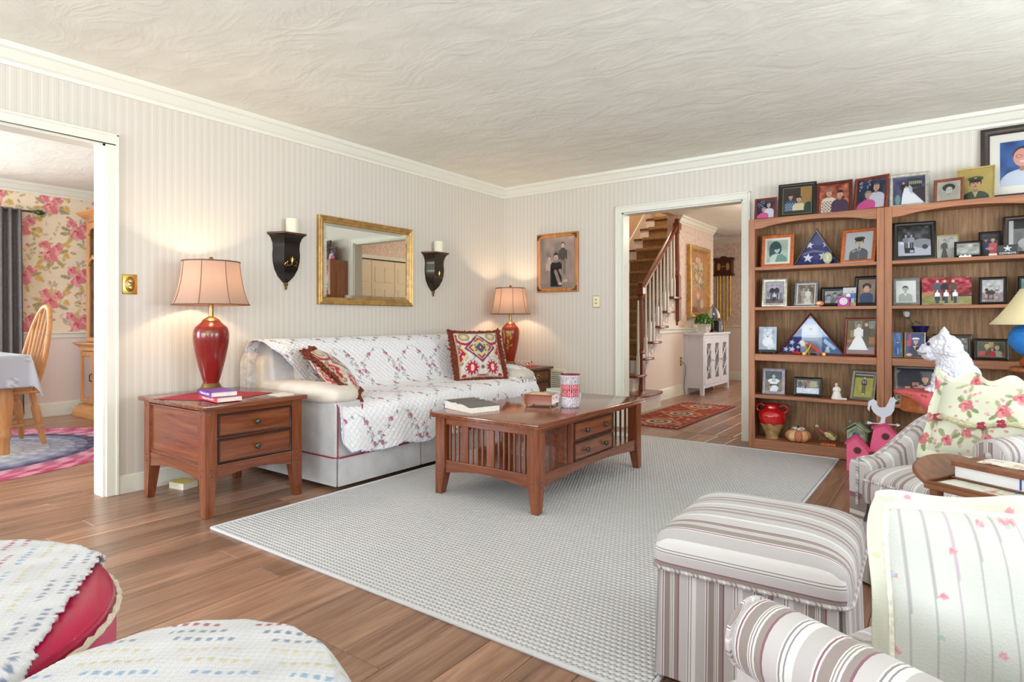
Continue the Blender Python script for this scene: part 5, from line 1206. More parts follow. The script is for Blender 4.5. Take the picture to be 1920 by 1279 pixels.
# skirt: runs round left side, front, right side with kick pleats
path = []
def seg(a, b, n): 
    for i in range(n): path.append((a[0]+(b[0]-a[0])*i/n, a[1]+(b[1]-a[1])*i/n))
def pleat(p, d, nrm):   # inverted box pleat
    for u, k in ((-.032,0),(-.008,0),(-.004,-.03),(.004,-.03),(.008,0),(.032,0)): path.append((p[0]+d[0]*u+nrm[0]*k, p[1]+d[1]*u+nrm[1]*k))
seg((-hx,-hy),(hx-.04,-hy),12); 
for u in (-.035,-.008): path.append((hx+u,-hy))
path += [(hx-.028,-hy+.024),(hx,-hy+.01)]
seg((hx,-hy+.04),(hx,-.40),10); pleat((hx,-.36),(0,1),(1,0)); seg((hx,-.32),(hx,.32),10); pleat((hx,.36),(0,1),(1,0)); seg((hx,.40),(hx,hy),10); seg((hx,hy),(-hx,hy),8)
P = np.zeros((6,len(path),3))
for j in range(6):
    u = j/5
    for i, (x,y) in enumerate(path):
        fl = 1+.012*(1-u); P[j,i] = (x*fl if x > -hx+.001 else x, y*(1+.006*(1-u)), .03+.165*u)
sk = MB().grid(P); Pi = P.copy(); Pi[...,:2] *= .985; sk.grid(Pi)
obj('skirt', sk, mSOFA, t, smooth=40)
obj('base_body', MB().box(-hx+.02,-hy+.02,.05,hx-.02,hy-.02,.40), mSOFA, t, bevel=.015, seg=3)
for sx in (-1,1):
    for sy in (-1,1): obj('foot', MB().frus((sx*(hx-.1)-.025,sy*(hy-.1)-.025,sx*(hx-.1)+.025,sy*(hy-.1)+.025),0,(sx*(hx-.1)-.03,sy*(hy-.1)-.03,sx*(hx-.1)+.03,sy*(hy-.1)+.03),.06), mBLACK, t)
def pipe(pts, r=.0045): return MB().tube(pts, r, 6)
obj('skirt_piping', pipe([(-hx,-hy-.002,.197),(hx-.03,-hy-.002,.197),(hx+.002,-hy+.02,.197),(hx+.003,0,.197),(hx+.003,hy,.197)]), mPIPE, t)
for sy in (-1,1):
    y0, y1 = sorted((sy*hy,sy*(hy-.2)))
    a = obj('arm', MB().box(-hx+.02,y0,.19,hx-.012,y1,.53), mSOFA, t, bevel=.018, seg=3)
    obj('arm_piping', pipe([(hx-.01,y0+.012,.197),(hx-.009,y0+.012,.5),(hx-.03,y0+.012,.535)]).tube([(hx-.008,y1-.004,.197),(hx-.008,y1-.004,.5)],.0045,6), mPIPE, a)
# puffy arm tops
def puff(x0, x1, y0, y1, z0, z1, e=.55, nu=36, nv=18):
    cx, cy, cz = (x0+x1)/2,(y0+y1)/2,(z0+z1)/2; ax, ay, az = (x1-x0)/2,(y1-y0)/2,(z1-z0)/2
    P = np.zeros((nv+1,nu,3)); f = lambda q,p: math.copysign(abs(q)**p,q)
    for j in range(nv+1):
        b_ = PI*j/nv-PI/2
        for i in range(nu):
            a_ = 2*PI*i/nu
            P[j,i] = (cx+ax*f(math.cos(b_),e)*f(math.cos(a_),e*.7), cy+ay*f(math.cos(b_),e)*f(math.sin(a_),e*.7), cz+az*f(math.sin(b_),e*1.3))
    return MB().grid(P,True)
obj('arm_cushion', puff(-hx+.12,hx+.012,-hy-.03,-hy+.19,.505,.625,.5), mCREAM, t, smooth=80)
obj('arm_cushion', puff(-hx+.1,hx+.0,hy-.2,hy+.02,.48,.60,.5), mCREAM, t, smooth=80)
obj('seat_cushion', MB().box(-hx+.25,-hy+.2,.38,hx-.012,hy-.2,.49), mSOFA, t, bevel=.03, seg=4)
if 0: obj('seat_piping', pipe([(hx-.008,-hy+.205,.40),(hx-.008,hy-.2,.40)]).tube([(hx-.01,-hy+.205,.478),(hx-.01,hy-.2,.478)],.0045,6), mPIPE, t)
bk = MB().prism([(-hx,.1),(-hx+.28,.45),(-hx+.22,.82),(-hx+.18,.87),(-hx+.06,.87),(-hx,.83)],'y',-hy+.03,hy-.03)
obj('back', bk, mSOFA, t, bevel=.02, seg=3)
obj('back_cushion', MB().prism([(-hx+.24,.46),(-hx+.375,.5),(-hx+.30,.78),(-hx+.24,.845),(-hx+.16,.82)],'y',-hy+.19,hy-.19), mCREAM, t, bevel=.03, seg=3)
obj('cushion_piping', pipe([(-hx+.378,-hy+.20,.52),(-hx+.312,-hy+.20,.765)]).tube([(-hx+.385,-hy+.2,.52),(-hx+.385,-hy+.5,.515)],.0045,6), mPIPE, t)
mQS = M('silvery_quilting',(206,198,190),.5,var=.1,vs=24,bp=.5,bs=70)
obj('back_cover', puff(-hx-.0,-hx+.12,-hy-.07,-hy+.05,.50,.80,.5), mQS, t, smooth=80)
obj('back_cover', puff(-hx+.05,-hx+.2,-hy-.02,-hy+.1,.50,.77,.5), mCREAM, t, smooth=80)
# --- quilt
prof = [(-3.86,.60),(-3.862,.70),(-3.858,.80),(-3.83,.868),(-3.77,.893),(-3.70,.893),(-3.63,.87),(-3.585,.82),(-3.555,.75),(-3.52,.66),(-3.485,.58),(-3.44,.538),(-3.36,.524),(-3.2,.522),(-3.06,.52),(-2.985,.51),(-2.945,.485),(-2.928,.44),(-2.92,.36),(-2.914,.28),(-2.908,.205)]
pa = np.array(prof); sl = np.concatenate([[0],np.cumsum(np.hypot(*np.diff(pa,axis=0).T))]); Ltot = sl[-1]
nS, nT = 320, 380
yl_s = [0,.3,.36,.52,.70,.80,.95,1.20,1.30,1.42,Ltot]; yl_y = [2.235,2.235,2.235,2.25,2.36,2.45,2.49,2.42,2.33,2.30,2.29]
yr_s = [0,.3,.5,.7,1.1,1.3,Ltot]; yr_y = [4.36,4.36,4.40,4.45,4.45,4.44,4.40]
cv = Cv(nT, nS, Ltot/2.1, (238,236,238))
ss = np.linspace(0,Ltot,nS); tt = np.linspace(0,1,nT)
YL = np.interp(ss,yl_s,yl_y); YR = np.interp(ss,yr_s,yr_y)
Y = YL[:,None]+(YR-YL)[:,None]*tt[None,:]
Sx = np.interp(ss,sl,pa[:,0]); Sz = np.interp(ss,sl,pa[:,1])
for _ in range(2):
    Sx = np.convolve(np.pad(Sx,7,'edge'),np.ones(15)/15,'valid'); Sz = np.convolve(np.pad(Sz,7,'edge'),np.ones(15)/15,'valid')
X = np.repeat(Sx[:,None],nT,1); Z = np.repeat(Sz[:,None],nT,1)
down = np.clip((ss-1.30)/(Ltot-1.30),0,1)[:,None]
X += down*(.018*np.sin(Y*9+.6)+.012*np.sin(Y*21+1)+.006)         # folds of the hanging front
# scalloped hem, corner lobe
hem = .035*np.abs(np.sin((Y-2.42)*PI/.36))**.8
lobe = np.clip(1-np.abs(Y-2.42)/.16,0,1)*.0
Z -= down*hem-down*.012
# rounded lower corners
edge = np.clip((Y-YL[:,None])/.14,0,1); Z += down*(1-np.sqrt(np.clip(1-(1-edge)**2,0,1)))*.16
edge = np.clip((YR[:,None]-Y)/.2,0,1); Z += down*(1-np.sqrt(np.clip(1-(1-edge)**2,0,1)))*.12
# right end drapes over the arm, left rises over the arm cushion on the back
over = np.clip((Y-4.19)/.10,0,1); seatz = ((ss > .78)&(ss < 1.36))[:,None]
Z += np.where(seatz,over*.10*np.sin(PI*np.clip((ss-.78)/.62,0,1))[:,None]**.5,0)
drop = np.clip((Y-4.40)/.05,0,1); Z -= np.where((ss > .72)[:,None],drop*.10,0)
lf = np.clip((2.50-Y)/.14,0,1); Z += np.where(((ss > .5)&(ss < 1.28))[:,None],lf*.045*np.sin(PI*np.clip((ss-.5)/.78,0,1))[:,None],0)
X += np.where(((ss > .40)&(ss < .9))[:,None], lf*.05*np.sin(PI*np.clip((ss-.40)/.5,0,1))[:,None], 0)
g = np.random.RandomState(3)
puffz = .003*np.sin(ss*2*PI/.045)[:,None]*np.sin(Y*2*PI/.045)+.0009*g.randn(nS,nT)
X += puffz; Z += puffz*.6
# embroidery: ogee lattice of leafy vines with dusty pink roses, in metric (y,s)
MY, MS = Y, np.repeat(ss[:,None],nT,1)
def dots(y0, s0, r, col, r2=None, a=0):
    R_ = max(r,r2 or r); i0, i1 = np.searchsorted(ss,s0-R_-.004), np.searchsorted(ss,s0+R_+.004)+1
    if i0 >= len(ss): return
    dy, ds = MY[i0:i1]-y0, MS[i0:i1]-s0
    if r2:
        dy, ds = dy*math.cos(a)+ds*math.sin(a), -dy*math.sin(a)+ds*math.cos(a); m = (dy/r)**2+(ds/r2)**2 < 1
    else: m = dy**2+ds**2 < r*r
    cv.c[i0:i1][m] = col
gq = random.Random(4); LF = ((132,136,142),(152,154,160),(118,124,132)); PK = ((200,128,146),(180,100,122),(216,156,170))
pitch_y, pitch_s = .365, .43
for ky in range(-1,7):
    for ks in range(-1,5):
        for sg in (-1,1):
            f_ = lambda u: (2.40+ky*pitch_y+sg*(pitch_y/2*.84)*math.sin(PI*u)**.8+.012*math.sin(u*14), .12+ks*pitch_s+u*pitch_s*.9)
            for q in range(60):
                y_, s_ = f_(q/59.); dots(y_,s_,.0034,(168,168,174))
            for q in range(1,13):
                u = q/13.; y_, s_ = f_(u); side = 1 if q%2 else -1
                y2, s2 = y_+side*.017, s_+gq.uniform(-.01,.01); dots((y_+y2)/2,(s_+s2)/2,.0026,LF[0]); dots(y2,s2,.0105,gq.choice(LF),.0056,gq.random()*3)
                dots(y2+gq.uniform(-.012,.012),s2+.013,.0065,gq.choice(LF),.004,gq.random()*3)
            for u in (.16,.5,.84):
                y_, s_ = f_(u)
                for k in range(5): dots(y_+.009*math.cos(k*1.26),s_+.009*math.sin(k*1.26),.0075,PK[k%3])
                dots(y_,s_,.004,PK[1])
            y_, s_ = f_(.33); dots(y_+.02*sg,s_,.009,PK[2]); y_, s_ = f_(.68); dots(y_-.02*sg,s_,.008,PK[0])
border = (MY-YL[:,None] < .012)|(YR[:,None]-MY < .012)|(MS > Ltot-.012)
cv.c[border] = (216,214,226)
P = np.stack([X,Y,Z],-1)
mQ = vmat('quilted_cotton',.8,.35,70,.2,.2)
o = obj('quilt', MB().grid(P), mQ, None, col=cv.c, fix=False, smooth=70)
md = o.modifiers.new('thickness','SOLIDIFY'); md.thickness = .008; md.offset = 1
tag(o,'white quilt with pink flower vines draped over the whole sofa','quilt')
# --- square pillows
def pillow_pts(w, h, T, n, sgn, pinch=.06, exp=.5):
    a = np.linspace(-1,1,n); A, B = np.meshgrid(a,a)
    th = T*((1-A**2).clip(0)**exp)*((1-B**2).clip(0)**exp)
    P = np.zeros((n,n,3)); P[...,0] = w/2*A*(1-pinch*(1-B**2)); P[...,2] = h/2+h/2*B*(1-pinch*(1-A**2)); P[...,1] = sgn*th
    return P
def kilim(c):
    c.c[:] = (214,204,192); c.N(6,12,2); q = (206,186,130); rd = (172,36,58); nv = (62,74,108)
    for sx in (0,1):
        f = lambda x: x if sx == 0 else 1-x
        # corner palmettes
        for a in range(9):
            an = -.3+a*.33; c.E(f(.2+.17*math.cos(an+PI)), .86+.15*math.sin(an+PI), .028,.045,rd,an if sx == 0 else PI-an)
        c.E(f(.2),.88,.12,.1,(160,150,110)); c.E(f(.2),.88,.075,.06,q); c.E(f(.2),.88,.03,.03,(214,204,192))
        # side diamonds
        c.D(f(.06),.5,.15,.2,q); c.D(f(.05),.5,.115,.16,rd); c.D(f(.04),.55,.05,.06,(224,190,180)); c.D(f(.04),.55,.03,.04,rd); c.D(f(.1),.44,.03,.04,(224,190,180))
        # lower medallions
        c.E(f(.27),.2,.155,.155,(130,126,120)); c.E(f(.27),.2,.142,.142,(220,206,196))
        for a in range(11):
            an = a*2*PI/11; c.E(f(.27)+.095*math.cos(an), .2+.095*math.sin(an), .045,.026,rd,an)
        c.E(f(.27),.2,.06,.085,(196,60,80)); c.E(f(.27),.2,.035,.065,(222,208,190)); c.E(f(.27),.2,.012,.03,q)
        c.L([(f(.3),.36),(f(.36),.46),(f(.28),.56),(f(.3),.66)],.012,(160,158,158)); c.L([(f(.14),.36),(f(.2),.44)],.012,(160,158,158))
        for y_ in (.3,.68): c.E(f(.06),y_,.035,.03,(130,70,80)); c.E(f(.06),y_,.016,.014,q)
        c.E(f(.1),.05,.05,.035,rd); c.E(f(.4),.05,.03,.03,(150,140,110)); c.E(f(.38),.84,.03,.028,q)
    c.D(.5,.62,.36,.33,rd); c.D(.5,.62,.335,.305,nv); c.D(.5,.62,.30,.272,(206,196,190)); c.D(.5,.62,.275,.25,rd)
    for a in range(8):
        an = a*PI/4; c.E(.5+.135*math.cos(an),.62+.12*math.sin(an),.068,.06,q)
    c.D(.5,.62,.22,.2,q); c.D(.5,.62,.13,.12,(56,92,116)); c.E(.5,.62,.07,.04,(56,92,116)); c.D(.5,.62,.06,.055,rd); c.E(.5,.62,.018,.018,(230,190,170))
    for dx, dy in ((.11,.06),(-.11,.06),(.11,-.06),(-.11,-.06)): c.E(.5+dx,.62+dy,.022,.018,(130,60,60))
    c.D(.5,.88,.05,.04,q); c.E(.5,.2,.05,.045,(150,144,136)); c.E(.5,.2,.026,.024,(120,50,90)); c.B(.42,.02,.58,.06,(150,50,70))
    c.L([(.02,.02),(.98,.02),(.98,.98),(.02,.98),(.02,.02)],.01,(176,160,130))
mFR = M('rust_fringe',(112,42,20),.8,var=.3,vs=60)
def fringe_pillow(label, w, T, Mx):
    t = thing('fringed_pillow', label, 'throw pillow', (0,0,0)); t.matrix_world = Mx
    n = 78; cv = Cv(n,n,1,(0,0,0)); kilim(cv)
    o = obj('cover', MB().grid(pillow_pts(w,w,T,n,-1)), mCLOTH, t, col=cv.c, fix=False, smooth=80)
    obj('cover', MB().grid(pillow_pts(w,w,T,n,1)), mCLOTH, t, col=cv.c, fix=False, smooth=80, flip=True)
    ed = pillow_pts(w,w,T,30,-1); ring = [ed[0,i] for i in range(29)]+[ed[i,29] for i in range(29)]+[ed[29,29-i] for i in range(29)]+[ed[29-i,0] for i in range(29)]
    f = MB(); gr = random.Random(8); m = len(ring)
    for k in range(m):
        p = Vector(ring[k]); q = Vector(ring[(k+1)%m])
        for e in range(5):
            b_ = p.lerp(q,(e+gr.random())/5); side = 0 if k < 29 else 1 if k < 58 else 2 if k < 87 else 3
            out = (b_-Vector((0,0,w/2))).normalized(); ln = (.042 if side in (1,3) else .014)*gr.uniform(.8,1.25)
            d = out*ln+Vector((gr.uniform(-.006,.006),gr.uniform(-.014,.014),gr.uniform(-.01,.01)))
            f.tube([b_-out*.004,b_+d*.5+Vector((0,gr.uniform(-.008,.008),0)),b_+d],[.009,.013,.006],5)
    f.tube([tuple(p) for p in ring],.008,6,closed=True)
    o = obj('fringe', f, mFR, t); o['kind'] = 'stuff'
    return t
Mr = Matrix.Translation((-3.18,3.94,.524)) @ Matrix.Rotation(R(64),4,'Z') @ Matrix.Rotation(R(-22),4,'X')
fringe_pillow('fringed tapestry pillow with diamond medallion at the right end of the sofa',.42,.075,Mr)
Ml = Matrix.Translation((-3.08,2.50,.530)) @ Matrix.Rotation(R(-6),4,'Z') @ Matrix.Rotation(R(0),4,'X') @ Matrix.Rotation(R(0),4,'Y')
Ml = Matrix.Translation((-3.155,2.62,.535)) @ Matrix.Rotation(R(-42),4,'Z') @ Matrix(((-1,0,0,0),(0,-.68,-.73,0),(0,-.73,.68,0),(0,0,0,1)))
fringe_pillow('fringed tapestry pillow tipped on its edge at the left end of the sofa',.42,.075,Ml)
# ================================================================ striped upholstery
ST = [(0,(180,174,173)),(.20,(210,206,203)),(.225,(134,92,104)),(.25,(210,206,203)),(.27,(144,132,127)),(.40,(208,204,202)),(.415,(144,132,127)),(.43,(210,206,204)),(.45,(144,132,127)),(.47,(210,206,204)),(.50,(144,132,127)),(.58,(134,92,104)),(.61,(188,182,181)),(.80,(210,206,203)),(.82,(138,130,131)),(.84,(214,211,208)),(.88,(138,130,131)),(.9,(214,211,208))]
mST = stripes('striped_ticking', .122, ST)
mWELT = stripes('striped_welt', .05, ST)
def rbox(x0,y0,z0,x1,y1,z1): return MB().box(x0,y0,z0,x1,y1,z1)
def dome(x0, x1, y0, y1, z0, zs, zt, r=.05, n=26):
    # cushion: vertical sides from z0 to zs then crowned top to zt
    P = []; cx, cy = (x0+x1)/2,(y0+y1)/2; ax, ay = (x1-x0)/2,(y1-y0)/2
    rings = [(1.0,z0),(1.012,z0+.3*(zs-z0)),(1.012,z0+.7*(zs-z0)),(1.0,zs)]
    for k in range(1,13):
        u = k/12; rings.append((math.cos(u*PI/2)**.62, zs+(zt-zs)*math.sin(u*PI/2)**.9))
    m = 72; A = np.zeros((len(rings),m,3)); ex = .16
    for j,(q,z) in enumerate(rings):
        e = ex+(1-q)*.5
        for i in range(m):
            a = 2*PI*i/m; c_, s_ = math.cos(a), math.sin(a)
            A[j,i] = (cx+ax*q*math.copysign(abs(c_)**e,c_), cy+ay*q*math.copysign(abs(s_)**e,s_), z)
    return MB().grid(A,True)
def skirt(x0, x1, y0, y1, z0, z1, flare=.012):
    pts = []
    def edge(a, b, n):
        for i in range(n+1): pts.append((a[0]+(b[0]-a[0])*i/n, a[1]+(b[1]-a[1])*i/n))
    k = .012; C = [(x0,y0),(x1,y0),(x1,y1),(x0,y1)]
    for i in range(4):
        a, b = Vector(C[i]), Vector(C[(i+1)%4]); d = (b-a).normalized()
        edge(a+d*k, b-d*k, 16)
        nrm = Vector((d.y,-d.x)); d2 = Vector((-d.y,d.x))
        pts.append(tuple(b-d*.03+d2*.03)); 
    cx, cy = (x0+x1)/2,(y0+y1)/2; A = np.zeros((6,len(pts),3))
    for j in range(6):
        u = 1-j/5
        for i,(x,y) in enumerate(pts):
            w = .003*math.sin(i*1.1)*u
            A[j,i] = (cx+(x-cx)*(1+.045*u)+w, cy+(y-cy)*(1+.045*u)+w, z0+(z1-z0)*j/5)
    m = MB().grid(A,True); B = A.copy(); B[...,:2] = (A[...,:2]-[cx,cy])*.98+[cx,cy]; m.grid(B,True)
    return m
def sk_s(cx, cy, ax, ay):   # stripes run down the skirt: coordinate follows the dominant horizontal direction
    return lambda co: np.where(np.abs(co[:,0]-cx)/ax > np.abs(co[:,1]-cy)/ay, co[:,1]*1.0, co[:,0])
# --- ottoman
OX0, OX1, OY0, OY1 = -.70, -.205, 1.625, 2.13
t = thing('ottoman','striped skirted ottoman on the rug corner in the foreground','ottoman',((OX0+OX1)/2,(OY0+OY1)/2,RZ),R(2))
ax, ay = (OX1-OX0)/2, (OY1-OY0)/2
obj('skirt', skirt(-ax+.012,ax-.012,-ay+.012,ay-.012,.012,.315), mST, t, s=sk_s(0,0,ax,ay), fix=False)
obj('cushion', dome(-ax,ax,-ay,ay,.315,.372,.452), mST, t, s=lambda co: np.where((co[:,2] < .3725)&(np.abs(co[:,1])/ay > np.abs(co[:,0])/ax-.04), np.sign(co[:,1])*(ay+.372-co[:,2]), co[:,1]), smooth=60)
obj('welt', MB().tube([tuple(p) for p in dome(-ax-.003,ax+.003,-ay-.003,ay+.003,.315,.37,.45).v[:72]],.0055,6,closed=True), mWELT, t, s=lambda co: co[:,0]+co[:,1])
for sx in (-1,1):
    for sy in (-1,1): obj('foot', MB().frus((sx*.19-.02,sy*.19-.02,sx*.19+.02,sy*.19+.02),0,(sx*.19-.025,sy*.19-.025,sx*.19+.025,sy*.19+.025),.05), mRAILZ, t)
obj('base_body', MB().box(-ax+.04,-ay+.04,.05,ax-.04,ay-.04,.314), mSUB, t)
# --- far armchair (swooped arms). local -y is the front
def armchair_far():
    t = thing('striped_armchair','striped armchair with swooped arms near the bookcase, floral pillow on it','armchair',(.12,2.86,0),R(-33))
    hw, hd = .30, .36
    obj('base_body', MB().box(-hw+.02,-hd+.02,.02,hw-.02,hd,.34), mST, t, bevel=.02, s=lambda co: np.where(np.abs(co[:,1]) > hd-.06, co[:,0], co[:,1]))
    obj('skirt', skirt(-hw,hw,-hd,hd,.015,.24), mST, t, s=sk_s(0,0,hw,hd), fix=False)
    obj('seat_cushion', dome(-hw+.075,hw-.145,-hd-.05,hd-.1,.33,.42,.47), mST, t, s=lambda co: co[:,0], smooth=60)
    obj('seat_welt', MB().tube([tuple(p) for p in dome(-hw+.073,hw-.143,-hd-.052,hd-.1,.415,.45,.47).v[:72]],.005,6,closed=True), mWELT, t, s=lambda co: co[:,0]+co[:,1])
    # left arm: swoops from low front up into the back
    ys = np.linspace(-hd,hd-.02,26); top = .475+.165*np.clip((ys+hd-.08)/.34,0,1)**1.5*(3-2*np.clip((ys+hd-.08)/.34,0,1))**.5*.92
    for sg in (-1,):
        A = []
        for y_, z_ in zip(ys,top):
            xo = sg*hw; row = [(xo-sg*.075,y_,.30),(xo-sg*.075,y_,z_-.02),(xo-sg*.062,y_,z_-.002),(xo-sg*.03,y_,z_+.006),(xo-sg*.004,y_,z_-.006),(xo+sg*.004,y_,z_-.03),(xo,y_,.05)]
            A.append(row)
        m = MB().grid(np.array(A)); k = len(A[0]); m.f += [tuple(range(k)), tuple((len(A)-1)*k+i for i in range(k))[::-1]]
        a = obj('arm', m, mST, t, s=lambda co: co[:,1]+.2*co[:,2], smooth=50)
        obj('arm_welt', MB().tube([(sg*hw-sg*.035,-hd-.004,.30)]+[(sg*hw-sg*.035,y_-.002,z_+.006) for y_,z_ in zip(ys,top)],.006,6), mWELT, a, s=lambda co: co[:,1]+co[:,2])
    # right arm: rolled
    a = obj('arm', MB().box(hw-.14,-hd+.01,.3,hw-.065,hd-.02,.56), mST, t, bevel=.01, s=lambda co: co[:,1])
    obj('arm_roll', MB().tube([(hw-.1,-hd+.0,.585),(hw-.1,-hd+.006,.585),(hw-.1,0,.59),(hw-.1,hd-.02,.60)],[.045,.052,.054,.054],20), mST, a, s=lambda co: np.where(co[:,1] < -.3585, co[:,0]-.26, co[:,1]), smooth=60)
    obj('scroll_button', MB().ell((hw-.1,-hd-.002,.585),(.012,.008,.012)), mST, a, s=lambda co: co[:,0])
    A = []
    for x_ in np.linspace(-hw,hw,21):
        zt = .665-.03*(x_/hw)**2; A.append([(x_,hd-.16,.32),(x_,hd-.10,.5),(x_,hd-.07,zt-.03),(x_,hd-.045,zt),(x_,hd-.01,zt),(x_,hd+.015,zt-.03),(x_,hd+.01,.06)])
    m = MB().grid(np.array(A)); k = 7; m.f += [tuple(range(k)), tuple((len(A)-1)*k+i for i in range(k))[::-1]]
    obj('back', m, mST, t, s=lambda co: co[:,0], smooth=50)
    for sx in (-1,1):
        for sy in (-1,1): obj('foot', MB().box(sx*(hw-.06)-.02,sy*(hd-.06)-.02,0,sx*(hw-.06)+.02,sy*(hd-.06)+.02,.03), mRAILZ, t)
    return t
armchair_far()
# --- near armchair
def armchair_near():
    t = thing('striped_armchair','striped rolled-arm armchair cut by the bottom right corner','armchair',(.205,1.075,0),R(-116))
    hw, hd = .355, .36
    obj('base_body', MB().box(-hw+.06,-hd+.03,.02,hw-.06,hd,.32), mST, t, bevel=.02, s=lambda co: np.where(np.abs(co[:,1]) > hd-.06, co[:,0], co[:,1]))
    obj('seat_cushion', dome(-hw+.1,hw-.1,-hd-.08,hd-.12,.31,.385,.425), mST, t, s=lambda co: co[:,0]+.0*co[:,1], smooth=60)
    obj('seat_cushion_lip', dome(-hw+.03,hw-.0,-hd-.11,-hd-.005,.30,.375,.40), mST, t, s=lambda co: co[:,0], smooth=60)
    for sg in (-1,1):
        a = obj('arm', MB().box(min(sg*(hw-.015),sg*(hw-.1)),-hd+.02,.04,max(sg*(hw-.015),sg*(hw-.1)),hd-.02,.52), mST, t, bevel=.015, s=lambda co: np.where(np.abs(co[:,1]) > hd-.04, co[:,0], co[:,1]))
        pr = [(0,.0),(0,.02),(.01,.045),(.03,.056),(.06,.058),(.2,.058),(.45,.058),(.7,.06)]
        obj('arm_roll', MB().tube([(sg*(hw-.055),-hd-.012+p[0],.541) for p in pr[1:]],[p[1] for p in pr[1:]],26), mST, a, s=lambda co: co[:,1], smooth=60)
        obj('scroll_welt', MB().tube([(sg*(hw-.055)+.05*math.cos(q),-hd+.004,.541+.05*math.sin(q)) for q in np.linspace(0,2*PI,26,endpoint=False)],.006,6,closed=True), mWELT, a, s=lambda co: co[:,0]+co[:,2])
        obj('front_facing', MB().tube([(sg*(hw-.055),-hd+.012,.06),(sg*(hw-.055),-hd+.012,.3),(sg*(hw-.055),-hd+.014,.5)],[.036,.036,.03],14), mST, a, s=lambda co: co[:,0])
    A = []
    for x_ in np.linspace(-hw,hw,17):
        zt = .86-.05*(x_/hw)**2; A.append([(x_,hd-.14,.3),(x_,hd-.05,.6),(x_,hd-.02,zt-.03),(x_,hd+.01,zt),(x_,hd+.05,zt),(x_,hd+.08,zt-.03),(x_,hd+.04,.04)])
    m = MB().grid(np.array(A)); m.f += [tuple(range(7)), tuple((len(A)-1)*7+i for i in range(7))[::-1]]
    obj('back', m, mST, t, s=lambda co: co[:,0], smooth=50)
    for sx in (-1,1):
        for sy in (-1,1): obj('foot', MB().box(sx*(hw-.09)-.02,sy*(hd-.06)-.02,0,sx*(hw-.09)+.02,sy*(hd-.06)+.02,.04), mRAILZ, t)
armchair_near()
# --- floral pillow on far armchair
def roses(c, n, seed, sc, bg):
    g = random.Random(seed); c.c[:] = bg; c.N(4,6,seed)
    pts = []
    for i in range(n*5):
        x, y = g.random(), g.random()*c.H
        if all((x-a)**2+(y-b)**2 > (sc*2.1)**2 for a,b in pts): pts.append((x,y))
        if len(pts) >= n: break
    for x, y in pts:
        for k in range(5): a = g.random()*6.3; leaf(c,x+sc*1.1*math.cos(a),y+sc*1.1*math.sin(a),sc*.55,a,g.choice(((166,172,130),(184,186,150),(146,156,116))))
        for k in range(6): a = g.random()*6.3; d = sc*(1.2+g.random()); c.E(x+d*math.cos(a),y+d*math.sin(a),sc*.2,sc*.16,g.choice(((224,176,176),(216,150,156),(206,178,150))))
        rose(c,x,y,sc*g.choice((.55,.7)),g.random())
def sham(label, w, h, T, Mx, painter, flange, mat, n=110, nm='floral_pillow', scall=7, amp=.016, rnd_=.0, tap=0.):
    t = thing(nm, label, 'pillow', (0,0,0)); t.matrix_world = Mx
    cv = Cv(n,int(n*h/w),h/w,(0,0,0)); painter(cv); a = np.linspace(-1,1,n); b_ = np.linspace(-1,1,cv.ny); A, B = np.meshgrid(a,b_)
    fx = 1-2*flange/w; fz = 1-2*flange/h
    ia, ib = np.clip(np.abs(A)/fx,0,1), np.clip(np.abs(B)/fz,0,1)
    th = T*(1-ia**2)**.5*(1-ib**2)**.5
    g = np.random.RandomState(2); wr = .006*np.sin(A*7+B*3)*np.sin(B*5-A*2)*(th/T)
    inner = np.maximum(np.abs(A)/fx,np.abs(B)/fz)
    fl = np.clip((inner-1)/.1,0,1)
    sc_ = amp*np.where(np.abs(B)/fz > np.abs(A)/fx, np.cos(A*PI*scall/2*2), 0*B)*fl
    def side(sg):
        P = np.zeros((cv.ny,n,3)); k = 1-.045*(1-(np.where(np.abs(A) > np.abs(B),B,A))**2)
        k = k*(1-rnd_*(A*A*B*B)**2.)
        P[...,0] = w/2*A*k*(1+tap*(-B))+np.sign(A)*sc_*(np.abs(A)/fx >= np.abs(B)/fz); P[...,2] = h/2+h/2*B*k+np.sign(B)*sc_*(np.abs(A)/fx < np.abs(B)/fz)*(B > 0)
        P[...,1] = sg*(th+wr)+.008*np.sin(A*9+B*7)*fl-sg*.0015
        return P
    obj('cover', MB().grid(side(-1)), mat, t, col=cv.c, fix=False, smooth=80)
    obj('cover', MB().grid(side(1)), mat, t, col=cv.c, fix=False, smooth=80, flip=True)
    return t, side(-1), cv
Mf = Matrix.Translation((.13,2.80,.468)) @ Matrix.Rotation(R(-24),4,'Z') @ Matrix.Rotation(R(-20),4,'X')
t, Pf, cvf = sham('floral rose pillow with scalloped edge leaning in the far striped armchair',.54,.36,.085,Mf,lambda c: roses(c,17,5,.062,(224,226,204)),.035,mCLOTH,170,scall=4,tap=.05)
# ruched band and ribbon roses
rp_ = [(x, -.093*math.sqrt(max(0,1-(x/.24)**2))**.9-.004, .15+.012*math.sin(x*26)) for x in np.linspace(-.225,.225,40)]
obj('ruched_ribbon', MB().tube(rp_,[.006+.004*abs(math.sin(i*1.3)) for i in range(40)],7), M('ribbon_sage',(196,190,152),.85,var=.1,vs=60), t)
for i_ in (3,17,22,35):
    p_ = rp_[i_]; kn = MB()
    for q_ in range(5): kn.ell((p_[0]+.009*math.cos(q_*1.3),p_[1]-.004,p_[2]+.008*math.sin(q_*1.3)),(.009,.006,.008),8,5)
    obj('ribbon_rose', kn, M('ribbon_rose',(160,52,74),.85), t)
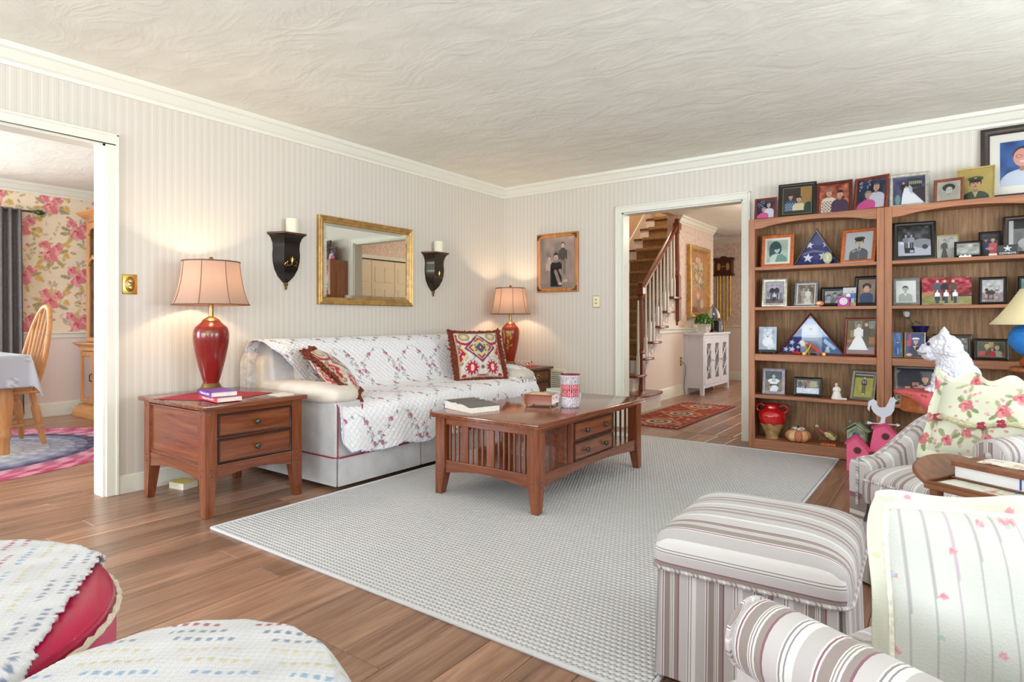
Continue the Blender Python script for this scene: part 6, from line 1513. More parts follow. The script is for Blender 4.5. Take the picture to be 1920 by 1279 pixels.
# --- white quilted pillow on near armchair
def whitequilt(c):
    g = random.Random(9); c.c[:] = (206,208,202); c.N(4,5,3)
    for i in range(15): x = (i+.5)/15; c.L([(x,0),(x+.004,c.H)],.0032,(176,174,172) if i%3 else (190,176,186))
    for i in range(60):
        x, y = g.random(), g.random()*c.H
        if g.random() < .5: rose(c,x,y,.011,i,((216,170,176),(212,150,160),(206,130,144),(220,180,186)))
        else: leaf(c,x,y,.014,g.random()*6,g.choice(((176,196,186),(180,200,220),(206,206,150))))
    m = (c.X < .05)|(c.X > .95)|(c.Y > c.H-.06)|(c.Y < .06); q = Cv(c.nx,c.ny,c.H,(212,212,196)); q.N(6,9,4)
    for i in range(70): q.E(g.random(),g.random()*c.H,.014,.01,g.choice(((226,150,160),(206,216,170),(180,200,222),(216,190,120))))
    c.c[m] = q.c[m]
Mw = Matrix.Translation((.12,1.17,.352)) @ Matrix.Rotation(R(17),4,'Z') @ Matrix.Rotation(R(-12),4,'X')
t, Pw, cvw = sham('white quilted pillow with tiny flowers standing in the near striped armchair',.47,.40,.09,Mw,whitequilt,.03,mCLOTH,210,'quilted_pillow',scall=2,amp=.006,rnd_=.10)
n = Pw.shape[1]; ny = Pw.shape[0]; i0 = int(n*.065); j0 = int(ny*.075)
ring = [Pw[j0,i] for i in range(i0,n-i0,3)]+[Pw[j,n-1-i0] for j in range(j0,ny-j0,3)]+[Pw[ny-1-j0,i] for i in range(n-1-i0,i0,-3)]+[Pw[j,i0] for j in range(ny-1-j0,j0,-3)]
obj('corded_welt', MB().tube([(p[0],p[1]-.004,p[2]) for p in ring],.006,6,closed=True), M('welt_white',(232,228,214),.8,var=.08,vs=120), t)
# ================================================================ butler tray table between the chairs
t = thing('tray_table','small oval wooden tray table with raised leaves between the armchairs','side table',(.10,2.075,0),R(-29))
mTRAY = wood('tray_wood',(84,46,24),(118,70,38),(144,90,52),'x',.3,coat=.2)
ax, ay, zt = .105, .15, .575
obj('tray_bottom', MB().box(-ax,-ay,zt-.014,ax,ay,zt), mTRAY, t, bevel=.003)
def leafpts(n=18): return [(0,-ay)]+[(.085*math.sin(PI*i/n)**.7,-ay*math.cos(PI*i/n)) for i in range(1,n)]+[(0,ay)]
for sg in (-1,1):
    m = MB().prism(leafpts(),'z',0,.013)
    Mx = Matrix.Translation((sg*ax,0,zt-.004)) @ (Matrix.Rotation(R(180),4,'Z') if sg < 0 else Matrix()) @ Matrix.Rotation(R(-32),4,'Y')
    obj('tray_leaf', m.xf(Mx), mTRAY, t, bevel=.004)
    b = MB().prism([(-ax*.0,-.0)]+[],'z',0,0) if 0 else None
    pts = [(-ax,0),(-ax,.03),(-ax*.6,.042),(ax*.6,.042),(ax,.03),(ax,0)]
    obj('tray_rim', MB().prism(pts,'y',min(sg*ay,sg*(ay-.012)),max(sg*ay,sg*(ay-.012))).xf(Matrix.Translation((0,0,zt-.002))) if sg > 0 else MB().prism([(x,z*.25) for x,z in pts],'y',-ay,-ay+.012).xf(Matrix.Translation((0,0,zt-.002))), mTRAY, t, bevel=.002)
for sx in (-1,1):
    for sy in (-1,1): obj('leg', MB().tube([(sx*.085,sy*.125,0),(sx*.085,sy*.125,.2),(sx*.085,sy*.125,zt-.014)],[.011,.015,.016],10), mTRAY, t)
obj('stretcher', MB().tube([(-.085,-.125,.14),(.085,.125,.14)],.008,8).tube([(-.085,.125,.14),(.085,-.125,.14)],.008,8), mTRAY, t)
cv = Cv(60,60,1,(0,0,0)); roses(cv,7,12,.1,(206,204,186)); 
a = np.linspace(-1,1,60); A, B = np.meshgrid(a,a); P = np.zeros((60,60,3)); P[...,0] = .088*A; P[...,1] = .128*B; P[...,2] = .0015+.0008*np.sin(A*9)*np.sin(B*11)
o = obj('place_mat', MB().grid(P), mCLOTH, col=cv.c, fix=False); o.location = (.10,2.075,zt); o.rotation_euler.z = R(-29)
o.modifiers.new('t','SOLIDIFY').thickness = .0015
tag(o,'floral cloth mat under the leather book on the oval tray table','place mat')
t = thing('leather_book','thick brown leather-bound book lying on the oval tray table','book',(.107,2.09,zt+.004),R(-31))
mLE = M('brown_leather',(112,66,40),.4,var=.2,vs=20,bp=.2,bs=120)
obj('pages', MB().box(-.085,-.055,.004,.082,.055,.034), M('gilt_pages',(226,226,226),.5), t)
obj('cover', MB().box(-.092,-.062,0,.088,.062,.004).box(-.092,-.062,.034,.088,.062,.048), mLE, t, bevel=.003)
obj('ribbon_marker', MB().box(.07,-.0565,.006,.074,-.0552,.034).box(.07,-.075,.0,.074,-.055,.003), M('marker_blue',(50,70,150),.6), t)
cv = Cv(50,40,.7,(0,0,0)); roses(cv,6,21,.11,(206,204,186)); a = np.linspace(-1,1,50); b_ = np.linspace(-1,1,40); A, B = np.meshgrid(a,b_)
P = np.zeros((40,50,3)); P[...,0] = .06*A; P[...,1] = .04*B; P[...,2] = .001+.001*np.sin(A*5+B*3)
o = obj('folded_napkin', MB().grid(P), mCLOTH, col=cv.c, fix=False); o.location = (.125,2.105,zt+.0535); o.rotation_euler.z = R(-26); o.modifiers.new('t','SOLIDIFY').thickness = .002
tag(o,'folded floral napkin on top of the brown leather book','napkin')
PF('white-edged photo frame standing on the tray table at the right edge',.262,2.165,zt+.012,.085,.115,M('white_frame',(232,230,226),.4),edge_fam,.01,yaw=R(30),lean=6)
# ================================================================ dog statue and its table
t = thing('round_table','small round cherry table with deep apron before the right bookcase','side table',(-.085,4.27,0))
mRT = wood('round_table_wood',(150,78,36),(176,100,52),(192,118,66),'x',.25,coat=.3)
obj('table_top', MB().lathe([(0,.578),(.19,.578),(.198,.583),(.2,.59),(.196,.598),(.188,.602),(0,.602)],48), mRT, t, smooth=40)
obj('apron', MB().lathe([(.165,.49),(.17,.495),(.17,.575),(.165,.578)],48).lathe([(.166,.494),(.173,.497),(.173,.503),(.166,.506)],48,cap=False), mRT, t)
obj('pedestal', MB().lathe([(0,0.05),(.04,.06),(.03,.1),(.024,.16),(.04,.24),(.03,.32),(.022,.4),(.045,.47),(.06,.49),(0,.49)],24), mRT, t)
for k in range(3):
    a_ = k*2*PI/3+.4; obj('leg', MB().tube([(.03*math.cos(a_),.03*math.sin(a_),.13),(.1*math.cos(a_),.1*math.sin(a_),.1),(.16*math.cos(a_),.16*math.sin(a_),.03),(.18*math.cos(a_),.18*math.sin(a_),.012)],[.02,.016,.013,.012],10), mRT, t)
# scalloped pink-red doily hanging over the edge
mDO = M('coral_doily',(216,96,104),.85,bp=.3,bs=250)
P = np.zeros((10,48,3))
for j in range(10):
    for i in range(48):
        a_ = 2*PI*i/48; r_ = .235*(j/9)*(1+.05*math.cos(a_*4)); 
        x_, y_ = .05+r_*math.cos(a_), -.03+r_*math.sin(a_); d = math.hypot(x_,y_)
        z_ = .6045 if d < .199 else .6045-(d-.199)*1.6
        if d > .203: x_, y_ = x_/d*(.203+.1*(d-.203)), y_/d*(.203+.1*(d-.203))
        P[j,i] = (x_,y_,z_)
o = obj('table_cloth', MB().grid(P,True), mDO, fix=False); o.location = (-.085,4.27,0); o.modifiers.new('t','SOLIDIFY').thickness = .0015
tag(o,'coral cloth under the white dog statue on the round table','cloth')
t = thing('dog_statue','white terrier statue sitting in profile on the round table','statue',(-.06,4.225,.605),R(0))
m = MB(); E_ = lambda c,r,ry=0: m.ell(c,r,16,10,Matrix.Rotation(R(ry),3,'Y'))
E_((.105,0,.09),(.09,.085,.09)); E_((.075,0,.14),(.085,.08,.12),-8); E_((.055,0,.19),(.078,.074,.08))        # haunch, chest, mane
E_((.02,0,.262),(.082,.074,.072)); E_((-.045,0,.245),(.05,.048,.04)); E_((-.075,0,.238),(.032,.034,.028)); E_((-.04,0,.215),(.045,.042,.035)) # head, muzzle, beard
E_((.05,.03,.25),(.06,.06,.07)); E_((.05,-.03,.25),(.06,.06,.07))
for sg in (-1,1):
    m.tube([(.02,sg*.042,.14),(-.005,sg*.042,.07),(-.012,sg*.042,.02)],[.04,.033,.029],12); E_((-.03,sg*.042,.017),(.04,.027,.017))
    E_((.10,sg*.068,.055),(.07,.034,.058)); E_((.07,sg*.078,.016),(.05,.025,.016))
    m.tube([(.02,sg*.045,.31),(.022,sg*.052,.345),(.02,sg*.053,.375)],[.032,.022,.003],10)
m.tube([(.18,0,.03),(.2,0,.05),(.205,0,.075)],[.03,.024,.01],10)
o = obj('body', m, M('white_plaster_fur',(226,226,236),.5,bp=1.0,bs=60), t, fix=False)
rm = o.modifiers.new('remesh','REMESH'); rm.mode = 'VOXEL'; rm.voxel_size = .0045; rm.use_smooth_shade = True
tx = bpy.data.textures.new('fur','CLOUDS'); tx.noise_scale = .014; dm = o.modifiers.new('d','DISPLACE'); dm.texture = tx; dm.strength = .016; dm.mid_level = .5
mDK = M('statue_black',(36,34,36),.3)
obj('nose', MB().ell((-.104,0,.25),(.011,.014,.011)), mDK, t)
for sg in (-1,1): obj('eye', MB().ell((-.052,sg*.044,.278),(.009,.007,.009)), mDK, t)
obj('mouth_line', MB().tube([(-.1,-.02,.225),(-.08,-.036,.22),(-.06,-.043,.226)],.0022,6), M('mouth_grey',(120,110,116),.6), t)
# ================================================================ lamp with blue base on a tall stand at right edge
t = thing('plant_stand','tall dark wooden stand behind the floral pillow carrying the blue lamp','stand',(.40,4.34,0))
obj('stand_top', MB().lathe([(0,.735),(.14,.735),(.15,.742),(.15,.755),(.144,.76),(0,.76)],36), mRT, t)
obj('column', MB().lathe([(.06,0.1),(.05,.16),(.028,.24),(.04,.4),(.026,.58),(.05,.72),(.06,.735)],20), mRT, t)
for k in range(3):
    a_ = k*2*PI/3; obj('leg', MB().tube([(.03*math.cos(a_),.03*math.sin(a_),.16),(.1*math.cos(a_),.1*math.sin(a_),.1),(.17*math.cos(a_),.17*math.sin(a_),.012)],[.022,.016,.012],10), mRT, t)
t = thing('blue_lamp','lamp with rough blue globe base and cream shade at the right edge','lamp',(.40,4.34,.7605))
obj('foot', MB().lathe([(0,0),(.085,0),(.1,.01),(.105,.03),(.09,.055),(.06,.06),(0,.06)],28), M('orange_clay',(176,86,34),.5), t)
obj('patch', MB().ell((-.035,-.095,.045),(.05,.02,.026)).ell((.03,-.1,.055),(.03,.014,.018)), M('dark_glaze',(28,20,22),.3), t)
obj('patch', MB().ell((-.01,-.1,.075),(.04,.02,.014)), M('red_glaze_spot',(150,36,30),.4), t)
obj('globe', MB().lathe([(0,.045),(.06,.05),(.115,.08),(.15,.13),(.15,.18),(.125,.22),(.07,.245),(.03,.255),(0,.256)],40), M('blue_plaster',(40,136,222),.7,var=.08,vs=20,bp=.6,bs=60), t, smooth=60)
obj('neck', MB().lathe([(.02,.25),(.02,.3),(.014,.31),(.014,.42)],16), mBRASS, t)
sh = MB().lathe([(.235,.235),(.2,.275),(.16,.33),(.12,.395),(.10,.43)],48,cap=False)
o = obj('shade', sh, M('cream_shade',(236,222,178),.8), t, smooth=60); o.modifiers.new('t','SOLIDIFY').thickness = .003
# ================================================================ hall: staircase
t = thing('staircase','wooden staircase with carpeted steps and white balusters through the doorway','staircase',(-3.5,7.5,0))
T0 = Vector((-3.5,7.5,0))
def Lc(mb): return mb.xf(Matrix.Translation(-T0))
XL, XR, RISE, RUN = -4.03, -3.0, .19, .2275
def yk(k): return 6.45+RUN*(k-2)
for k in range(1,15):
    z = RISE*k
    if k == 1:
        # deep starting step with rounded corner
        pts = [(XL,5.95),(-2.86,5.95),(-2.80,5.965),(-2.755,6.0),(-2.735,6.06),(-2.735,6.74),(-2.75,6.79),(-2.79,6.82),(XL,6.82)]
        obj('tread', Lc(MB().prism(pts,'z',z-.03,z)), mRAIL, t, bevel=.01, seg=3)
        obj('riser', Lc(MB().prism([(XL,5.98),(-2.86,5.98),(-2.79,6.01),(-2.77,6.07),(-2.77,6.78),(XL,6.78)],'z',.0,z-.03)), mWHITE, t)
        continue
    xr = -2.925 if k <= 7 else -3.16
    y0 = yk(k); y1 = y0+RUN+.03
    mb = MB().box(XL,y0,z-.03,xr if k <= 7 else xr,y1 if k > 7 else y0+RUN+.02,z)
    if k <= 7: mb = MB().prism([(XL,y0),(xr,y0),(xr,y0+.29),(-3.0,y0+.29),(-3.0,y1),(XL,y1)],'z',z-.03,z)
    tr = obj('tread', Lc(mb), mRAIL, t, bevel=.009, seg=3)
    obj('riser', Lc(MB().box(XL,y0+.025,z-RISE,-2.995 if k <= 7 else xr,y0+.04,z-.03)), mWHITE, t, smooth=0)
    x0, x1 = (XL+.16 if k > 4 else XL+.05), (-3.13 if k <= 7 else xr-.02)
    pr = [(y0+.022,z-RISE),(y0+.022,z-.03),(y0-.012,z-.034),(y0-.016,z-.012),(y0-.006,z+.012),(y0+.02,z+.014),(y1+.02,z+.014),(y1+.02,z),(y0+.01,z),(y0+.0,z-.03),(y0+.03,z-.032),(y0+.03,z-RISE)]
    obj('carpet', Lc(MB().prism(pr,'x',x0,x1)), mCARPET, tr, smooth=45)
    if k <= 7:     # carved scroll on the open string
        sp = [(.006+.0045*q)*1.5 for q in range(14)]
        pp = [(-2.988, y0+.13+sp[q]*math.cos(q*.75), z-.095+sp[q]*math.sin(q*.75)*1.3) for q in range(14)]+[(-2.988,y0+.19,z-.07),(-2.988,y0+.23,z-.055)]
        obj('scroll_bracket', Lc(MB().tube(pp,.0035,6)), mWHITE, tr)
obj('wall_string', Lc(MB().prism([(yk(2)-.1,.25),(yk(14)+.2,RISE*14+.28),(yk(14)+.2,RISE*14-.2),(yk(2)-.1,-.0)],'x',XL,XL+.02)), mTRIM, t)
def newel(x, y, z0, zb, zt, drop=0):
    n = MB().box(x-.042,y-.042,z0,x+.042,y+.042,zb)
    hz = zt-.14
    n.lathe([(.036,zb),(.04,zb+.012),(.03,zb+.03),(.034,zb+.05),(.038,zb+.1),(.03,(zb+hz)/2),(.026,hz-.09),(.03,hz-.05),(.038,hz-.04),(.03,hz-.025),(.036,hz-.01),(.04,hz)],18,c=(x,y,0))
    n.stack([(x-.036,y-.036,x+.036,y+.036,hz-.14+.13),(x-.045,y-.045,x+.045,y+.045,hz+.01),(x-.045,y-.045,x+.045,y+.045,hz+.085),(x-.03,y-.03,x+.03,y+.03,hz+.1)])
    n.lathe([(.03,hz+.098),(.038,hz+.106),(.03,hz+.114),(.024,hz+.118),(.038,hz+.126),(.04,hz+.134),(.03,hz+.144),(.01,hz+.15),(0,hz+.15)],18,c=(x,y,0))
    if drop: n.lathe([(0,z0-.075),(.012,z0-.07),(.02,z0-.05),(.012,z0-.03),(.03,z0-.012),(.03,z0)],14,c=(x,y,0))
    return obj('newel_post', Lc(n), mRAILZ, t, bevel=.003, seg=1)
newel(-2.985,6.69,.19,.62,1.46); newel(-2.985,7.86,1.02,1.62,2.37,1)
rl = MB(); a, b_ = Vector((-2.985,6.72,1.385)), Vector((-2.985,7.83,2.275))
prof = [(-.03,-.02),(-.034,.0),(-.026,.022),(0,.032),(.026,.022),(.034,0),(.03,-.02),(.018,-.028),(-.018,-.028)]
rl.add([(p.x+u,p.y,p.z+w) for p in (a,b_) for u,w in prof],[tuple(range(9))[::-1],tuple(range(9,18))]+[(i,(i+1)%9,9+(i+1)%9,9+i) for i in range(9)])
obj('handrail', Lc(rl), mRAIL, t, smooth=40)
for k in range(3,8):
    for q in (.05,.16):
        y = yk(k)+q; z0 = RISE*k; zt = 1.385+(y-6.72)/(7.83-6.72)*.89-.02
        if y > 7.8: continue
        h_ = zt-z0
        obj('baluster', Lc(MB().box(-3.001,y-.016,z0,-2.969,y+.016,z0+.24).lathe([(.014,z0+.24),(.018,z0+.255),(.013,z0+.27),(.016,z0+.3),(.0165,z0+.36),(.011,zt-.05),(.01,zt)],10,c=(-2.985,y,0))), mWHITE, t, smooth=40)
obj('baluster', Lc(MB().box(-3.001,6.60,.38,-2.969,6.632,.60).lathe([(.014,.6),(.018,.62),(.012,.64),(.016,.7),(.01,1.25)],10,c=(-2.985,6.616,0))), mWHITE, t)
# ---- white cabinet
cx, cy = -2.855, 8.70
t = thing('white_cabinet','white sideboard with three glass doors crossed by curved muntins in the hall','cabinet',(cx,cy,0))
hx, hy = .135, .575
mCAB = M('cabinet_white',(222,226,238),.4)
obj('cabinet_top', MB().box(-hx-.005,-hy-.02,.815,hx+.02,hy+.02,.845), mCAB, t, bevel=.004)
for sx in (-1,1):
    for sy in (-1,1): obj('leg', MB().box(*[sorted((sx*hx,sx*(hx-.05)))[0],sorted((sy*hy,sy*(hy-.05)))[0],0,sorted((sx*hx,sx*(hx-.05)))[1],sorted((sy*hy,sy*(hy-.05)))[1],.815]), mCAB, t, bevel=.002)
for sy in (-1,1): obj('side_panel', MB().box(-hx+.05,min(sy*hy,sy*(hy-.015))+(.006 if sy < 0 else 0),.09,hx-.05,max(sy*hy,sy*(hy-.015))-(.006 if sy > 0 else 0),.815), mCAB, t, smooth=0)
obj('back_panel', MB().box(-hx,-hy+.05,.09,-hx+.01,hy-.05,.815), mCAB, t, smooth=0)
obj('shelf', MB().box(-hx+.01,-hy+.02,.09,hx-.02,hy-.02,.11).box(-hx+.01,-hy+.02,.45,hx-.03,hy-.02,.465), mCAB, t, smooth=0)
obj('front_rail', MB().box(hx-.02,-hy+.05,.09,hx-.001,hy-.05,.13).box(hx-.02,-hy+.05,.775,hx-.001,hy-.05,.815), mCAB, t, smooth=0)
mCG = M('smoked_cabinet_glass',(112,118,128),.12)
for k in range(3):
    w_ = (2*hy-.1)/3; yc = -hy+.05+w_*(k+.5); z0, z1 = .132, .773
    Mx = Matrix.Translation((hx-.002,yc,z0)) @ Matrix.Rotation(R(90),4,'Z')
    d = obj('door', loop_frame(w_-.006,z1-z0,[(0,.016),(0,-.004),(.002,-.006),(.075,-.006),(.078,.0),(.078,.012)]).xf(Mx), mCAB, t, smooth=20)
    iw, ih = w_-.162, z1-z0-.156
    obj('glass_pane', MB().box(-iw/2-.004,.004,.074,iw/2+.004,.007,.082+ih).xf(Mx), mCG, d, smooth=0)
    mm = MB()
    for sg in (-1,1):
        mm.tube([(sg*(iw/2)*math.cos(PI*q/16*2)*1.0,-.002,.078+ih*q/16) for q in range(17)],.0085,6)
    obj('muntin', mm.xf(Mx), mCAB, d)
    obj('knob', MB().lathe([(0,0),(.008,0),(.006,.01),(.012,.016),(.01,.024),(0,.026)],12).xf(Mx @ Matrix.Translation((w_/2-.03 if k < 2 else -w_/2+.03,-.006,.33)) @ Matrix.Rotation(R(90),4,'X')), M('nickel',(190,190,196),.2,.9), d)
CT = .845
t = thing('potted_plant','green leafy plant in a square white crate pot on the white cabinet','plant',(-2.81,8.40,CT))
pot = obj('pot', MB().frus((-.06,-.06,.06,.06),0,(-.066,-.066,.066,.066),.125), mWHITE, t, bevel=.003)
obj('cross_slat', MB().tube([(-.064,-.066,.008),(.064,-.07,.118)],.006,5).tube([(.064,-.066,.008),(-.064,-.07,.118)],.006,5).tube([(.068,-.06,.008),(.071,.06,.118)],.006,5).tube([(.068,.06,.008),(.071,-.06,.118)],.006,5), mTRIM, pot)
lf_ = MB(); g = random.Random(3)
for i in range(420):
    a = g.random()*2*PI; b_ = g.random()**.6*PI/2; r_ = .13*(.75+.3*g.random()); p = Vector((r_*math.cos(a)*math.sin(b_),r_*math.sin(a)*math.sin(b_),.125+.12*math.cos(b_)*(.7+.5*g.random())))
    Q = Matrix.Rotation(g.random()*6.3,3,'Z') @ Matrix.Rotation(g.uniform(-1,1),3,'X'); s_ = .02*g.uniform(.7,1.3)
    lf_.add([p+Q@Vector((0,-s_,0)),p+Q@Vector((s_*.45,0,.003)),p+Q@Vector((0,s_,0)),p+Q@Vector((-s_*.45,0,.003))],[(0,1,2,3)])
o = obj('foliage', lf_, M('bright_leaf',(70,140,40),.5,var=.3,vs=30), t, fix=False, smooth=0); o['kind'] = 'stuff'
obj('stem', MB().tube([(0,0,.1),(.0,.0,.2)],.01,6).tube([(0.02,0,.1),(.05,.03,.2)],.006,6).tube([(-.02,0,.1),(-.05,-.03,.2)],.006,6), M('plant_stem',(80,90,50),.7), t)
t = thing('stained_glass_lamp','small domed stained glass lamp beside the potted plant','lamp',(-2.80,8.76,CT))
obj('base', MB().lathe([(0,0),(.065,0),(.06,.012),(.03,.03),(.014,.06),(.02,.1),(.012,.15),(.01,.21),(0,.21)],20), mBRONZE, t)
for k in range(10):
    a0, a1 = 2*PI*k/10, 2*PI*(k+1)/10; rows = [(.112,.2),(.108,.25),(.085,.305),(.05,.345),(.02,.36)]
    P = np.array([[(r_*math.cos(a),r_*math.sin(a),z_) for a in (a0,(a0+a1)/2,a1)] for r_,z_ in rows])
    obj('glass_panel', MB().grid(P), M('panel_glass',[(226,206,176),(214,196,170),(70,110,150)][k%3],.2), t)
obj('leading', MB().tube([(.112*math.cos(a),.112*math.sin(a),.2) for a in np.linspace(0,2*PI,30,endpoint=False)],.005,6,closed=True), mBRONZE, t)
for k in range(10):
    a = 2*PI*k/10; obj('rib', MB().tube([(r_*1.01*math.cos(a),r_*1.01*math.sin(a),z_) for r_,z_ in rows],.0035,5), mBRONZE, t)
obj('finial', MB().lathe([(.02,.355),(.012,.375),(.004,.4),(0,.41)],10), mBRONZE, t)
t = thing('table_radio','small black radio box at the far end of the white cabinet','radio',(-2.82,9.02,CT),R(-6))
obj('radio_case', MB().box(-.06,-.075,0,.06,.075,.17), M('black_plastic',(38,40,46),.35), t, bevel=.006)
for z in (.05,.08): obj('dial', MB().lathe([(0,0),(.014,0),(.012,.008),(0,.009)],14).xf(Matrix.Translation((.06,.03,z)) @ Matrix.Rotation(R(90),4,'Y')), M('silver_dial',(190,194,206),.3,.7), t)
obj('grille', MB().box(.0595,-.065,.015,.0615,.01,.155), mBLACK, t)
tag(obj('lace_doily', MB().lathe([(0,0),(.1,0),(.105,.002),(.1,.004),(0,.004)],26,c=(-2.80,8.8,CT+.0002)), mPAPER),'white lace doily on the white cabinet under the stained glass lamp','doily') if 0 else None
# wall outlet beside the cabinet and its cord
t = thing('brass_outlet','brass outlet plate low on the stair wall beside the white cabinet','outlet',(-2.992,8.02,.40),R(90))
obj('plate', MB().box(-.035,-.005,0,.035,0,.115), mDBRASS, t, bevel=.002)
for z in (.035,.08): obj('socket', MB().lathe([(0,0),(.017,0),(.016,.003),(0,.003)],14).xf(Matrix.Translation((0,-.005,z)) @ Matrix.Rotation(R(90),4,'X')), M('outlet_ivory',(226,214,180),.4), t)
tag(obj('power_cord', MB().tube([(-2.985,8.02,.435),(-2.965,8.04,.44),(-2.955,8.09,.40),(-2.957,8.1,.3),(-2.965,8.08,.2),(-2.972,8.075,.1),(-2.962,8.08,.01)],.004,6), mBLACK),'black cord hanging from the brass outlet to the floor','cord')
# tall still-life painting
t = thing('tall_painting','tall gilt-framed painting of pale flowers on the hall stair wall','painting',(-3.0+.001,8.69,1.05),R(90))
pw, ph = .86, 1.03
obj('frame', loop_frame(pw,ph,[(0,0),(0,-.05),(.012,-.06),(.03,-.05),(.05,-.055),(.075,-.03),(.085,-.02)]), mGOLD, t, smooth=20)
def still(c):
    H = c.H; c.c[:] = (178,124,76); c.N(8,4,3); c.B(0,0,1,.12,(140,90,56)); g = random.Random(6)
    c.P([(.42,.3),(.58,.3),(.54,.44),(.46,.44)],(170,150,110)); c.E(.5,.22,.13,.13,(120,106,82)); c.E(.7,.18,.1,.1,(196,170,130)); c.E(.34,.16,.1,.06,(150,120,80)); c.E(.48,.36,.09,.09,(206,176,130))
    c.L([(.5,.4),(.5,H*.72)],.02,(130,120,84))
    for i in range(60): c.E(.5+g.gauss(0,.16),.52+.58*g.random(),.05+.02*g.random(),.05,g.choice(((206,182,140),(190,168,120),(150,130,90),(214,190,150))))
    for i in range(30): leaf(c,.5+g.gauss(0,.18),.5+.55*g.random(),.05,g.random()*3,(120,112,76))
cv = Cv(90,110,(ph-.17)/(pw-.17),(0,0,0)); still(cv)
obj('canvas', print_plane(pw-.16,ph-.16,-(pw-.16)/2,.08,-.02,cv), mPHOTO, t, col=cv.c, fix=False, smooth=0)
# door chime
t = thing('door_chime','dark wooden door chime with long brass tubes on the far hall wall','door chime',(-3.175,10.6,1.79),0)
mCH = wood('chime_wood',(52,28,18),(74,42,28),(92,56,38),'z',.35)
obj('chime_case', MB().box(-.15,-.09,.02,.15,0,.27), mCH, t, bevel=.004)
obj('cornice', MB().prism([(-.175,.26),(-.165,.3),(-.06,.3),(-.03,.325),(.03,.325),(.06,.3),(.165,.3),(.175,.26)],'y',-.1,0), mCH, t, bevel=.004)
obj('plinth', MB().box(-.17,-.1,-.01,.17,0,.025), mCH, t, bevel=.006)
for sx in (-1,1):
    d = obj('door', MB().box(min(sx*.006,sx*.14),-.096,.035,max(sx*.006,sx*.14),-.088,.255), mCH, t, bevel=.003)
    obj('oval_panel', MB().lathe([(0,0),(.03,0),(.03,.004),(0,.005)],24).xf(Matrix.Translation((sx*.075,-.096,.145)) @ Matrix.Scale(2.1,4,(0,0,1)) @ Matrix.Rotation(R(90),4,'X')), M('oval_veneer',(196,140,86),.4), d)
    obj('knob', MB().ell((sx*.016,-.1,.145),(.006,.008,.012)), mWHITE, d)
for k,(x,l) in enumerate(((-.11,.95),(-.06,.86),(0,.98),(.055,.78),(.11,.7))): obj('chime_tube', MB().tube([(x,-.05,.02),(x,-.05,-l)],.013,10), mBRASS, t)
# hall runner
t = thing('hall_runner','red oriental runner with blue medallions on the hall floor','rug',(-2.375,6.38,0))
def runner(c):
    c.c[:] = (150,56,38); c.N(10,16,4); H = c.H; g = random.Random(5)
    for i in range(170):
        c.E(g.random(),g.random()*H,.02+.04*g.random(),.02+.02*g.random(),g.choice(((176,86,56),(196,120,84),(120,40,34),(90,70,70),(206,170,130))))
    for y in (H*.16,H*.5,H*.84):
        c.D(.5,y,.4,.46,(196,140,96)); c.D(.5,y,.33,.38,(164,62,42)); c.E(.5,y,.2,.22,(206,176,136)); c.E(.5,y,.15,.17,(56,96,110)); c.E(.5,y,.08,.09,(206,176,136)); c.E(.5,y,.04,.05,(150,50,40))
        for a in range(10): c.E(.5+.25*math.cos(a*.63),y+.29*math.sin(a*.63),.03,.03,(70,110,120))
    for e in (.0,.93): c.B(e,0,e+.07,H,(120,36,40))
    c.B(0,0,1,.1,(130,40,44)); c.B(0,H-.1,1,H,(130,40,44))
    for i in range(40): y = H*i/40; c.D(.035,y,.02,.025,(206,160,130)); c.D(.965,y,.02,.025,(206,160,130))
    for i in range(12): x = i/12+.04; c.D(x,.05,.025,.03,(200,190,180)); c.D(x,H-.05,.025,.03,(200,190,180))
cv = Cv(64,180,1.84/.62,(0,0,0)); runner(cv)
obj('pile', print_plane(.62,1.84,-.31,0,0,cv).xf(Matrix.Translation((0,-.92,.008)) @ Matrix.Rotation(R(-90),4,'X')), vmat('rug_pile',.95,.3,300), t, col=cv.c, fix=False, smooth=0, flip=True)
obj('base', MB().box(-.31,-.92,0,.31,.92,.0078), M('rug_back',(110,36,34),.9), t)
# bifold closet doors on the hall's right wall (seen in the mirror)
mDOOR = M('closet_door_paint',(228,216,192),.45)
for k in range(4):
    y0 = 5.76+.5225*k
    d = struct('door_%d' % (k+1), MB().box(.0,y0,.01,.035,y0+.515,2.03), mDOOR, bevel=.003)
    for z0, z1 in ((.15,.78),(.92,1.55),(1.66,1.92)):
        for q in (.07,.285): obj('raised_panel', MB().prism([(y0+q,z0),(y0+q+.16,z0),(y0+q+.16,z1),(y0+q,z1)],'x',-.006,.004), mDOOR, d, bevel=.005, seg=2)
struct('trim_12', MB().box(-.02,5.69,0,.0,5.75,2.11).box(-.02,7.85,0,0,7.91,2.11).box(-.02,5.75,2.05,0,7.85,2.11), mTRIM)
struct('wall_closet', MB().box(.06,5.7,0,.09,7.9,2.1), mBACK)
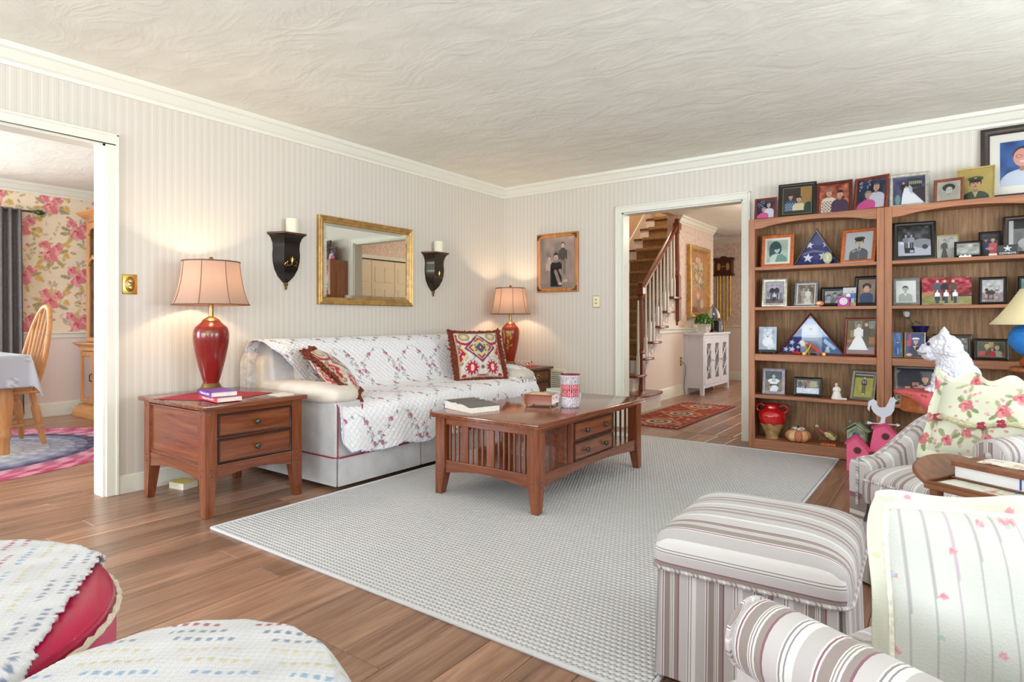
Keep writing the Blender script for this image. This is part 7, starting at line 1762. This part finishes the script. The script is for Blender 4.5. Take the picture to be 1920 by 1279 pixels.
# ================================================================ dining room
# floral wallpaper above the chair rail (printed paper sheet on the far wall)
RC = ((232,166,164),(220,128,134),(200,84,100),(236,184,178))
def wallflor(c):
    H = c.H; c.c[:] = (236,220,192); c.N(4,8,3); g = random.Random(12)
    for i in range(420):
        x, y = g.random(), g.random()*H; leaf(c,x,y,.012+.008*g.random(),g.random()*6,g.choice(((206,190,140),(196,184,156),(222,204,160),(190,170,130),(226,196,180))))
    for i in range(130):
        x, y = g.random(), g.random()*H; c.E(x,y,.008,.007,g.choice(((214,150,160),(206,130,140),(226,190,120))))
    dx, dy = .25, .26; j = 0
    y = .03
    while y < H+.1:
        x = .05+(.125 if j%2 else 0)
        while x < 1.05:
            for k in range(6): a = k+g.random(); leaf(c,x+.06*math.cos(a),y+.055*math.sin(a),.026,a,g.choice(((180,164,120),(206,184,120),(170,160,130))))
            for k in range(3): rose(c,x+.05+.02*math.cos(k*3),y+.05+.03*k-.05,.016,k,((226,190,120),(214,176,100),(206,164,90),(232,204,150)))
            rose(c,x,y,.035,g.random(),RC); rose(c,x-.03,y+.05,.024,g.random(),RC); rose(c,x+.03,y+.042,.022,g.random(),RC)
            x += dx
        y += dy*.5; j += 1
w_, h_ = 1.95, 1.47; cv = Cv(230,172,h_/w_,(0,0,0)); wallflor(cv)
P = np.zeros((172,230,3)); P[...,0] = -7.748; P[...,1] = 1.0+cv.X*w_; P[...,2] = .893+cv.Y*w_
o = obj('wall_dining_paper', MB().grid(P), vmat('floral_wallpaper',.7), col=cv.c, fix=False, smooth=0); o['kind'] = 'structure'
# curtain and rod
t = thing('curtain','grey-brown grommet curtain beside the dining window','curtain',(-7.66,1.86,0))
mCU = M('curtain_cloth',(104,98,96),.8,var=.06,vs=30,bp=.1,bs=200)
n = 60; A = []
for j in range(8):
    z = .06+2.09*j/7; row = []
    for i in range(n):
        u = i/(n-1); row.append((.035*math.sin(u*2*PI*4.5)*(1-.15*j/7), -.16+.34*u+(.03*(1-j/7))*(u-.3), z))
    A.append(row)
m = MB().grid(np.array(A)); o = obj('drape', m, mCU, t, fix=False, smooth=70); o.modifiers.new('t','SOLIDIFY').thickness = .004
t2 = thing('curtain_rod','dark metal curtain rod with leaf finial above the dining curtain','curtain rod',(-7.66,1.0,2.135))
obj('rod', MB().tube([(0,-1.4,0),(0,1.13,0)],.011,10), mBRONZE, t2)
obj('finial', MB().lathe([(.011,0),(.02,.01),(.014,.02),(.03,.05),(.026,.075),(.008,.1),(0,.102)],14).xf(Matrix.Translation((0,1.13,0)) @ Matrix.Rotation(R(-90),4,'X')), M('finial_metal',(70,80,50),.4,.5), t2)
obj('bracket', MB().box(-.09,1.03,-.01,.0,1.05,.01), mBRONZE, t2)
# china cabinet
t = thing('china_cabinet','honey oak china cabinet with glass doors against the dining room back wall','china cabinet',(-7.02,2.73,0))
hx = .54; y0, y1 = -.22, .2
mHX = wood('honey_oak_x',(150,98,54),(186,128,76),(204,148,94),'x',.4,rv=.06)
obj('plinth', MB().stack([(-hx-.06,y0-.05,hx+.06,y1,0),(-hx-.06,y0-.05,hx+.06,y1,.05),(-hx-.02,y0-.02,hx+.02,y1,.11),(-hx,y0,hx,y1,.13)]), mHX, t, bevel=.004)
obj('lower_case', MB().box(-hx,y0+.03,.13,hx,y1,.74), mHONEY, t, smooth=0)
obj('waist_moulding', MB().stack([(-hx,y0,hx,y1,.70),(-hx-.01,y0-.01,hx+.01,y1,.74),(-hx-.05,y0-.05,hx+.05,y1,.77),(-hx-.05,y0-.05,hx+.05,y1,.785)]), mHX, t, bevel=.003)
obj('dentil', MB().box(-hx-.004,y0-.006,.70,hx+.004,y0+.03,.725), mHONEY, t)
mCGL = M('cabinet_pane',(150,130,120),.08)
for k in range(3):
    w3 = 2*hx/3-.02; xc = -hx+.01+(w3+.02)*(k)+w3/2+.0
    Mx = Matrix.Translation((xc,y0+.03,.15))
    d = obj('door', loop_frame(w3,.54,[(0,.0),(0,-.024),(.004,-.028),(.05,-.028),(.056,-.016),(.058,-.004)]).xf(Mx), mHONEY, t, smooth=20)
    obj('glass_pane', MB().box(-w3/2+.05,-.01,.05,w3/2-.05,-.006,.49).xf(Mx), mCGL, d, smooth=0)
    obj('handle', MB().tube([(w3/2-.025,-.03,.31),(w3/2-.025,-.05,.3),(w3/2-.025,-.05,.24),(w3/2-.025,-.03,.23)],.006,7).lathe([(0,0),(.012,0),(.01,.004),(0,.005)],12).xf(Mx), M('dark_handle',(60,62,54),.4,.7), d)
ux = .46
obj('upper_case', MB().box(-ux,y1-.03,.785,ux,y1,2.06).box(-ux,y0+.06,.785,-ux+.03,y1,2.06).box(ux-.03,y0+.06,.785,ux,y1,2.06).box(-ux,y0+.06,2.03,ux,y1,2.06), mHONEY, t, smooth=0)
obj('shelf', MB().box(-ux+.03,y0+.09,1.2,ux-.03,y1-.03,1.215).box(-ux+.03,y0+.09,1.62,ux-.03,y1-.03,1.635), mHX, t, smooth=0)
for k in range(3):
    w3 = 2*ux/3; xc = -ux+w3*(k+.5); Mx = Matrix.Translation((xc,y0+.06,.79))
    d = obj('door', loop_frame(w3,1.26,[(0,.0),(0,-.02),(.004,-.024),(.04,-.024),(.046,-.014),(.048,-.002)]).xf(Mx), mHONEY, t, smooth=20)
    obj('door_arch', MB().prism([(-w3/2+.04,.80),(-w3/2+.04,.84),(0,.92),(w3/2-.04,.84),(w3/2-.04,.80),(w3/4-.01,.855),(0,.875),(-w3/4+.01,.855)],'y',-.022,-.006).prism([(-w3/2+.04,1.12),(-w3/2+.04,1.22),(w3/2-.04,1.22),(w3/2-.04,1.12),(w3/4-.01,1.185),(0,1.2),(-w3/4+.01,1.185)],'y',-.022,-.006).xf(Mx), mHONEY, d)
    obj('glass_pane', MB().add([(-w3/2+.04,-.008,.04),(w3/2-.04,-.008,.04),(w3/2-.04,-.008,1.22),(-w3/2+.04,-.008,1.22)],[(0,1,2,3)]).xf(Mx), mGLASS, d, smooth=0)
obj('cornice', MB().stack([(-ux-.01,y0+.05,ux+.01,y1,2.06),(-ux-.03,y0+.03,ux+.03,y1,2.09),(-ux-.09,y0-.03,ux+.09,y1,2.15),(-ux-.09,y0-.03,ux+.09,y1,2.17)]), mHX, t, bevel=.004)
# braided oval rug
def braided():
    t = thing('braided_rug','oval braided rug in pink, purple and pale grey under the dining table','rug',(-6.0,1.0,0))
    nr, na = 17*6+1, 280; rx, ry = 1.15, 1.45; P = np.zeros((nr,na,3)); C_ = np.zeros((nr,na,3))
    pal = [(218,220,222)]*7+[(200,202,210)]*2+[(170,174,192)]*2+[(140,140,164)]*1+[(96,92,116)]*1+[(170,96,122)]*2+[(206,120,146)]*1+[(176,70,104)]*1
    pal2 = [(198,202,206)]*7+[(176,180,194)]*2+[(150,156,176)]*2+[(110,114,140)]*1+[(70,66,90)]*1+[(206,150,168)]*2+[(170,66,100)]*1+[(216,140,160)]*1
    a = np.linspace(0,2*PI,na,endpoint=False)
    for j in range(nr):
        q = j/(nr-1); ring = min(16,int(q*17)); fq = q*17-int(q*17) if j < nr-1 else 1
        P[j,:,0] = rx*q*np.cos(a); P[j,:,1] = ry*q*np.sin(a); P[j,:,2] = .002+.011*abs(math.sin(PI*fq))**.7+(.0015*np.sin(a*70+j))*(fq > .1)
        ph = np.floor((a*70/(2*PI)+fq*1.0+ring*.5)).astype(int)%2
        C_[j] = np.where(ph[:,None] == 0, np.array(pal[ring]), np.array(pal2[ring]))
    obj('braid', MB().grid(P,True), vmat('braided_wool',.95,.4,150), t, col=C_, fix=False, smooth=60)
braided()
# dining table with lace cloth
t = thing('dining_table','light oak dining table with turned legs under the lace cloth','dining table',(-6.15,.62,.013))
obj('table_top', MB().box(-.5,-.95,.70,.5,.9,.735), mHONEY, t, bevel=.006)
obj('apron', MB().box(-.43,-.87,.61,.43,-.84,.70).box(-.43,.80,.61,.43,.83,.70).box(-.43,-.84,.61,-.40,.80,.70).box(.40,-.84,.61,.43,.80,.70), mHONEY, t, smooth=0)
for sx in (-1,1):
    for y in (-.84,.8):
        obj('leg', MB().lathe([(.032,0),(.036,.02),(.034,.1),(.044,.12),(.05,.145),(.042,.17),(.046,.2),(.056,.3),(.06,.42),(.05,.5),(.042,.53),(.05,.55),(.046,.57)],20,c=(sx*.41,y,0)).box(sx*.41-.045,y-.045,.57,sx*.41+.045,y+.045,.70), mHONEY, t, smooth=40)
def lace(c):
    c.c[:] = (178,180,188); g = random.Random(3)
    for i in range(150):
        x, y = g.random(), g.random()*c.H; r_ = .025+.02*g.random(); a = g.random()*6
        c.E(x,y,r_,r_*.7,(206,208,214),a); c.E(x,y,r_*.8,r_*.5,(156,160,170),a); c.E(x,y,r_*.55,r_*.3,(200,202,210),a)
tx0, tx1, ty0, ty1 = -.535,.535,-.99,.935; dr = .24
nx, ny = 96, 110; cv = Cv(nx,ny,1.5,(0,0,0)); lace(cv); P = np.zeros((ny,nx,3))
xs = np.linspace(tx0-dr,tx1+dr,nx); ys = np.linspace(ty0-dr,ty1+dr,ny)
for j,y in enumerate(ys):
    for i,x in enumerate(xs):
        ox_ = max(0,x-tx1,tx0-x); oy_ = max(0,y-ty1,ty0-y); sx_ = 1 if x > tx1 else -1; sy_ = 1 if y > ty1 else -1
        X_ = min(max(x,tx0),tx1); Y_ = min(max(y,ty0),ty1); d = math.hypot(ox_,oy_)
        if ox_ and oy_:
            a = math.atan2(oy_,ox_); f = .32+.1*math.cos(4*(a-PI/4)); X_ += sx_*ox_*f*.6; Y_ += sy_*oy_*f*.6; zz = .742-d*.97
        else: X_ += sx_*(.012*math.sin(y*14))*(ox_ > 0)*ox_/dr; Y_ += sy_*(.012*math.sin(x*14))*(oy_ > 0)*oy_/dr; zz = .742-d
        P[j,i] = (X_,Y_,zz)
o = obj('lace_tablecloth', MB().grid(P), vmat('lace_cloth',.85,.2,120), col=cv.c, fix=False, smooth=70); o.location = (-6.15,.62,.013)
o.modifiers.new('t','SOLIDIFY').thickness = .003
tag(o,'grey-white lace tablecloth on the dining table','tablecloth')
t = thing('table_canister','black and white box-like canister on the lace tablecloth','canister',(-6.02,1.20,.757))
obj('body', MB().box(-.075,-.075,0,.075,.075,.05), mBLACK, t, bevel=.006)
obj('top_band', MB().box(-.072,-.072,.05,.072,.072,.15), M('canister_white',(216,216,220),.4,var=.06,vs=40), t, bevel=.006)
obj('lid', MB().box(-.076,-.076,.15,.076,.076,.165), M('canister_lid',(190,194,200),.3,.4), t, bevel=.004)
# bow-back dining chair
t = thing('dining_chair','honey oak bow-back dining chair at the end of the dining table','chair',(-6.10,1.50,.013),R(4))
obj('seat', dome(-.21,.21,-.21,.2,.425,.44,.452), mHX, t, smooth=60)
legs = []
for sx in (-1,1):
    for sy in (-1,1):
        a, b_ = Vector((sx*.15,sy*.14,.43)), Vector((sx*.215,sy*.2,.012)); v_ = []
        k = [(0,.016),(.12,.019),(.2,.014),(.24,.02),(.3,.024),(.55,.025),(.62,.015),(.66,.022),(.72,.015),(.85,.018),(1,.012)]
        obj('leg', MB().tube([a.lerp(b_,u) for u,_ in k],[r_*1.25 for _,r_ in k],12), mHONEY, t)
obj('stretcher', MB().tube([(-.19,-.175,.18),(-.19,.175,.18)],.011,8).tube([(.19,-.175,.18),(.19,.175,.18)],.011,8).tube([(-.19,0,.18),(.19,0,.18)],.011,8), mHONEY, t)
hoop = []
for q in np.linspace(-.08,PI+.08,26):
    x = .205*math.cos(q)*(1.0 if math.sin(q) > 0 else .96); z = .62+.50*math.sin(q) if math.sin(q) > 0 else .62+ .0
    hoop.append((x,.16+(z-.45)*.2,z))
hoop = [(.175,.155,.445)]+hoop[1:-1]+[(-.175,.155,.445)]
obj('bow', MB().tube(hoop,.019,10), mHONEY, t)
for k in range(5):
    x = -.11+.055*k; xt = x*1.35; zt = .62+.50*math.sqrt(max(0,1-(xt/.205)**2))-.01
    obj('spindle', MB().tube([(x,.165,.445),(x*1.1,.165+.2*.2,.66),(xt,.16+(zt-.45)*.2,zt)],[.009,.014,.008],8), mHONEY, t)
# ================================================================ foreground round stools with woven throws
mVIN = M('crimson_vinyl',(172,6,62),.35,coat=.2); mVIN2 = M('pink_vinyl',(206,48,106),.35,coat=.25)
mCORD = M('cream_cord',(222,210,186),.8,bp=.6,bs=300)
def stool(label, x, y, r, zt):
    t = thing('round_stool', label, 'stool', (x,y,0))
    obj('drum', MB().lathe([(0,0.012),(r*.97,.012),(r*.985,.02),(r,.06),(r,zt-.06),(r*.985,zt-.04),(0,zt-.04)],72), mVIN2, t, smooth=50)
    obj('cushion_top', MB().lathe([(r*.98,zt-.045),(r*.995,zt-.03),(r*.98,zt-.014),(r*.9,zt-.004),(r*.6,zt+.008),(0,zt+.014)],72,cap=False), mVIN, t, smooth=70)
    for z in (zt-.042,.09):
        n = 150; ro = MB(); 
        ro.tube([((r+.004)*math.cos(2*PI*i/n),(r+.004)*math.sin(2*PI*i/n),z+.0022*math.sin(i*PI*.8)) for i in range(n)],[.0062+.0018*math.sin(i*PI*.8+1) for i in range(n)],6,closed=True)
        obj('rope_trim', ro, mCORD, t)
    obj('seam', MB().tube([((r+.001)*math.cos(-.25),(r+.001)*math.sin(-.25),.1),((r+.001)*math.cos(-.25),(r+.001)*math.sin(-.25),zt-.05)],.002,5), mVIN, t)
    return t
ZT = .45
stool('crimson round stool at bottom left, half covered by a woven throw',-1.652,.145,.45,ZT)
stool('round stool at the bottom edge wholly covered by a woven throw',-.934,.408,.25,ZT)
def weave(c, seed, ang):
    g = random.Random(seed); c.c[:] = (196,193,194); c.N(3,14,seed)
    U = c.X*math.cos(ang)+c.Y*math.sin(ang); V = -c.X*math.sin(ang)+c.Y*math.cos(ang)
    rows = [(.0,(196,120,140),.5),(.035,(206,196,204),.8),(.07,(178,60,90),.55),(.10,(186,96,116),.4),(.135,(160,190,220),.75),(.17,(226,214,176),.8),(.205,(232,222,190),.8),(.24,(150,160,176),.5),(.27,(140,150,170),.5),(.30,(190,96,100),.45),(.335,(216,190,200),.7),(.37,(226,200,206),.8),(.40,(170,200,224),.7),(.435,(232,220,180),.8)]
    per = .47
    for off, col, dens in rows:
        m = (((V-off)%per) < .011); dash = (np.sin(U*2*PI/.019+off*90) > -.15)&(np.sin(U*2*PI/.163+off*31) > -.9+(1-dens))
        c.c[m&dash] = np.array(col)*.82 if dens > .65 else np.array(col)*.85
    thin = np.sin(V*2*PI/.012)*.5+np.sin(U*2*PI/.012)*.5; c.c = np.clip(c.c+thin[...,None]*6,0,255)
mWV = vmat('woven_throw',.95,.35,420,.2,.1)
def throw(label, x, y, r, zt, rx_, ry_, cut, seed, ang, full=False):
    n = ry_; cv = Cv(n,n,1,(0,0,0)); L_ = 2*rx_; weave_c = cv; cv.X = cv.X*L_; cv.Y = cv.Y*L_; weave(cv,seed,ang)
    u = np.linspace(-L_/2,L_/2,n); A, B = np.meshgrid(u,u); d = np.hypot(A,B)+1e-9
    top = zt+.018-.012*(d/r)**2
    over = np.clip(d-r*.985,0,None); rr = np.where(d < r*.985, d, r*.985+.03*(1-np.exp(-over/.03))+over*.05)
    Z = np.where(d < r*.985, top, zt+.004-over*.97); Xx = A/d*rr; Yy = B/d*rr
    th = np.arctan2(B,A); rr2 = rr+np.clip(over/.12,0,1)*.012*np.sin(th*11+seed); Xx = A/d*rr2; Yy = B/d*rr2
    Z += .002*np.sin(A*60+1)*np.sin(B*47); Z = np.maximum(Z,.04)
    P = np.stack([Xx+x,Yy+y,Z],-1); mb = MB(); keep = np.ones((n,n),bool)
    if cut is not None:
        cx_, cy_, nx_, ny_ = cut; g = np.random.RandomState(seed); rag = .004*g.randn(n,n)
        keep = ((A-cx_)*nx_+(B-cy_)*ny_+rag+.004*np.sin((A-B)*120)) < 0
    keep &= (d < rx_-.005)
    idx = -np.ones((n,n),int); vv = P.reshape(-1,3); f = []
    for j in range(n-1):
        for i in range(n-1):
            if keep[j,i] and keep[j,i+1] and keep[j+1,i] and keep[j+1,i+1]:
                f.append((j*n+i,j*n+i+1,(j+1)*n+i+1,(j+1)*n+i))
    used = sorted({k for q in f for k in q}); mp = {k:i for i,k in enumerate(used)}
    mb.v = [tuple(vv[k]) for k in used]; mb.f = [tuple(mp[k] for k in q) for q in f]
    o = obj('woven_throw', mb, mWV, col=cv.c.reshape(-1,3)[used], fix=False, smooth=80)
    o.modifiers.new('t','SOLIDIFY').thickness = .005; o.modifiers['t'].offset = 1
    tag(o, label, 'throw', )
throw('woven throw with coloured dashes, draped half over the crimson stool',-1.652,.145,.45,ZT,.62,300,(.225,.317,.526,.851),4,R(-32))
throw('woven throw with coloured dashes covering the stool at the bottom edge',-.934,.408,.25,ZT,.37,300,None,9,R(36))
